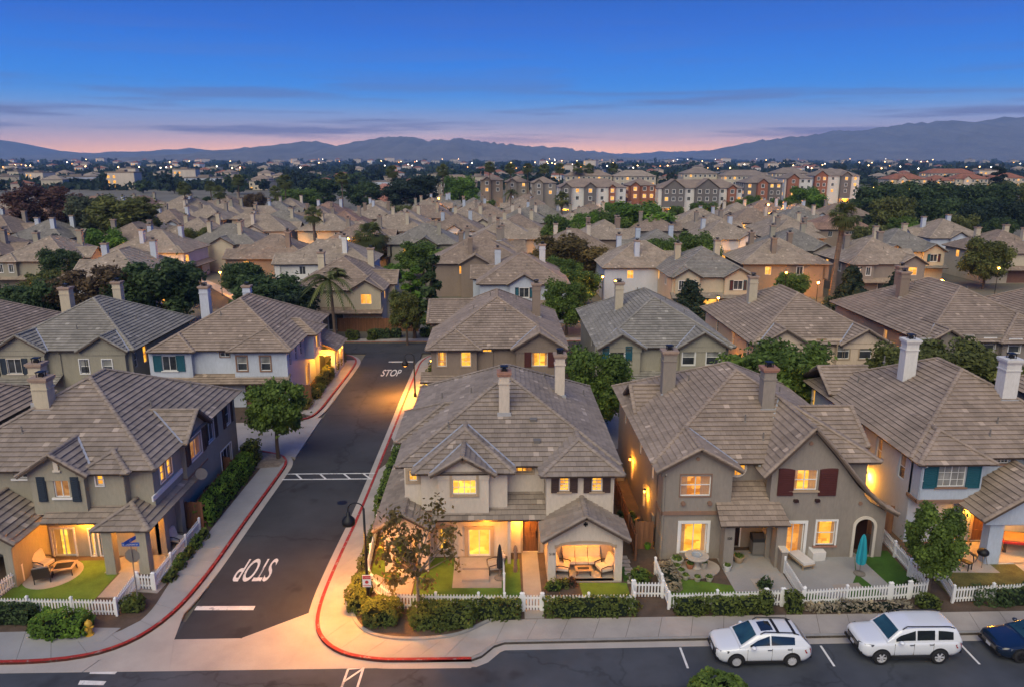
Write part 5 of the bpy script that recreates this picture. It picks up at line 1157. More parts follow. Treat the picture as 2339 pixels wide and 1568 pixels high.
tpx('tall', 208, 0, 438, 'tall grey green tree left of its olive neighbour beyond the rows of roofs', Y=172, wide=1.3); tpx('tall', 285, 0, 440, 'tall olive tree with pale branches beyond the rows of roofs', Y=168, mat='olive', wide=1.75); tpx('loose', 98, 0, 422, 'dark red brown tree beyond the rows of roofs', Y=195, mat='red', wide=1.4)
for u, v, Y, k, m_, w_, lab in ((735, 404, 330, 'tall', 'dark', 1.6, 'dark tree behind the palms near the pink dome'), (828, 415, 300, 'loose', 'dark', 1.6, 'dark tree beside the pink dome'), (938, 402, 300, 'loose', 'deep', 1.8, 'very dark broad tree past the pink dome'), (1050, 404, 310, 'flat', 'bright', 1.0, 'bright green spreading tree before the far terraces'), (680, 430, 280, 'loose2', 'green', 1.6, 'green tree among the paired palms'), (575, 440, 260, 'loose', 'brown', 1.0, 'brownish tree before the far left houses'), (905, 468, 235, 'loose2', 'olive', 1.5, 'olive bushy tree over the roofs by the pink dome'), (1845, 428, 262, 'round2', 'bright', 1.2, 'small bright tree before the lit terraces')):
    tpx(k, u, 0, v, lab, Y=Y, wide=w_, mat=m_)
rd = random.Random(5)
for i, (u, v, Y, w_) in enumerate(((2010, 425, 235, 1.2), (2060, 418, 250, 1.3), (2110, 420, 245, 1.3), (2165, 415, 255, 1.3), (2215, 425, 250, 1.3), (2270, 420, 260, 1.2), (2325, 415, 262, 1.3), (2040, 452, 205, 1.0), (2150, 458, 205, 1.1), (2235, 470, 195, 1.0), (2310, 462, 200, 1.1), (2285, 495, 170, .9), (2200, 492, 178, .9))):
    tpx(rd.choice(['flat', 'loose', 'flat']), u, 0, v, 'dark spreading park tree in the grove past the roofs', Y=Y, wide=w_, mat=rd.choice(['dark', 'deep', 'dark', 'olive']), group='park trees in the grove past the roofs')
# greenery between the rows of roofs
rd2 = random.Random(41); ng = 0; tries = 0
while ng < 75 and tries < 3000:
    tries += 1; Y = rd2.uniform(108, 285); x = rd2.uniform(-.62, .62) * Y
    if any(abs(x - a) < 7.6 and abs(Y - b) < 8.2 for a, b in taken): continue
    k = rd2.choice(['round2', 'round', 'loose2', 'loose', 'cone', 'round2']); m_ = {'cone': None}.get(k, rd2.choice(['green', 'dark', 'olive', 'bright', 'green', 'autumn'])); taken.append((x, Y))
    nm = {'cone': 'pointed conifer', None: ''}.get(k, {'green': 'green bushy tree', 'dark': 'dark bushy tree', 'olive': 'olive bushy tree', 'bright': 'bright green bushy tree', 'autumn': 'rusty bushy tree'}.get(m_, ''))
    tree(k, x, Y, rd2.uniform(4.6, 8.5), nm + ' in a yard between the rows of roofs', mat=m_, wide=rd2.uniform(.9, 1.4), group=nm + 's in yards between the rows of roofs'); ng += 1
# palms
def palm_data(seed, R, nfr, fan=True, droop=.6, mat='leaf_palm'):
    rg = np.random.default_rng(seed); Q = []; T = []
    for i in range(nfr):
        az = i * 2.399 + rg.uniform(-.2, .2); el = math.radians(rg.uniform(-45, 80) if fan else rg.uniform(-25, 75))
        L = R * rg.uniform(.75, 1.05); d0 = np.array([math.cos(az) * math.cos(el), math.sin(az) * math.cos(el), math.sin(el)])
        side = np.array([-math.sin(az), math.cos(az), 0]); up = np.cross(d0, side) * -1
        tn = rg.uniform(.2, .9) * (1 if el > -.3 else .35)
        if fan:       # a stalk and a hand of pointed blades
            base = d0 * L * .45
            for a in np.linspace(-1.15, 1.15, 9):
                dd = d0 * math.cos(a) + side * math.sin(a); tip = base + dd * L * .58 + np.array([0, 0, -droop * .28 * L * (1 + abs(a))]); mid = base + dd * L * .3
                w_ = np.cross(dd, up) ; w_ = w_ / (np.linalg.norm(w_) + 1e-9) * L * .045
                Q.append([base, mid - w_, tip, mid + w_]); T.append(tn)
            w_ = side * .03; Q.append([-w_, base - w_, base + w_, w_]); T.append(.2)
        else:         # feather frond: arching rib with leaflets
            n = 16; prev = np.zeros(3)
            for j in range(1, n + 1):
                t = j / n; p = d0 * L * t + np.array([0, 0, -droop * L * t * t]); tl = p - prev; tl = tl / np.linalg.norm(tl)
                for sg in (-1, 1):
                    dd = side * sg * .9 + tl * .55 + np.array([0, 0, -.45]); dd /= np.linalg.norm(dd); ll = L * .30 * math.sin(math.pi * min(1, t * .8 + .15)); tip = p + dd * ll; w_ = tl * L * .018
                    Q.append([prev, p - w_ * 0, tip, prev * .4 + tip * .6 + w_ * 2]); T.append(tn + rg.uniform(-.1, .1))
                prev = p
    o = quads('crown', np.array(Q), np.clip(np.array(T), 0, 1), mat); d = o.data; bpy.data.objects.remove(o); return d
FAN = [palm_data(21, 1.7, 60), palm_data(22, 1.7, 54)]; FEATHER = palm_data(23, 3.4, 26, False, .75); SKIRT = None
def palm(x, y, h, R, label, fan=True, group=None, rt=.22, lean=0., mat=None, n=0):
    o = thing('palm_tree', label, 'palm', (x, y, 0), 0, group)
    mb = MB(); k = 10; pts = [(lean * (i / k) ** 2, 0, h * i / k - .1) for i in range(k + 1)]; mb.path(pts, [rt * (1.35 - .45 * min(1, i / 3) + (.25 if i >= k - 1 and fan else 0)) for i in range(k + 1)], 10); mb.build('trunk', 'palm_trunk', o)
    c = link('crown', FAN[n % 2] if fan else FEATHER, o, (lean, 0, h)); s = R / (1.7 if fan else 3.4); c.scale = (s, s, s); c.rotation_euler = (0, 0, x + y)
    if mat: c.material_slots[0].link = 'OBJECT'; c.material_slots[0].material = M['leaf_' + mat]
    if fan:
        mb = MB(); rr2 = random.Random(int(abs(x * 10)))
        for i in range(46):
            a = rr2.uniform(0, 6.28); z0 = h - rr2.uniform(.0, .5) * R / 1.7; L = rr2.uniform(.5, .95) * R * .55; w = .06 * R
            p = Vector((lean + .25 * math.cos(a), .25 * math.sin(a), z0)); q = p + Vector((math.cos(a) * L * .45, math.sin(a) * L * .45, -L)); sd = Vector((-math.sin(a), math.cos(a), 0)) * w
            mb.add([tuple(p), tuple(p * .4 + q * .6 - sd), tuple(q), tuple(p * .4 + q * .6 + sd)], [(0, 1, 2, 3)], rr2.random())
        mb.build('dead_fronds', 'leaf_brown', o)
    return o
x, y = G(1897, 693); palm(x, y, ZAT(1908, 492, y)[1], 2.7, 'tall fan palm with a thick straight trunk among the middle houses', rt=.42, lean=.75)
x, y = G(766, 782); palm(x, y, ZAT(760, 640, y)[1], 4.6, 'feathery queen palm beside the cross street corner house', fan=False, rt=.2, lean=-.3)
for i, (u, v, Y, R, lab) in enumerate(((845, 538, 138, 3.4, 'short full fan palm beside the bright lantern'), (715, 492, 165, 2.6, 'fan palm rising over the roofs by the lane'), (1167, 440, 245, 3.6, 'feathered palm before the far terraces'), (1283, 455, 215, 3.0, 'palm beside the bright green tree cluster'))):
    x, z = ZAT(u, v, Y); palm(x, Y, z, R, lab, fan=(i != 2), rt=.3, n=i)
for i, (u, v, Y, R) in enumerate(((420, 430, 250, 2.3), (500, 440, 240, 2.3), (543, 412, 270, 2.2), (628, 438, 250, 2.0), (650, 415, 262, 2.6), (780, 408, 268, 2.6), (895, 392, 300, 2.5), (1011, 390, 300, 2.6), (1118, 382, 345, 2.5), (1165, 385, 345, 2.6), (1205, 385, 350, 2.5), (1243, 386, 352, 2.6), (1278, 385, 356, 2.5), (1320, 384, 420, 3.2), (1400, 384, 430, 3.0), (140, 468, 210, 2.6), (480, 425, 280, 2.0), (1345, 386, 425, 3.0))):
    x, z = ZAT(u, v, Y); palm(x, Y, z, R * 1.3, 'slender fan palm standing high over the far roofs', True, 'slender fan palms over the far roofs', .2, 0, None, i)
# ------------------------------------------------------------------ terraces, the far town, hills and haze
def terrace(label, u0, u1, v_eave, Y, wall, wall2, tile, gables, storeys=2, litp=.4, seed=0, depth=14, porch=True):
    x0, ze = ZAT(u0, v_eave, Y); x1, _ = ZAT(u1, v_eave, Y); rr_ = random.Random(seed)
    h = House(label, ((x0 + x1) / 2, Y + depth / 2, 0), wall, tile, detail=0, name='terrace', cat='terrace', fascia='tile_' + tile)
    def wins(a, b, zb):
        W_ = []; n = max(1, int((b - a) / 2.6))
        for st in range(storeys):
            z0 = zb - 2.9 * (st + 1) + .9
            if z0 < .3: continue
            for i in range(n):
                m_ = a + (b - a) * (i + .5) / n; o = {'lit': 'far'} if rr_.random() < litp else {}; o.update(trim='trim_white', tw=.12)
                W_.append(('win', m_ - .6, m_ + .6, z0, z0 + 1.4, o))
        return W_
    gs = [(x0 + (x1 - x0) * a, x0 + (x1 - x0) * b, w) for a, b, w in gables]
    free_ = []; cur = x0
    for a, b, w in gs: free_.append((cur, a)); cur = b
    free_.append((cur, x1))
    h.vol(x0 + .4, x1 - .4, Y + .5, Y + depth - .5, 0, ze, S=[w for a, b in free_ if b - a > 2 for w in wins(a + .5, b - .5, ze)], E=wins(Y + 1, Y + depth - 1, ze), W=wins(Y + 1, Y + depth - 1, ze))
    for a, b, w in gs:
        h.vol(a + .4, b - .4, Y - 1.2, Y + 1, 0, ze, sides='SWE', mat=w, S=wins(a + .6, b - .6, ze)); h.roof(a, b, Y - 1.7, Y + 5, ze - .05, .75, ends='go', gw=False)
        m_ = (a + b) / 2; h.wbits.setdefault('stucco_' + w, MB()).ext([(a + .5, Y - 1.18, ze - .1), (b - .5, Y - 1.18, ze - .1), (m_, Y - 1.18, ze + .75 * (b - a) / 2 - .4)], (0, .2, 0))
    h.roof(x0, x1, Y, Y + depth, ze, .45, axis='x' if x1 - x0 > depth else 'y')
    if porch:
        for a, b, w in gs[:3]: h.band([(a + .3, b - .3, Y - 3.0, Y - 1.2, 2.6, 2.85), (a + .4, a + .6, Y - 2.9, Y - 2.7, 0, 2.6), (b - .6, b - .4, Y - 2.9, Y - 2.7, 0, 2.6)], 'balcony', 'trim_cream'); lamp('terrace_light', ((a + b) / 2 - h.org[0], Y - 2.0 - h.org[1], 2.2), 900, WARM, h.root, .3)
    h.done(0); return h
terrace('long terrace with dark gables and one yellow lit window beyond the roofs', 1275, 1432, 428, 296, 'white', 'darkgrey', 'warm', [(.02, .2, 'darkgrey'), (.36, .56, 'darkgrey'), (.72, .84, 'rust')], 2, .25, 1)
terrace('small terrace with two bright lit gables between the long ones', 1434, 1500, 424, 306, 'rust', 'rust', 'warm', [(.05, .42, 'rust')], 2, .9, 2)
terrace('long white terrace with two dark gables beyond the roofs', 1502, 1698, 430, 300, 'white', 'darkgrey', 'warm', [(.04, .32, 'darkgrey'), (.42, .72, 'darkgrey'), (.8, .92, 'rust')], 2, .2, 3)
terrace('grey terrace with lit entry and tall gable beside the street lamp', 1700, 1790, 418, 332, 'darkgrey', 'darkgrey', 'grey', [(.3, .6, 'rust')], 3, .35, 4)
terrace('three storey white and red terrace with glowing balconies', 1792, 1858, 408, 352, 'white', 'rust', 'grey', [(.05, .5, 'rust')], 3, .6, 5)
terrace('tall end terrace with red bay and white corner before the grove', 1858, 1966, 402, 368, 'white', 'rust', 'grey', [(.0, .3, 'rust'), (.55, .8, 'darkgrey')], 3, .5, 6)
for i, (u0, u1, v, Y, g_) in enumerate(((1095, 1150, 412, 350, 'brown'), (1152, 1210, 416, 352, 'taupe'), (1212, 1272, 418, 340, 'greybrown'), (990, 1090, 416, 356, 'taupe'))):
    terrace(['terrace with a yellow lit gable behind the slender palms', 'terrace with a taupe gable behind the slender palms', 'grey brown terrace end behind the slender palms', 'plain taupe terrace left of the yellow lit gable'][i], u0, u1, v, Y, g_, g_, 'brown', [(.1, .5, g_)], 2, .35, 20 + i, porch=i == 0)
for i, (u0, u1, v, Y) in enumerate(((1290, 1400, 402, 420), (1402, 1500, 403, 415), (1560, 1640, 397, 440), (1650, 1760, 402, 430), (1770, 1850, 396, 445))):
    terrace(['wide tan roofed block behind the dark gabled terrace', 'tan roofed block behind the bright lit gables', 'flat pale block behind the long white terrace', 'grey roofed block behind the lit entry terrace', 'grey roofed block behind the glowing balconies'][i], u0, u1, v, Y, 'sand', 'sand', ['brown', 'pale', 'grey', 'grey', 'grey'][i], [], 2, .2, 40 + i, porch=False)
for i, (u0, u1, v, Y) in enumerate(((2030, 2120, 410, 440), (2122, 2180, 413, 452), (2182, 2260, 409, 470), (2262, 2345, 407, 480), (2120, 2230, 396, 560))):
    terrace(['red roofed apartment block with dark stair tower past the grove', 'red roofed apartment block with a lit corner past the grove', 'red roofed apartment block behind the single dark cypress', 'red roofed apartment block at the picture edge past the grove', 'long red roofed block behind the other red roofs'][i], u0, u1, v, Y, 'sand', 'cream', 'terracotta', [(.2, .45, 'cream')] if i < 4 else [], 2, .35, 60 + i, porch=i in (1, 3))
tpx('column', 2287, 0, 373, 'single dark cypress before the red roofed blocks', Y=400, wide=2.2, mat='deep')
# the pink dome
x_, y_ = G(880, 470); zt = ZAT(880, 419, y_)[1]; Rd = 25 / PXM(x_, y_, 5)
dm = thing('dome_building', 'pink tiled dome building between the dark trees and a palm', 'dome', (x_, y_, 0))
mb = MB(); mb.lathe([(Rd, 0), (Rd, zt * .35), (Rd * .96, zt * .55), (Rd * .82, zt * .75), (Rd * .55, zt * .9), (Rd * .2, zt * .985), (.02, zt)], n=24); mk('dome_pink', (.36, .165, .125), .9, .2, .3, 3, .1); mb.build('dome', 'dome_pink', dm, smooth=True)
mb = MB(); mb.lathe([(Rd * 1.04, 0), (Rd * 1.04, zt * .2), (Rd * .98, zt * .2)], n=24); mb.build('plinth', 'stucco_sand', dm)
# far town: small buildings, one object each
FARP = []
def far_proto(w, d, h, wall, roof, kind, litn, seed):
    rr_ = random.Random(seed); a = MB(); a.box(-w / 2, w / 2, -d / 2, d / 2, 0, h); b = MB()
    if kind == 'hip': e = .5; q = d / 2 + e; zr_ = h + q * .4; b.add([(-w / 2 - e, -q, h), (w / 2 + e, -q, h), (w / 2 + e, q, h), (-w / 2 - e, q, h), (-w / 2 + q, 0, zr_), (w / 2 - q, 0, zr_)], [(0, 1, 5, 4), (1, 2, 5), (2, 3, 4, 5), (3, 0, 4), (3, 2, 1, 0)])
    else: b.box(-w / 2 - .2, w / 2 + .2, -d / 2 - .2, d / 2 + .2, h, h + .6); b.box(-w * .2, w * .1, -d * .2, d * .2, h + .6, h + 1.8)
    ws = []
    for i in range(max(2, int(w / 3.5))):
        for s_ in range(max(1, int(h / 3.2))):
            m_ = MB(); x = -w / 2 + w * (i + .5) / max(2, int(w / 3.5)); z = 1 + 3 * s_; m_.box(x - .8, x + .8, -d / 2 - .06, -d / 2 + .02, z, z + 1.5); ws.append((m_.mesh('window', 'room_far' if rr_.random() < litn else 'glass_dark')))
    FARP.append((a.mesh('wall', 'stucco_' + wall), b.mesh('roof', 'tile_' + roof), ws[:14]))
FARL = ['far sand block with flat grey roof in the town', 'far cream house with terracotta hip roof in the town', 'far sand house with pale hip roof in the town', 'far white villa with terracotta roof in the town', 'far wide blue grey hall with flat roof in the town', 'far lit yellow windowed block in the town', 'far peach house with brown roof in the town']
far_proto(16, 12, 7, 'sand', 'grey', 'flat', .15, 1); far_proto(13, 10, 6, 'cream', 'terracotta', 'hip', .2, 2); far_proto(14, 11, 6, 'sand', 'pale', 'hip', .15, 3); far_proto(12, 10, 7, 'white', 'terracotta', 'hip', .25, 4); far_proto(28, 16, 6, 'bluegrey', 'grey', 'flat', .3, 5); far_proto(20, 12, 10, 'cream', 'brown', 'flat', .9, 6); far_proto(13, 10, 6, 'peach', 'brown', 'hip', .15, 7)
FARG = [l.replace('far ', 'far ').replace(' in the town', 's of the town') for l in FARL]
rr = random.Random(77); placed = []
n_far = 0
while n_far < 270:
    v = 371.5 + 58 * rr.random() ** 1.7; Y = CAMH * FPX / (v - 361) * .96; u = rr.uniform(-20, 2360)
    if Y < 430 or (u > 1930 and Y < 620) or (u > 1280 and Y < 480): continue
    x, y = ZAT(u, 400, Y)[0], Y
    if any(abs(x - a) < 17 and abs(y - b) < 17 for a, b in placed): continue
    placed.append((x, y)); k = rr.choices(range(7), (2, 3, 3, 2, .7, .9, 3))[0]; s = 1 + min(.9, max(0, (Y - 700) / 2600))
    o = thing('town_building', FARL[k], 'building', (x, y, -.3), rr.uniform(-.5, .5), FARG[k]); o.scale = (s, s, s * rr.uniform(.8, 1.25))
    link('wall', FARP[k][0], o); link('roof', FARP[k][1], o)
    for wme in FARP[k][2][:(6 if Y < 900 else 4)]: link('window', wme, o)
    n_far += 1
for i in range(290):
    v = 371 + 70 * rr.random() ** 1.5; Y = CAMH * FPX / (v - 361); u = rr.uniform(-20, 2360)
    if Y < 300: Y += 150
    if (u > 1250 and Y < 470) or (u < 640 and Y < 330): Y += 260
    x = ZAT(u, 400, Y)[0]; s = rr.uniform(.8, 1.5) * (1 + min(1.0, Y / 2500))
    k = rr.choice(['dark round', 'dark round', 'olive', 'pointed']); o = thing('far_tree', {'dark round': 'dark round tree far off between the town buildings', 'olive': 'olive tree far off between the town buildings', 'pointed': 'narrow dark tree far off between the town buildings'}[k], 'tree', (x, Y, -.3), rr.uniform(0, 6), 'far %s trees of the town' % k)
    c, t_, H = TREE_P['far']; o.scale = (s * (.6 if k == 'pointed' else 1.25), s * (.6 if k == 'pointed' else 1.25), s * (1.2 if k == 'pointed' else 1)); link('trunk', t_, o); q = link('crown', c, o)
    if k == 'olive': q.material_slots[0].link = 'OBJECT'; q.material_slots[0].material = M['leaf_dark']
rg = np.random.default_rng(9); nc = 2600
vv = 369 + 62 * rg.random(nc) ** 1.3; YY = CAMH * FPX / (vv - 361); uu = rg.uniform(-40, 2380, nc); keep = ((YY > 520) | ((uu < 720) & (YY > 345))) & ~((uu > 1280) & (YY < 620)); YY = YY[keep]; uu = uu[keep]
cx_ = np.array([ZAT(a, 400, b)[0] for a, b in zip(uu, YY)]); rad_ = rg.uniform(5, 11, len(YY)) * (1 + YY / 2500)
P = []; Nn = []; Sz = []
for a, b, r_ in zip(cx_, YY, rad_):
    d = rg.normal(0, 1, (26, 3)); d /= np.linalg.norm(d, axis=1)[:, None]; d[:, 2] = np.abs(d[:, 2]); P.append(np.array([a, b, 0]) + d * np.array([r_ * 1.5, r_, 5.5 + b / 700]) * rg.uniform(.5, 1, (26, 1))); Nn.append(d); Sz.append(np.full(26, r_ * .42))
P = np.concatenate(P); Nn = np.concatenate(Nn); Sz = np.concatenate(Sz); Vq = leaf_quads(P, Nn, 1.0, rg); Vq = P[:, None, :] + (Vq - P[:, None, :]) * Sz[:, None, None]
tag(quads('woodland', Vq, rg.uniform(.1, .9, len(P)), 'leaf_deep'), 'dark green far off woodland between the town buildings below the hills', 'woodland', None, 'stuff')
# far lamps
lm1 = MB(); lm1.tube((0, 0, 0), (0, 0, 7.5), .12, n=6); lm1.box(-.1, 1.4, -.08, .08, 7.4, 7.55); lm1 = lm1.mesh('pole', 'iron')
lb = {k: MB().ball((1.3, 0, 7.25), .42, 8, 5).mesh('lamp_globe', k) for k in ('bulb_far', 'bulb_white', 'bulb_sodium')}
for i in range(120):
    v = 370.5 + 34 * rr.random() ** 1.3; Y = CAMH * FPX / (v - 361); u = rr.gauss(1650, 480) if rr.random() < .62 else rr.uniform(0, 2338)
    if Y < 520: Y += 350
    x = ZAT(u, 400, Y)[0]; kk = rr.choice(['bulb_far', 'bulb_far', 'bulb_white', 'bulb_sodium']); o = thing('street_lamp', {'bulb_far': 'warm glowing street lamp far off in the town', 'bulb_white': 'white glowing street lamp far off in the town', 'bulb_sodium': 'orange glowing street lamp far off in the town'}[kk], 'street lamp', (x, Y, -.3), 0, 'far %s lamps of the town' % {'bulb_far': 'warm', 'bulb_white': 'white', 'bulb_sodium': 'orange'}[kk])
    s = 1 + min(1.6, Y / 1500); o.scale = (s, s, s * .9); link('pole', lm1, o); link('lamp_globe', lb[kk], o)
for u, v, Y, p_, lab in ((2072, 481, 245, 1500, 'orange street lamp glowing before the grove'), (1748, 528, 225, 1500, 'orange street lamp beside the lit entry terrace'), (2233, 436, 330, 1500, 'orange street lamp glowing among the dark park trees'), (1782, 462, 300, 900, 'small orange street lamp between the terraces'), (996, 452, 250, 500, 'small amber street lamp beside the green tree among the palms'), (1990, 428, 350, 1200, 'orange street lamp before the red roofed blocks')):
    v = {481: 426, 528: 466}.get(v, v); x, z = ZAT(u, v, Y); o = thing('street_lamp', lab, 'street lamp', (x, Y, 0)); mb = MB(); mb.tube((0, 0, 0), (0, 0, z), .09, n=8); mb.box(-.1, .9, -.06, .06, z, z + .12); mb.build('pole', 'iron', o); mb = MB(); mb.ball((.8, 0, z - .2), .34, 10, 6); mb.build('lamp_globe', 'bulb_sodium', o); lamp('glow', (.8, -.5, z - .7), p_, SODIUM, o, .3)
# hills
def hills(name, prof, D, seed, mat, front=2600):
    rg_ = np.random.default_rng(seed); us = [p[0] for p in prof]; vs = [p[1] for p in prof]
    U = np.arange(us[0], us[-1], 7.0); Vv = np.interp(U, us, vs)
    ker = np.ones(5) / 5; Vs = np.convolve(np.pad(Vv, 2, 'edge'), ker, 'valid'); n = len(U)
    sp = np.convolve(rg_.normal(0, 1, n + 8), np.ones(9) / 3, 'valid'); rows = np.linspace(0, 1, 15); verts = []
    for j, t in enumerate(rows):
        for i in range(n):
            x, z = ZAT(U[i], Vs[i], D)
            if t <= .75: f = t / .75; hh = z * (f ** 1.25) * (1 - .16 * math.sin(math.pi * f) * sp[i]); y = D - front * (1 - f)
            else: f = (t - .75) / .25; hh = z * (1 - f) ** 1.1; y = D + front * .7 * f
            wob = 60 * math.sin(i * .37 + j * 1.3) * math.sin(math.pi * min(1, t / .75)); verts.append((x, y + wob, max(-.2, hh - .2 + (rg_.normal(0, 5) if 0 < t < .74 else 0))))
    f = [(j * n + i, j * n + i + 1, (j + 1) * n + i + 1, (j + 1) * n + i) for j in range(14) for i in range(n - 1)]
    mb = MB(); mb.add(verts, f); o = mb.build(name, mat, smooth=True); o['kind'] = 'structure'; return o
mk('hillside', (.15, .14, .12), .95, .3, .004, .03, .0)
hills('hills', [(-500, 305), (-60, 308), (0, 316), (50, 332), (110, 346), (200, 350), (300, 347), (400, 345), (462, 338), (500, 347), (560, 351), (700, 357)], 7000, 1, 'hillside')
hills('hills', [(400, 360), (500, 348), (600, 335), (640, 330), (690, 322), (722, 320), (750, 324), (780, 337), (830, 323), (870, 313), (912, 309), (950, 312), (990, 321), (1050, 316), (1100, 321), (1200, 333), (1280, 335), (1330, 346), (1400, 360)], 5600, 2, 'hillside', 2200)
hills('hills', [(1240, 357), (1350, 344), (1420, 351), (1500, 347), (1600, 343), (1720, 350), (1800, 357)], 8000, 3, 'hillside')
hills('hills', [(1540, 361), (1600, 348), (1680, 330), (1760, 315), (1850, 307), (1882, 297), (1960, 292), (2050, 283), (2130, 275), (2200, 273), (2268, 263), (2305, 262), (2350, 268), (2500, 258), (2700, 285), (2900, 300)], 6200, 4, 'hillside', 2300)
# the evening air
m, t, b, o = newmat('evening_air'); t.nodes.remove(b); pv = t.nodes.new('ShaderNodeVolumePrincipled'); pv.inputs['Color'].default_value = (.30, .55, 1.0, 1); pv.inputs['Density'].default_value = .00012; pv.inputs['Anisotropy'].default_value = .0
t.links.new(pv.outputs[0], o.inputs['Volume'])
mb = MB(); mb.box(-9800, 9800, -420, 10600, -1.4, 470); hz = mb.build('haze', 'evening_air'); tag(hz, 'thin blue evening haze over the whole valley', 'haze', None, 'stuff')
# ------------------------------------------------------------------ fences, hedges and small plants
_pk = MB(); w_ = .036; h_ = .92
_pk.ext([(-w_, -.011, .08), (w_, -.011, .08), (w_, -.011, h_ - .06), (0, -.011, h_), (-w_, -.011, h_ - .06)], (0, .022, 0)); PICKET = _pk.mesh('picket', 'vinyl')
_po = MB(); _po.box(-.055, .055, -.055, .055, 0, .98); _po.add([(-.075, -.075, .98), (.075, -.075, .98), (.075, .075, .98), (-.075, .075, .98), (0, 0, 1.07)], [(0, 3, 2, 1), (0, 1, 4), (1, 2, 4), (2, 3, 4), (3, 0, 4)]); POST = _po.mesh('post', 'vinyl')
def picket_fence(label, pts, name='picket_fence', cat='fence', sp=.155, post=2.1, ends=True):
    root = thing(name, label, cat, (pts[0][0], pts[0][1], 0))
    ox, oy = pts[0]
    for (x0, y0), (x1, y1) in zip(pts, pts[1:]):
        L = math.dist((x0, y0), (x1, y1)); a = math.atan2(y1 - y0, x1 - x0); n = max(2, round(L / sp))
        for i in range(n):
            f = (i + .5) / n; o = link('picket', PICKET, root, (x0 + (x1 - x0) * f - ox - math.sin(a) * -.04 * -1, y0 + (y1 - y0) * f - oy - math.cos(a) * .04, 0), a)
        for z in (.2, .68):
            mb = MB(); mb.box(0, L, -.022, .022, z, z + .085); mb.build('rail', 'vinyl', root, loc=(x0 - ox, y0 - oy, 0), rz=a)
        m_ = max(1, round(L / post))
        for i in range(m_ + (1 if (x1, y1) == pts[-1] and ends else 0)): link('post', POST, root, (x0 + (x1 - x0) * i / m_ - ox, y0 + (y1 - y0) * i / m_ - oy, 0), a)
    return root
picket_fence('white picket fence round the olive corner house lawn', [(-27.5, 33.4), (-18.7, 32.95), (-18.8, 35.3)])
picket_fence('white picket gate of the olive corner house', [(-18.72, 35.3), (-17.9, 35.2)], 'picket_gate', 'gate', post=5)
picket_fence('white picket fence beside the pavement under the olive house hedge', [(-17.82, 35.2), (-17.82, 41.3)])
picket_fence('white picket fence dividing the olive house lawn from its neighbour', [(-25.5, 33.6), (-25.2, 36.2)])
picket_fence('white picket fence curving round the cream corner house garden', [(-7.25, 41.5), (-7.0, 36.2), (-6.5, 34.8), (-5.2, 33.2), (1.15, 32.95)])
picket_fence('white picket gate at the front path of the cream corner house', [(1.25, 32.95), (2.15, 32.93)], 'picket_gate', 'gate', post=5)
picket_fence('white picket fence behind the clipped box hedge of the cream house', [(2.22, 32.93), (6.75, 32.9), (6.85, 34.0)])
picket_fence('white picket divider between patio and front path of the cream house', [(.32, 33.0), (.32, 36.6)])
picket_fence('white picket gate over the narrow path between cream and taupe houses', [(6.95, 34.0), (8.4, 33.95)], 'picket_gate', 'gate', post=5)
picket_fence('white picket fence along the taupe house flower lawn', [(8.48, 36.2), (8.48, 32.95), (13.35, 33.08)])
picket_fence('white picket gate between two clipped hedge cubes', [(13.45, 33.08), (14.2, 33.1)], 'picket_gate', 'gate', post=5)
picket_fence('white picket fence before the taupe house parasol', [(14.3, 33.1), (15.3, 33.12), (19.85, 33.5)])
picket_fence('white picket gate with crossbrace beside the dark young tree', [(19.95, 33.5), (20.9, 33.6)], 'picket_gate', 'gate', post=5)
picket_fence('white picket fence from the crossbraced gate to the dark young tree', [(21.0, 33.62), (21.95, 33.75), (22.05, 35.7)])
picket_fence('white picket divider between the potted patio and the parasol patio', [(15.38, 33.2), (15.5, 36.2)])
picket_fence('white picket fence between the taupe and pale blue houses', [(22.45, 39.6), (22.2, 35.8), (23.45, 35.3), (22.95, 33.2), (33.5, 33.9)])
# low walls and board fences
_pl = MB(); _pl.box(0, .138, 0, .022, 0, 1.0); PLANKS = []
for i in range(5):
    q = MB(); q.box(0, .138, 0, .022 + .004 * (i % 3), 0, 1.0, .1 + .2 * i); PLANKS.append(q.mesh('plank', 'wood_fence'))
def board_fence(label, p, q, h, name='board_fence'):
    L = math.dist(p, q); a = math.atan2(q[1] - p[1], q[0] - p[0]); root = thing(name, label, 'fence', (p[0], p[1], 0), a); n = int(L / .145)
    for i in range(n): o = link('plank', PLANKS[(i * 7) % 5], root, (i * .145, 0, 0)); o.scale = (1, 1, h * (1 + .01 * ((i * 13) % 5 - 2)))
    for z in (.3, h - .3):
        mb = MB(); mb.box(0, L, .03, .08, z, z + .09); mb.build('rail', 'wood_fence', root)
    for i in range(int(L / 2.4) + 1): mb = MB(); mb.box(i * 2.4 - .05, i * 2.4 + .05, .03, .13, 0, h + .05); mb.build('post', 'wood_fence', root)
    return root
board_fence('brown board fence behind the hedge along the cream corner house', (-6.85, 51.8), (-6.85, 41.6), 1.6); board_fence('brown board fence in the narrow gap between cream and taupe houses', (7.75, 37.6), (7.75, 52.3), 1.6)
board_fence('orange brown board fence panel beside the olive house hedge', (-19.0, 42.0), (-17.7, 42.0), 1.7); board_fence('brown board fence behind the long hedge of the olive house', (-18.55, 42.0), (-18.5, 51.6), 1.35)
board_fence('dark board fence at the end of the olive house side yard', (-19.0, 49.0), (-18.45, 49.0), 1.7); board_fence('brown board fence panel between the taupe and pale blue houses', (21.7, 40.4), (23.6, 40.4), 1.8)
board_fence('long brown board fence before the sand house across the cross street', G(772, 757), G(957, 757), 1.75); board_fence('brown gate fence panel beside the blue grey corner house', (-18.6, 66.0), (-16.9, 66.0), 1.7)
board_fence('grey lattice fence panel beside the taupe house', (7.9, 38.9), (9.0, 38.9), 1.7)
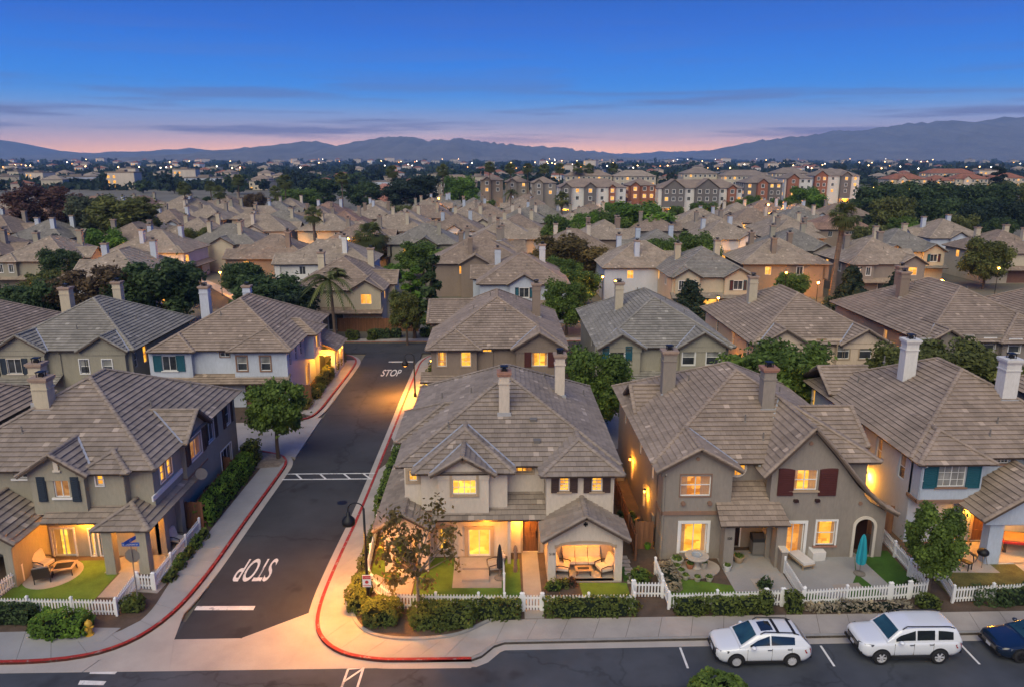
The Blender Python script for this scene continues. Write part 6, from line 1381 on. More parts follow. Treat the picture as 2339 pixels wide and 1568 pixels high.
def hedge(x0, x1, y0, y1, h, label, mat='hedge', dens=150, leaf=.105, seed=0, round_=.0, z=0., name='hedge', cat='hedge', group=None):
    rg_ = np.random.default_rng(seed + int(abs(x0 * 13 + y0 * 7))); lx, ly = x1 - x0, y1 - y0; root = thing(name, label, cat, ((x0 + x1) / 2, (y0 + y1) / 2, z), 0, group)
    ar = lx * ly + 2 * h * (lx + ly); n = int(ar * dens); w = np.array([lx * ly, h * lx, h * lx, h * ly, h * ly]); k = rg_.choice(5, n, p=w / w.sum()); a, b = rg_.uniform(-.5, .5, n), rg_.uniform(0, 1, n)
    P_ = np.zeros((n, 3)); N_ = np.zeros((n, 3))
    bump = lambda s_, t_: .05 * np.sin(s_ * 3.1 + seed) * np.cos(t_ * 2.3 + 1) + .04 * np.sin(s_ * 7.7 + t_ * 5)
    for f, (nx, ny, nz) in enumerate(((0, 0, 1), (0, -1, 0), (0, 1, 0), (-1, 0, 0), (1, 0, 0))):
        m_ = k == f; c = m_.sum()
        if f == 0: P_[m_] = np.stack([a[m_] * lx, (b[m_] - .5) * ly, np.full(c, h)], 1)
        elif f < 3: P_[m_] = np.stack([a[m_] * lx, np.full(c, ny * ly / 2), b[m_] * h], 1)
        else: P_[m_] = np.stack([np.full(c, nx * lx / 2), a[m_] * ly, b[m_] * h], 1)
        N_[m_] = (nx, ny, nz)
    if round_ > 0:       # squash the box towards an ellipsoid
        q = P_.copy(); q[:, 2] -= h * .45; e = np.sqrt((q[:, 0] / (lx / 2)) ** 2 + (q[:, 1] / (ly / 2)) ** 2 + (q[:, 2] / (h * .55)) ** 2 + 1e-6); q2 = q / e[:, None]; q = q * (1 - round_) + q2 * round_; q[:, 2] += h * .45; P_ = q
    P_ += N_ * (bump(P_[:, 0], P_[:, 1]) + bump(P_[:, 2] * 2, P_[:, 0]))[:, None] * (1.0 + round_) + rg_.normal(0, .028, (n, 3)); P_[:, 2] = np.maximum(P_[:, 2], .02)
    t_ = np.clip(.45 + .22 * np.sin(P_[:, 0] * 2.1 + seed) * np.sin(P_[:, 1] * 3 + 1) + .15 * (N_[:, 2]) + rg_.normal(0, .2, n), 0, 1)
    quads('foliage', leaf_quads(P_, N_ + np.array([0, 0, .3]), leaf, rg_), t_, 'leaf_' + mat, root)
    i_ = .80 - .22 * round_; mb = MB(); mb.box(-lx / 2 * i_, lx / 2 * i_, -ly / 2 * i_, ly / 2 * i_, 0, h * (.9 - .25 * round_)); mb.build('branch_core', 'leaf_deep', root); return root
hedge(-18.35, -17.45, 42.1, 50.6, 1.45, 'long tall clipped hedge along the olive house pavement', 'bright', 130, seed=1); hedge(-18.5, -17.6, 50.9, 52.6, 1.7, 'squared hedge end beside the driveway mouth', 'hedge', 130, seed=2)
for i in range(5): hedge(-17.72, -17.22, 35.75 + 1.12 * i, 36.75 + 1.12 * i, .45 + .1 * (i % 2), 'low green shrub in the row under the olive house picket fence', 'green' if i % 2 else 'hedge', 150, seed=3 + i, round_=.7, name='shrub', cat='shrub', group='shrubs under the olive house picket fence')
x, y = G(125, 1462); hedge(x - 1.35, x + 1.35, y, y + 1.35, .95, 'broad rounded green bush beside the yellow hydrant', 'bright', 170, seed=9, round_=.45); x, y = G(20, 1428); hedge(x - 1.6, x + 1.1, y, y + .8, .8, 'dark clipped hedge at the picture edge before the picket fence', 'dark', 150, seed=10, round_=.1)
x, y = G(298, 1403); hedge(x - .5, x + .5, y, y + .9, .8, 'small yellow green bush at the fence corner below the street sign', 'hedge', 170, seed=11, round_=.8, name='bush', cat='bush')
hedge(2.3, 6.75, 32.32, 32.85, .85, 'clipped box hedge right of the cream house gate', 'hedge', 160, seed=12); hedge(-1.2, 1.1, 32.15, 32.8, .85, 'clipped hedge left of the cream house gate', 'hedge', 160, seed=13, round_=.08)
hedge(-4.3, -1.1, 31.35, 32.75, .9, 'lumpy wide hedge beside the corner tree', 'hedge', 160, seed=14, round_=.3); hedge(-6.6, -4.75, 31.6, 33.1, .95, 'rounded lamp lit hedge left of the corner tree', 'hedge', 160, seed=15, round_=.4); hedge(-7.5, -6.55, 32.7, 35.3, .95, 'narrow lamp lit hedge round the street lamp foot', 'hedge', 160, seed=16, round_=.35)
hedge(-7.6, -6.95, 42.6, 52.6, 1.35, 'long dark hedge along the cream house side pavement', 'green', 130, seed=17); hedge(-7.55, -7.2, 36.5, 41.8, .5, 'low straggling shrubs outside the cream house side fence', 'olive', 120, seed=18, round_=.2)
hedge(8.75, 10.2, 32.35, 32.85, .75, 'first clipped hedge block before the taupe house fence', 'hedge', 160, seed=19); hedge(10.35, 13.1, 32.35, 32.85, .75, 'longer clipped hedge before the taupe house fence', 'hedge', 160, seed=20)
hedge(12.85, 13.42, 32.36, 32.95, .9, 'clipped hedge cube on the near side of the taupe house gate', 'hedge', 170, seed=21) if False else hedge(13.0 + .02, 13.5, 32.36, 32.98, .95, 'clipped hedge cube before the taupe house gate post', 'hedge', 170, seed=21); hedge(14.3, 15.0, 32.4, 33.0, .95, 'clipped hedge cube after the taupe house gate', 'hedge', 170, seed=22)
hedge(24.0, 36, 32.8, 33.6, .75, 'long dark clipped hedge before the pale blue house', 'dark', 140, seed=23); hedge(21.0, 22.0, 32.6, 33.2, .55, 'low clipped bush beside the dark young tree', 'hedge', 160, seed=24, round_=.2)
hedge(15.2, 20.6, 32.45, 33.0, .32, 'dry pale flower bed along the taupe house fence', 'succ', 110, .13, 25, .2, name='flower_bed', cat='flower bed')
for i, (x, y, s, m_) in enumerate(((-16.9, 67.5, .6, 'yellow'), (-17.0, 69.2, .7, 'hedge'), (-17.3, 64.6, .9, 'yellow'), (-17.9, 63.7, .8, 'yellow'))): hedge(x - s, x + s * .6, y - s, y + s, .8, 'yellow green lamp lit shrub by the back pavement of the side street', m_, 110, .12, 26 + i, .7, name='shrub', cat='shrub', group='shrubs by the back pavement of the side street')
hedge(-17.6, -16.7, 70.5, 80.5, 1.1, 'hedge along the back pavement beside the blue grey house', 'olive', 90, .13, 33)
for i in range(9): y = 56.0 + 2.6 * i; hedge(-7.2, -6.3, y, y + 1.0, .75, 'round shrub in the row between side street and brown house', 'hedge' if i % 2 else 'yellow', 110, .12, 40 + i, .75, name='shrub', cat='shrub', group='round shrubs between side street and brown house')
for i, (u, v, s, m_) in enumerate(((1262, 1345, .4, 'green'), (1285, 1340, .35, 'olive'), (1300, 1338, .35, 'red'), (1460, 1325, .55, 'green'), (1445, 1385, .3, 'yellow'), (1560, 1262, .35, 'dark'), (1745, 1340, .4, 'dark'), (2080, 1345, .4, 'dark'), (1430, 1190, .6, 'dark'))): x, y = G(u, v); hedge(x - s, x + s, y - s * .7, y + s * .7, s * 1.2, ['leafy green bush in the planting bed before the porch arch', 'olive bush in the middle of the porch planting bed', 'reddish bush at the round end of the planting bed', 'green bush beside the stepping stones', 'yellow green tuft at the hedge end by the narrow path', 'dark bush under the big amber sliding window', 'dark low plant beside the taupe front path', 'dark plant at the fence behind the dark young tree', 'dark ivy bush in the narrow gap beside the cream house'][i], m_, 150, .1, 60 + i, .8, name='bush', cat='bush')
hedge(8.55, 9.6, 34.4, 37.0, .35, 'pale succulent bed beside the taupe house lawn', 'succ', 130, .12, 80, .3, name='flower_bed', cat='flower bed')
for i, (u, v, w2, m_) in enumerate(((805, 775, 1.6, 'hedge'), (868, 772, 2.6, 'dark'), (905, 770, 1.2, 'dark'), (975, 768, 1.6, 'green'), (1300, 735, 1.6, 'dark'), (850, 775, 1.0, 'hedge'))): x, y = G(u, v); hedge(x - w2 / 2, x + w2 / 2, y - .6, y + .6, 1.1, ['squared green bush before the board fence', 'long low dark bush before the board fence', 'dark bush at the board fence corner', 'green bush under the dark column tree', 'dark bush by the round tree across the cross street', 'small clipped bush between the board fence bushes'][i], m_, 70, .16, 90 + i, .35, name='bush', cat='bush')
# ------------------------------------------------------------------ street furniture
def street_lamp(u, v, vt, label, power, armlen=.75):
    x, y = G(u, v); zt = ZAT(u - 8, vt, y)[1]; o = thing('street_lamp', label, 'street lamp', (x, y, 0))
    mb = MB(); mb.lathe([(.16, 0), (.15, .25), (.09, .4), (.075, .5), (.065, zt * .6), (.055, zt)], n=12); mb.build('pole', 'iron', o, smooth=True)
    mb = MB(); pts = [(-armlen * .5 + armlen * .5 * math.cos(a), 0, zt + .32 * math.sin(a) - .02) for a in [math.pi * i / 8 for i in range(9)]]; mb.path(pts, .028, 8); mb.tube((-armlen, 0, zt), (-armlen, 0, zt - .18), .028); mb.build('arm', 'iron', o)
    mb = MB(); mb.lathe([(.05, 0), (.09, -.02), (.10, -.2), (.17, -.26), (.30, -.40), (.335, -.55), (.30, -.68)], (-armlen, 0, zt - .15), 18); mb.build('hood', 'iron', o, smooth=True)
    mb = MB(); mb.ball((-armlen, 0, zt - .80), .21, 12, 6, .7); mb.build('lamp_globe', 'bulb_sodium', o, smooth=True)
    lamp('glow', (-armlen, 0, zt - .98), power, SODIUM, o, .12, rad(155)); return o, x, y, zt
o, x, y, zt = street_lamp(842, 1392, 1160, 'curved arm street lamp with bell hood at the cream house corner', 1900)
mb = MB(); mb.box(-.22, .2, -.09, -.07, 1.35, 2.0); sg = mb.build('parking_sign', 'trim_white', o); mk('sign_red', (.45, .03, .03), .5, .1)
mb = MB(); mb.box(-.2, .18, -.094, -.089, 1.78, 1.96); mb.box(-.2, .18, -.094, -.089, 1.40, 1.44); mb.tube((-.01, -.089, 1.62), (-.01, -.094, 1.62), .09, n=14); mb.build('sign_print', 'sign_red', sg)
for s_, z, sz in (('NO PARKING', 1.84, .055), ('FIRE LANE', 1.47, .05)): q = link('sign_lettering', text_mesh(s_, sz, 'trim_white' if z > 1.8 else 'sign_red'), sg, (-.01, -.098, z)); q.rotation_euler = (rad(90), 0, 0)
street_lamp(948, 905, 814, 'lit curved arm street lamp half way along the side street', 3200, .85)
# street name sign and the back of the stop sign
x, y = G(318, 1392); zt = ZAT(310, 1245, y)[1]; mk('sign_blue', (.02, .08, .34), .4, .08); sgn = thing('street_sign', 'blue street name blades and grey stop sign back on one post', 'street sign', (x, y, 0))
mb = MB(); mb.tube((0, 0, 0), (0, 0, zt), .03, n=8); mb.build('post', 'pipe_grey', sgn)
mb = MB(); mb.box(-.42, .42, -.012, .012, zt - .02, zt + .18); bl = mb.build('name_blade', 'sign_blue', sgn); q = link('lettering', text_mesh('BRIDGEPORT ST', .10, 'trim_white'), bl, (0, -.016, zt + .04)); q.rotation_euler = (rad(90), 0, 0)
mb = MB(); mb.box(-.34, .34, -.012, .012, zt + .2, zt + .38); b2 = mb.build('name_blade', 'sign_blue', sgn, rz=rad(68)); q = link('lettering', text_mesh('CT', .10, 'trim_white'), b2, (0, -.016, zt + .25)); q.rotation_euler = (rad(90), 0, 0)
mb = MB(); R_ = .38; mb.ext([(R_ * math.cos(math.pi * (i + .5) / 4), .03, zt - .55 + R_ * math.sin(math.pi * (i + .5) / 4)) for i in range(8)], (0, .01, 0)); mb.build('stop_plate', 'pipe_grey', sgn); mb = MB(); mb.ext([(R_ * .97 * math.cos(math.pi * (i + .5) / 4), .0405, zt - .55 + R_ * .97 * math.sin(math.pi * (i + .5) / 4)) for i in range(8)], (0, .003, 0)); mb.build('stop_face', 'sign_red', sgn)
x, y = G(205, 1448); mk('hydrant_paint', (.50, .30, .03), .5, .2); hy = thing('fire_hydrant', 'yellow fire hydrant on a concrete pad beside the broad bush', 'hydrant', (x, y, 0))
mb = MB(); mb.lathe([(.20, 0), (.20, .05), (.13, .07), (.13, .5), (.17, .52), (.17, .57)], n=14); mb.build('barrel', 'hydrant_paint', hy); mb = MB(); mb.lathe([(.165, .57), (.15, .66), (.09, .74), (.03, .78), (.03, .82)], n=14); mb.build('bonnet', 'hydrant_paint', hy)
for a_, r_ in (((0, -1), .085), ((1, 0), .06), ((-1, 0), .06)): mb = MB(); mb.tube((a_[0] * .1, a_[1] * .1, .42), (a_[0] * .23, a_[1] * .23, .42), r_, n=10); mb.build('outlet_cap', 'hydrant_paint', hy)
block('hydrant_pad', [(x - .7, y - .45), (x + .9, y - .5), (x + 1.2, y + .5), (x - .3, y + .55)], -.05, .012, 'concrete_cool')
# ------------------------------------------------------------------ garden furniture
mk('cushion', (.55, .48, .40), .9, .12, 3); mk('cushion_grey', (.33, .31, .29), .9, .12, 3); mk('frame_dark', (.05, .035, .028), .5, .15); mk('teal_cloth', (.015, .26, .33), .85, .15, 3); mk('grey_cloth', (.28, .32, .36), .85, .15); mk('black_cloth', (.02, .02, .022), .85, .15); mk('cover_white', (.55, .53, .51), .9, .1, 2); mk('terracotta_pot', (.30, .12, .06), .85, .2); mk('pot_pale', (.36, .33, .28), .9, .25, 5); mk('green_glaze', (.10, .22, .02), .3, .2)
def lounge(label, x, y, rz, w=.8, cush='cushion', name='patio_chair'):
    o = thing(name, label, 'sofa' if w > 1.2 else 'chair', (x, y, .03), rz); n = max(1, round(w / .75))
    for sx in (-1, 1):
        for sy in (-.36, .36): mb = MB(); mb.tube((sx * (w / 2 - .03), sy, 0), (sx * (w / 2 - .03), sy, .32), .028); mb.build('leg', 'frame_dark', o)
        mb = MB(); mb.path([(sx * w / 2, -.36, .3), (sx * w / 2, -.38, .55), (sx * w / 2, 0, .62), (sx * w / 2, .4, .58)], .028, 6); mb.build('armrest', 'frame_dark', o)
    mb = MB(); mb.box(-w / 2, w / 2, -.38, .38, .27, .32); mb.build('seat_frame', 'frame_dark', o)
    bf = MB()
    bf.ext([(-w / 2, .34, .3), (w / 2, .34, .3), (w / 2, .52, .95), (-w / 2, .52, .95)], (0, .03, 0)); bf.build('back_frame', 'frame_dark', o)
    for i in range(n):
        a, b_ = -w / 2 + w * i / n + .02, -w / 2 + w * (i + 1) / n - .02; mb = MB(); mb.box(a, b_, -.36, .32, .32, .46); mb.build('seat_cushion', cush, o); mb = MB(); mb.ext([(a, .2, .46), (b_, .2, .46), (b_, .38, .98), (a, .38, .98)], (0, .12, .03)); mb.build('back_cushion', cush, o)
    return o
lounge('cushioned patio chair against the lit porch wall of the olive house', -24.75, 37.35, rad(75)); lounge('grey backed patio chair facing the fire table', -24.15, 36.25, rad(180) + rad(20), cush='cushion_grey')
def table(label, x, y, rz, w, d, h, top='wood_pale', name='table', inset='iron'):
    o = thing(name, label, 'table', (x, y, .03), rz); mb = MB()
    for a in ((-w / 2, -w / 2 + .14, -d / 2, d / 2), (w / 2 - .14, w / 2, -d / 2, d / 2), (-w / 2 + .14, w / 2 - .14, -d / 2, -d / 2 + .14), (-w / 2 + .14, w / 2 - .14, d / 2 - .14, d / 2)): mb.box(*a, h - .05, h)
    mb.build('table_top', top, o); mb = MB(); mb.box(-w / 2 + .14, w / 2 - .14, -d / 2 + .14, d / 2 - .14, h - .05, h - .02); mb.build('inset', inset, o)
    for sx in (-1, 1):
        for sy in (-1, 1): mb = MB(); mb.tube((sx * (w / 2 - .08), sy * (d / 2 - .08), 0), (sx * (w / 2 - .12), sy * (d / 2 - .12), h - .05), .03); mb.build('leg', 'frame_dark', o)
    return o
table('low fire table with dark inset on the round patio', -23.45, 36.95, rad(12), 1.15, .95, .45)
lounge('cushioned sofa along the back of the bright porch arch', 4.6, 37.05, 0, 2.1, name='sofa'); lounge('cushioned armchair with pillow on the near side of the porch sofa', 3.5, 36.4, rad(80)); lounge('cushioned armchair with curved frame facing into the porch arch', 5.75, 36.3, rad(-70))
table('low slatted coffee table inside the bright porch arch', 4.6, 36.2, 0, .9, .55, .38)
lounge('armchair on the cream house patio beside the black folded parasol', -.15, 36.6, rad(-80), cush='cushion_grey')
def parasol(label, x, y, h, mat, r=.2):
    o = thing('parasol', label, 'parasol', (x, y, .03)); mb = MB(); mb.tube((0, 0, 0), (0, 0, h), .025); mb.build('pole', 'pipe_grey', o); mb = MB(); mb.lathe([(.3, 0), (.3, .06), (.08, .12)], n=14); mb.build('base', 'pipe_grey', o)
    mb = MB(); n = 16; vs = []; pr = [(.6, r * .95), (1.0, r * 1.05), (h * .7, r * .8), (h * .86, r * .6), (h * .95, r * .38), (h, .03)]
    for z, rr_ in pr:
        for i in range(n): q_ = rr_ * (1 if i % 2 else .66); vs.append((q_ * math.cos(2 * math.pi * i / n), q_ * math.sin(2 * math.pi * i / n), z + (.06 if i % 2 else 0) * (z < .8)))
    mb.add(vs, [(j * n + i, j * n + (i + 1) % n, (j + 1) * n + (i + 1) % n, (j + 1) * n + i) for j in range(5) for i in range(n)]); mb.build('folded_canopy', mat, o); return o
x, y = G(1962, 1310); parasol('teal folded parasol on the taupe house patio', x, y, 2.35, 'teal_cloth', .26); parasol('black folded parasol on the cream house patio', .1, 35.9, 2.0, 'black_cloth', .17); parasol('grey blue folded parasol against the pale blue house wall', 26.1, 38.8, 2.3, 'grey_cloth', .22)
bo = thing('garden_post', 'dark carved post lamp at the cream house front walk', 'post', (.95, 36.6, 0)); mb = MB(); mb.lathe([(.12, 0), (.12, .3), (.09, .35), (.09, 1.2), (.13, 1.25), (.1, 1.45), (.03, 1.6)], n=10); mb.build('shaft', 'wood_deck', bo)
mb = MB(); mb.box(-.75, .75, -1.05, 1.05, 0, .03); mb.box(-.72, .72, -1.05, -.1, .03, .16); mb.box(-.72, .72, .0, 1.05, .03, .22); tag(mb.build('patio_step', 'patio', None, loc=(-1.2, 36.6, .035)), 'broad low concrete step before the cream house sliding door', 'step')
# round stone table and pots on the taupe house patio
x, y = G(1592, 1300); st = thing('stone_table', 'round grey stone table ringed with pots', 'table', (x, y + .25, .03)); mb = MB(); mb.lathe([(.62, .62), (.65, .66), (.65, .72), (.6, .74)], n=24); mb.build('table_top', 'stone_pale', st); mb = MB(); mb.lathe([(.3, 0), (.2, .1), (.16, .4), (.3, .62)], n=16); mb.build('pedestal', 'stone_pale', st); mb = MB(); mb.lathe([(.28, .74), (.3, .8), (.24, .8), (.2, .76)], n=18); mb.build('tray', 'grey_cloth', st)
def pot(label, x, y, r, h, mat='pot_pale', plant='green', group=None, ph=.5):
    o = thing('plant_pot', label, 'pot', (x, y, .03), 0, group); mb = MB(); mb.lathe([(r * .7, 0), (r * .95, h * .6), (r, h * .85), (r * 1.08, h * .88), (r * 1.08, h), (r * .92, h), (r * .9, h * .9)], n=14); mb.build('bowl', mat, o, smooth=False)
    rg_ = np.random.default_rng(int(abs(x * 100 + y * 37))); n = 90; d = rg_.normal(0, 1, (n, 3)); d /= np.linalg.norm(d, axis=1)[:, None]; d[:, 2] = np.abs(d[:, 2]); quads('plant', leaf_quads(np.array([0, 0, h * .9]) + d * np.array([r, r, r * ph * 1.4]) * rg_.uniform(.4, 1, (n, 1)), d, .1, rg_), rg_.random(n), 'leaf_' + plant, o); return o
for u, v in ((1565, 1322), (1592, 1326), (1619, 1326), (1545, 1300), (1555, 1310)): x, y = G(u, v); pot('small round pale pot on the rim of the stone table patio', x, y, .19, .25, group='small pale pots round the stone table')
for i, (u, v, r, h, mt, lab) in enumerate(((1545, 1290, .34, .4, 'pot_pale', 'large planted pale tub beside the stone table'), (1606, 1295, .22, .35, 'pot_pale', 'pale urn under the stone table edge'), (1575, 1297, .22, .3, 'terracotta_pot', 'terracotta pot under the stone table edge'), (1548, 1262, .24, .55, 'green_glaze', 'glossy green jar by the amber sliding window'), (1660, 1303, .2, .34, 'cover_white', 'white bucket with green rim at the porch pillar'), (1686, 1282, .3, .35, 'wood_pale', 'tan planter tub inside the taupe porch'), (1478, 1252, .2, .3, 'green_glaze', 'small green pot beside the stepping stones'))): x, y = G(u, v); pot(lab, x, y, r, h, mt)
pb = thing('planter_box', 'green planter box on legs under the taupe house window', 'planter', (*G(1915, 1262), .02)); mb = MB(); mb.box(-.42, .42, -.2, .2, .45, .75); mb.build('trough', 'pot_pale', pb)
for sx in (-.36, .36):
    for sy in (-.15, .15): mb = MB(); mb.box(sx - .03, sx + .03, sy - .03, sy + .03, 0, .45); mb.build('leg', 'pot_pale', pb)
rg_ = np.random.default_rng(3); d = rg_.normal(0, 1, (200, 3)); d[:, 2] = np.abs(d[:, 2]); quads('plant', leaf_quads(np.array([0, 0, .74]) + d * np.array([.2, .1, .07]), d, .1, rg_), rg_.random(200), 'leaf_olive', pb)
cc = thing('covered_chair', 'armchair under a white cover on the taupe house patio', 'chair', (*G(1858, 1270), .02), rad(10)); mb = MB(); mb.ext([(-.42, -.5, 0), (-.42, .45, 0), (-.38, .40, .95), (-.38, .15, .98), (-.38, -.05, .55), (-.38, -.48, .48)], (.8, 0, 0)); mb.build('cover', 'cover_white', cc)
ch = thing('chaise', 'white cushioned chaise on the taupe house patio', 'chaise', (*G(1828, 1287), .02), rad(15)); mb = MB(); mb.box(-.35, .35, -.7, .7, .33, .45); mb.build('cushion', 'cover_white', ch); mb = MB(); mb.box(-.37, .37, -.72, .72, .24, .33); mb.build('frame', 'wood_pale', ch)
for sx in (-.32, .32):
    for sy in (-.6, .6): mb = MB(); mb.box(sx - .03, sx + .03, sy - .03, sy + .03, 0, .24); mb.build('leg', 'wood_pale', ch)
bin_ = thing('grill_cart', 'covered black grill cart inside the taupe porch', 'grill', (14.75, 38.2, .03)); mb = MB(); mb.box(-.4, .4, -.3, .3, .1, .85); mb.build('cabinet', 'pipe_grey', bin_); mb = MB(); mb.ext([(-.42, -.3, .85), (-.42, .3, .85), (-.42, .28, 1.2), (-.42, -.05, 1.3), (-.42, -.28, 1.05)], (.84, 0, 0)); mb.build('hood', 'black_cloth', bin_)
kg = thing('kettle_grill', 'black kettle grill on tripod legs at the pale blue house porch', 'grill', (*G(2240, 1290), .03)); mb = MB(); mb.ball((0, 0, .78), .3, 14, 8, .75); mb.build('kettle', 'iron', kg, smooth=True)
for a in (0, 2.1, 4.2): mb = MB(); mb.tube((.16 * math.cos(a), .16 * math.sin(a), .62), (.34 * math.cos(a), .34 * math.sin(a), 0), .02); mb.build('leg', 'pipe_grey', kg)
pt = thing('pool_table', 'red trimmed pool table in the pale blue house porch', 'table', (29.9, 38.3, .06), rad(-12)); mb = MB(); mb.box(-1.1, 1.1, -.6, .6, .72, .78); mb.build('bed', 'wood_deck', pt); mb = MB(); mb.box(-1.18, 1.18, -.68, .68, .6, .72); mb.build('apron', 'sign_red', pt)
for sx in (-1, 1):
    for sy in (-.5, .5): mb = MB(); mb.box(sx - .07, sx + .07, sy - .07, sy + .07, 0, .6); mb.build('leg', 'frame_dark', pt)
bn = thing('garden_bench', 'small metal bench behind the dark young tree', 'bench', (*G(2190, 1292), .03), rad(-60)); mb = MB(); mb.box(-.6, .6, -.2, .2, .4, .44); mb.build('seat', 'iron', bn); mb = MB(); mb.path([(-.6, .22, .44), (-.5, .26, .8), (0, .28, .95), (.5, .26, .8), (.6, .22, .44)], .025, 6); mb.build('backrest', 'iron', bn)
for sx in (-.55, .55):
    for sy in (-.17, .17): mb = MB(); mb.box(sx - .02, sx + .02, sy - .02, sy + .02, 0, .4); mb.build('leg', 'iron', bn)
for i, (xx, yy, rz_) in enumerate(((-19.9, 38.6, .4), (-18.55, 39.9, 1.3), (-20.3, 39.4, -.6))): lounge(['cushioned chair inside the corner porch of the olive house', 'iron armed chair on the pavement side of the corner porch', 'chair at the back wall of the corner porch'][i], xx, yy, rz_, .65)
tb = thing('wheelie_bin', 'black rubbish bin in the side yard of the olive house', 'bin', (-18.75 + .1, 45.6, 0)); mb = MB(); mb.lathe([(.3, 0), (.36, .95), (.36, 1.0)], n=14); mb.build('tub', 'black_cloth', tb); mb = MB(); mb.lathe([(.38, 1.0), (.38, 1.05), (.2, 1.1), (.02, 1.12)], n=14); mb.build('lid', 'iron', tb)
ac = thing('air_conditioner', 'grey air conditioner unit in the gap beside the taupe house', 'air conditioner', (8.4, 48.5, 0)); mb = MB(); mb.box(-.4, .4, -.4, .4, .05, .8); mb.build('cabinet', 'pipe_grey', ac); mb = MB(); mb.lathe([(.3, .8), (.3, .83), (.05, .84)], n=16); mb.build('fan_grille', 'iron', ac)
x, y = G(1838, 655); ps_ = thing('patio_parasol', 'pale open patio parasol beside the tall fan palm house', 'parasol', (x, y, 0)); mb = MB(); mb.tube((0, 0, 0), (0, 0, 2.6), .04); mb.build('pole', 'wood_pale', ps_); mb = MB(); mb.lathe([(1.9, 2.1), (.9, 2.5), (.04, 2.75)], n=10); mb.build('canopy', 'stucco_cream', ps_)
gy_ = thing('low_wall', 'low taupe wall with stone cap between the two patios', 'wall', (15.45, 36.6, 0)); mb = MB(); mb.box(-.15, .15, -.45, .55, 0, 1.25); mb.build('wall_body', 'stucco_taupe', gy_); mb = MB(); mb.box(-.2, .2, -.5, .6, 1.25, 1.33); mb.build('cap', 'trim_cream', gy_)
# ------------------------------------------------------------------ cars (front towards -x)
def paint_car(name, col, rough=.25):
    m, t, b, o = newmat(name); b.inputs['Base Color'].default_value = (*col, 1); b.inputs['Roughness'].default_value = rough; b.inputs['Coat Weight'].default_value = .8; b.inputs['Coat Roughness'].default_value = .04; b.inputs['Specular IOR Level'].default_value = .5
paint_car('car_white', (.66, .68, .70)); paint_car('car_navy', (.006, .014, .032), .2); mk('tyre', (.014, .014, .015), .85, .1); mk('rim_silver', (.55, .55, .56), .35, .05, metal=.25, bump=0); mk('rim_dark', (.06, .06, .065), .35, .05, metal=.8, bump=0); mk('plastic_black', (.012, .012, .013), .6, .1, bump=0); mk('lens', (.10, .11, .12), .1, .3, 8, bump=0, metal=.3); mk('lens_red', (.30, .008, .01), .2, .1, bump=0); mk('plate', (.55, .55, .57), .5, .05, bump=0); mk('chrome', (.6, .6, .6), .12, .03, metal=1., bump=0)
def interp(tab, x):
    xs = [a for a, b in tab]; ys = [b for a, b in tab]; return float(np.interp(x, xs, ys))
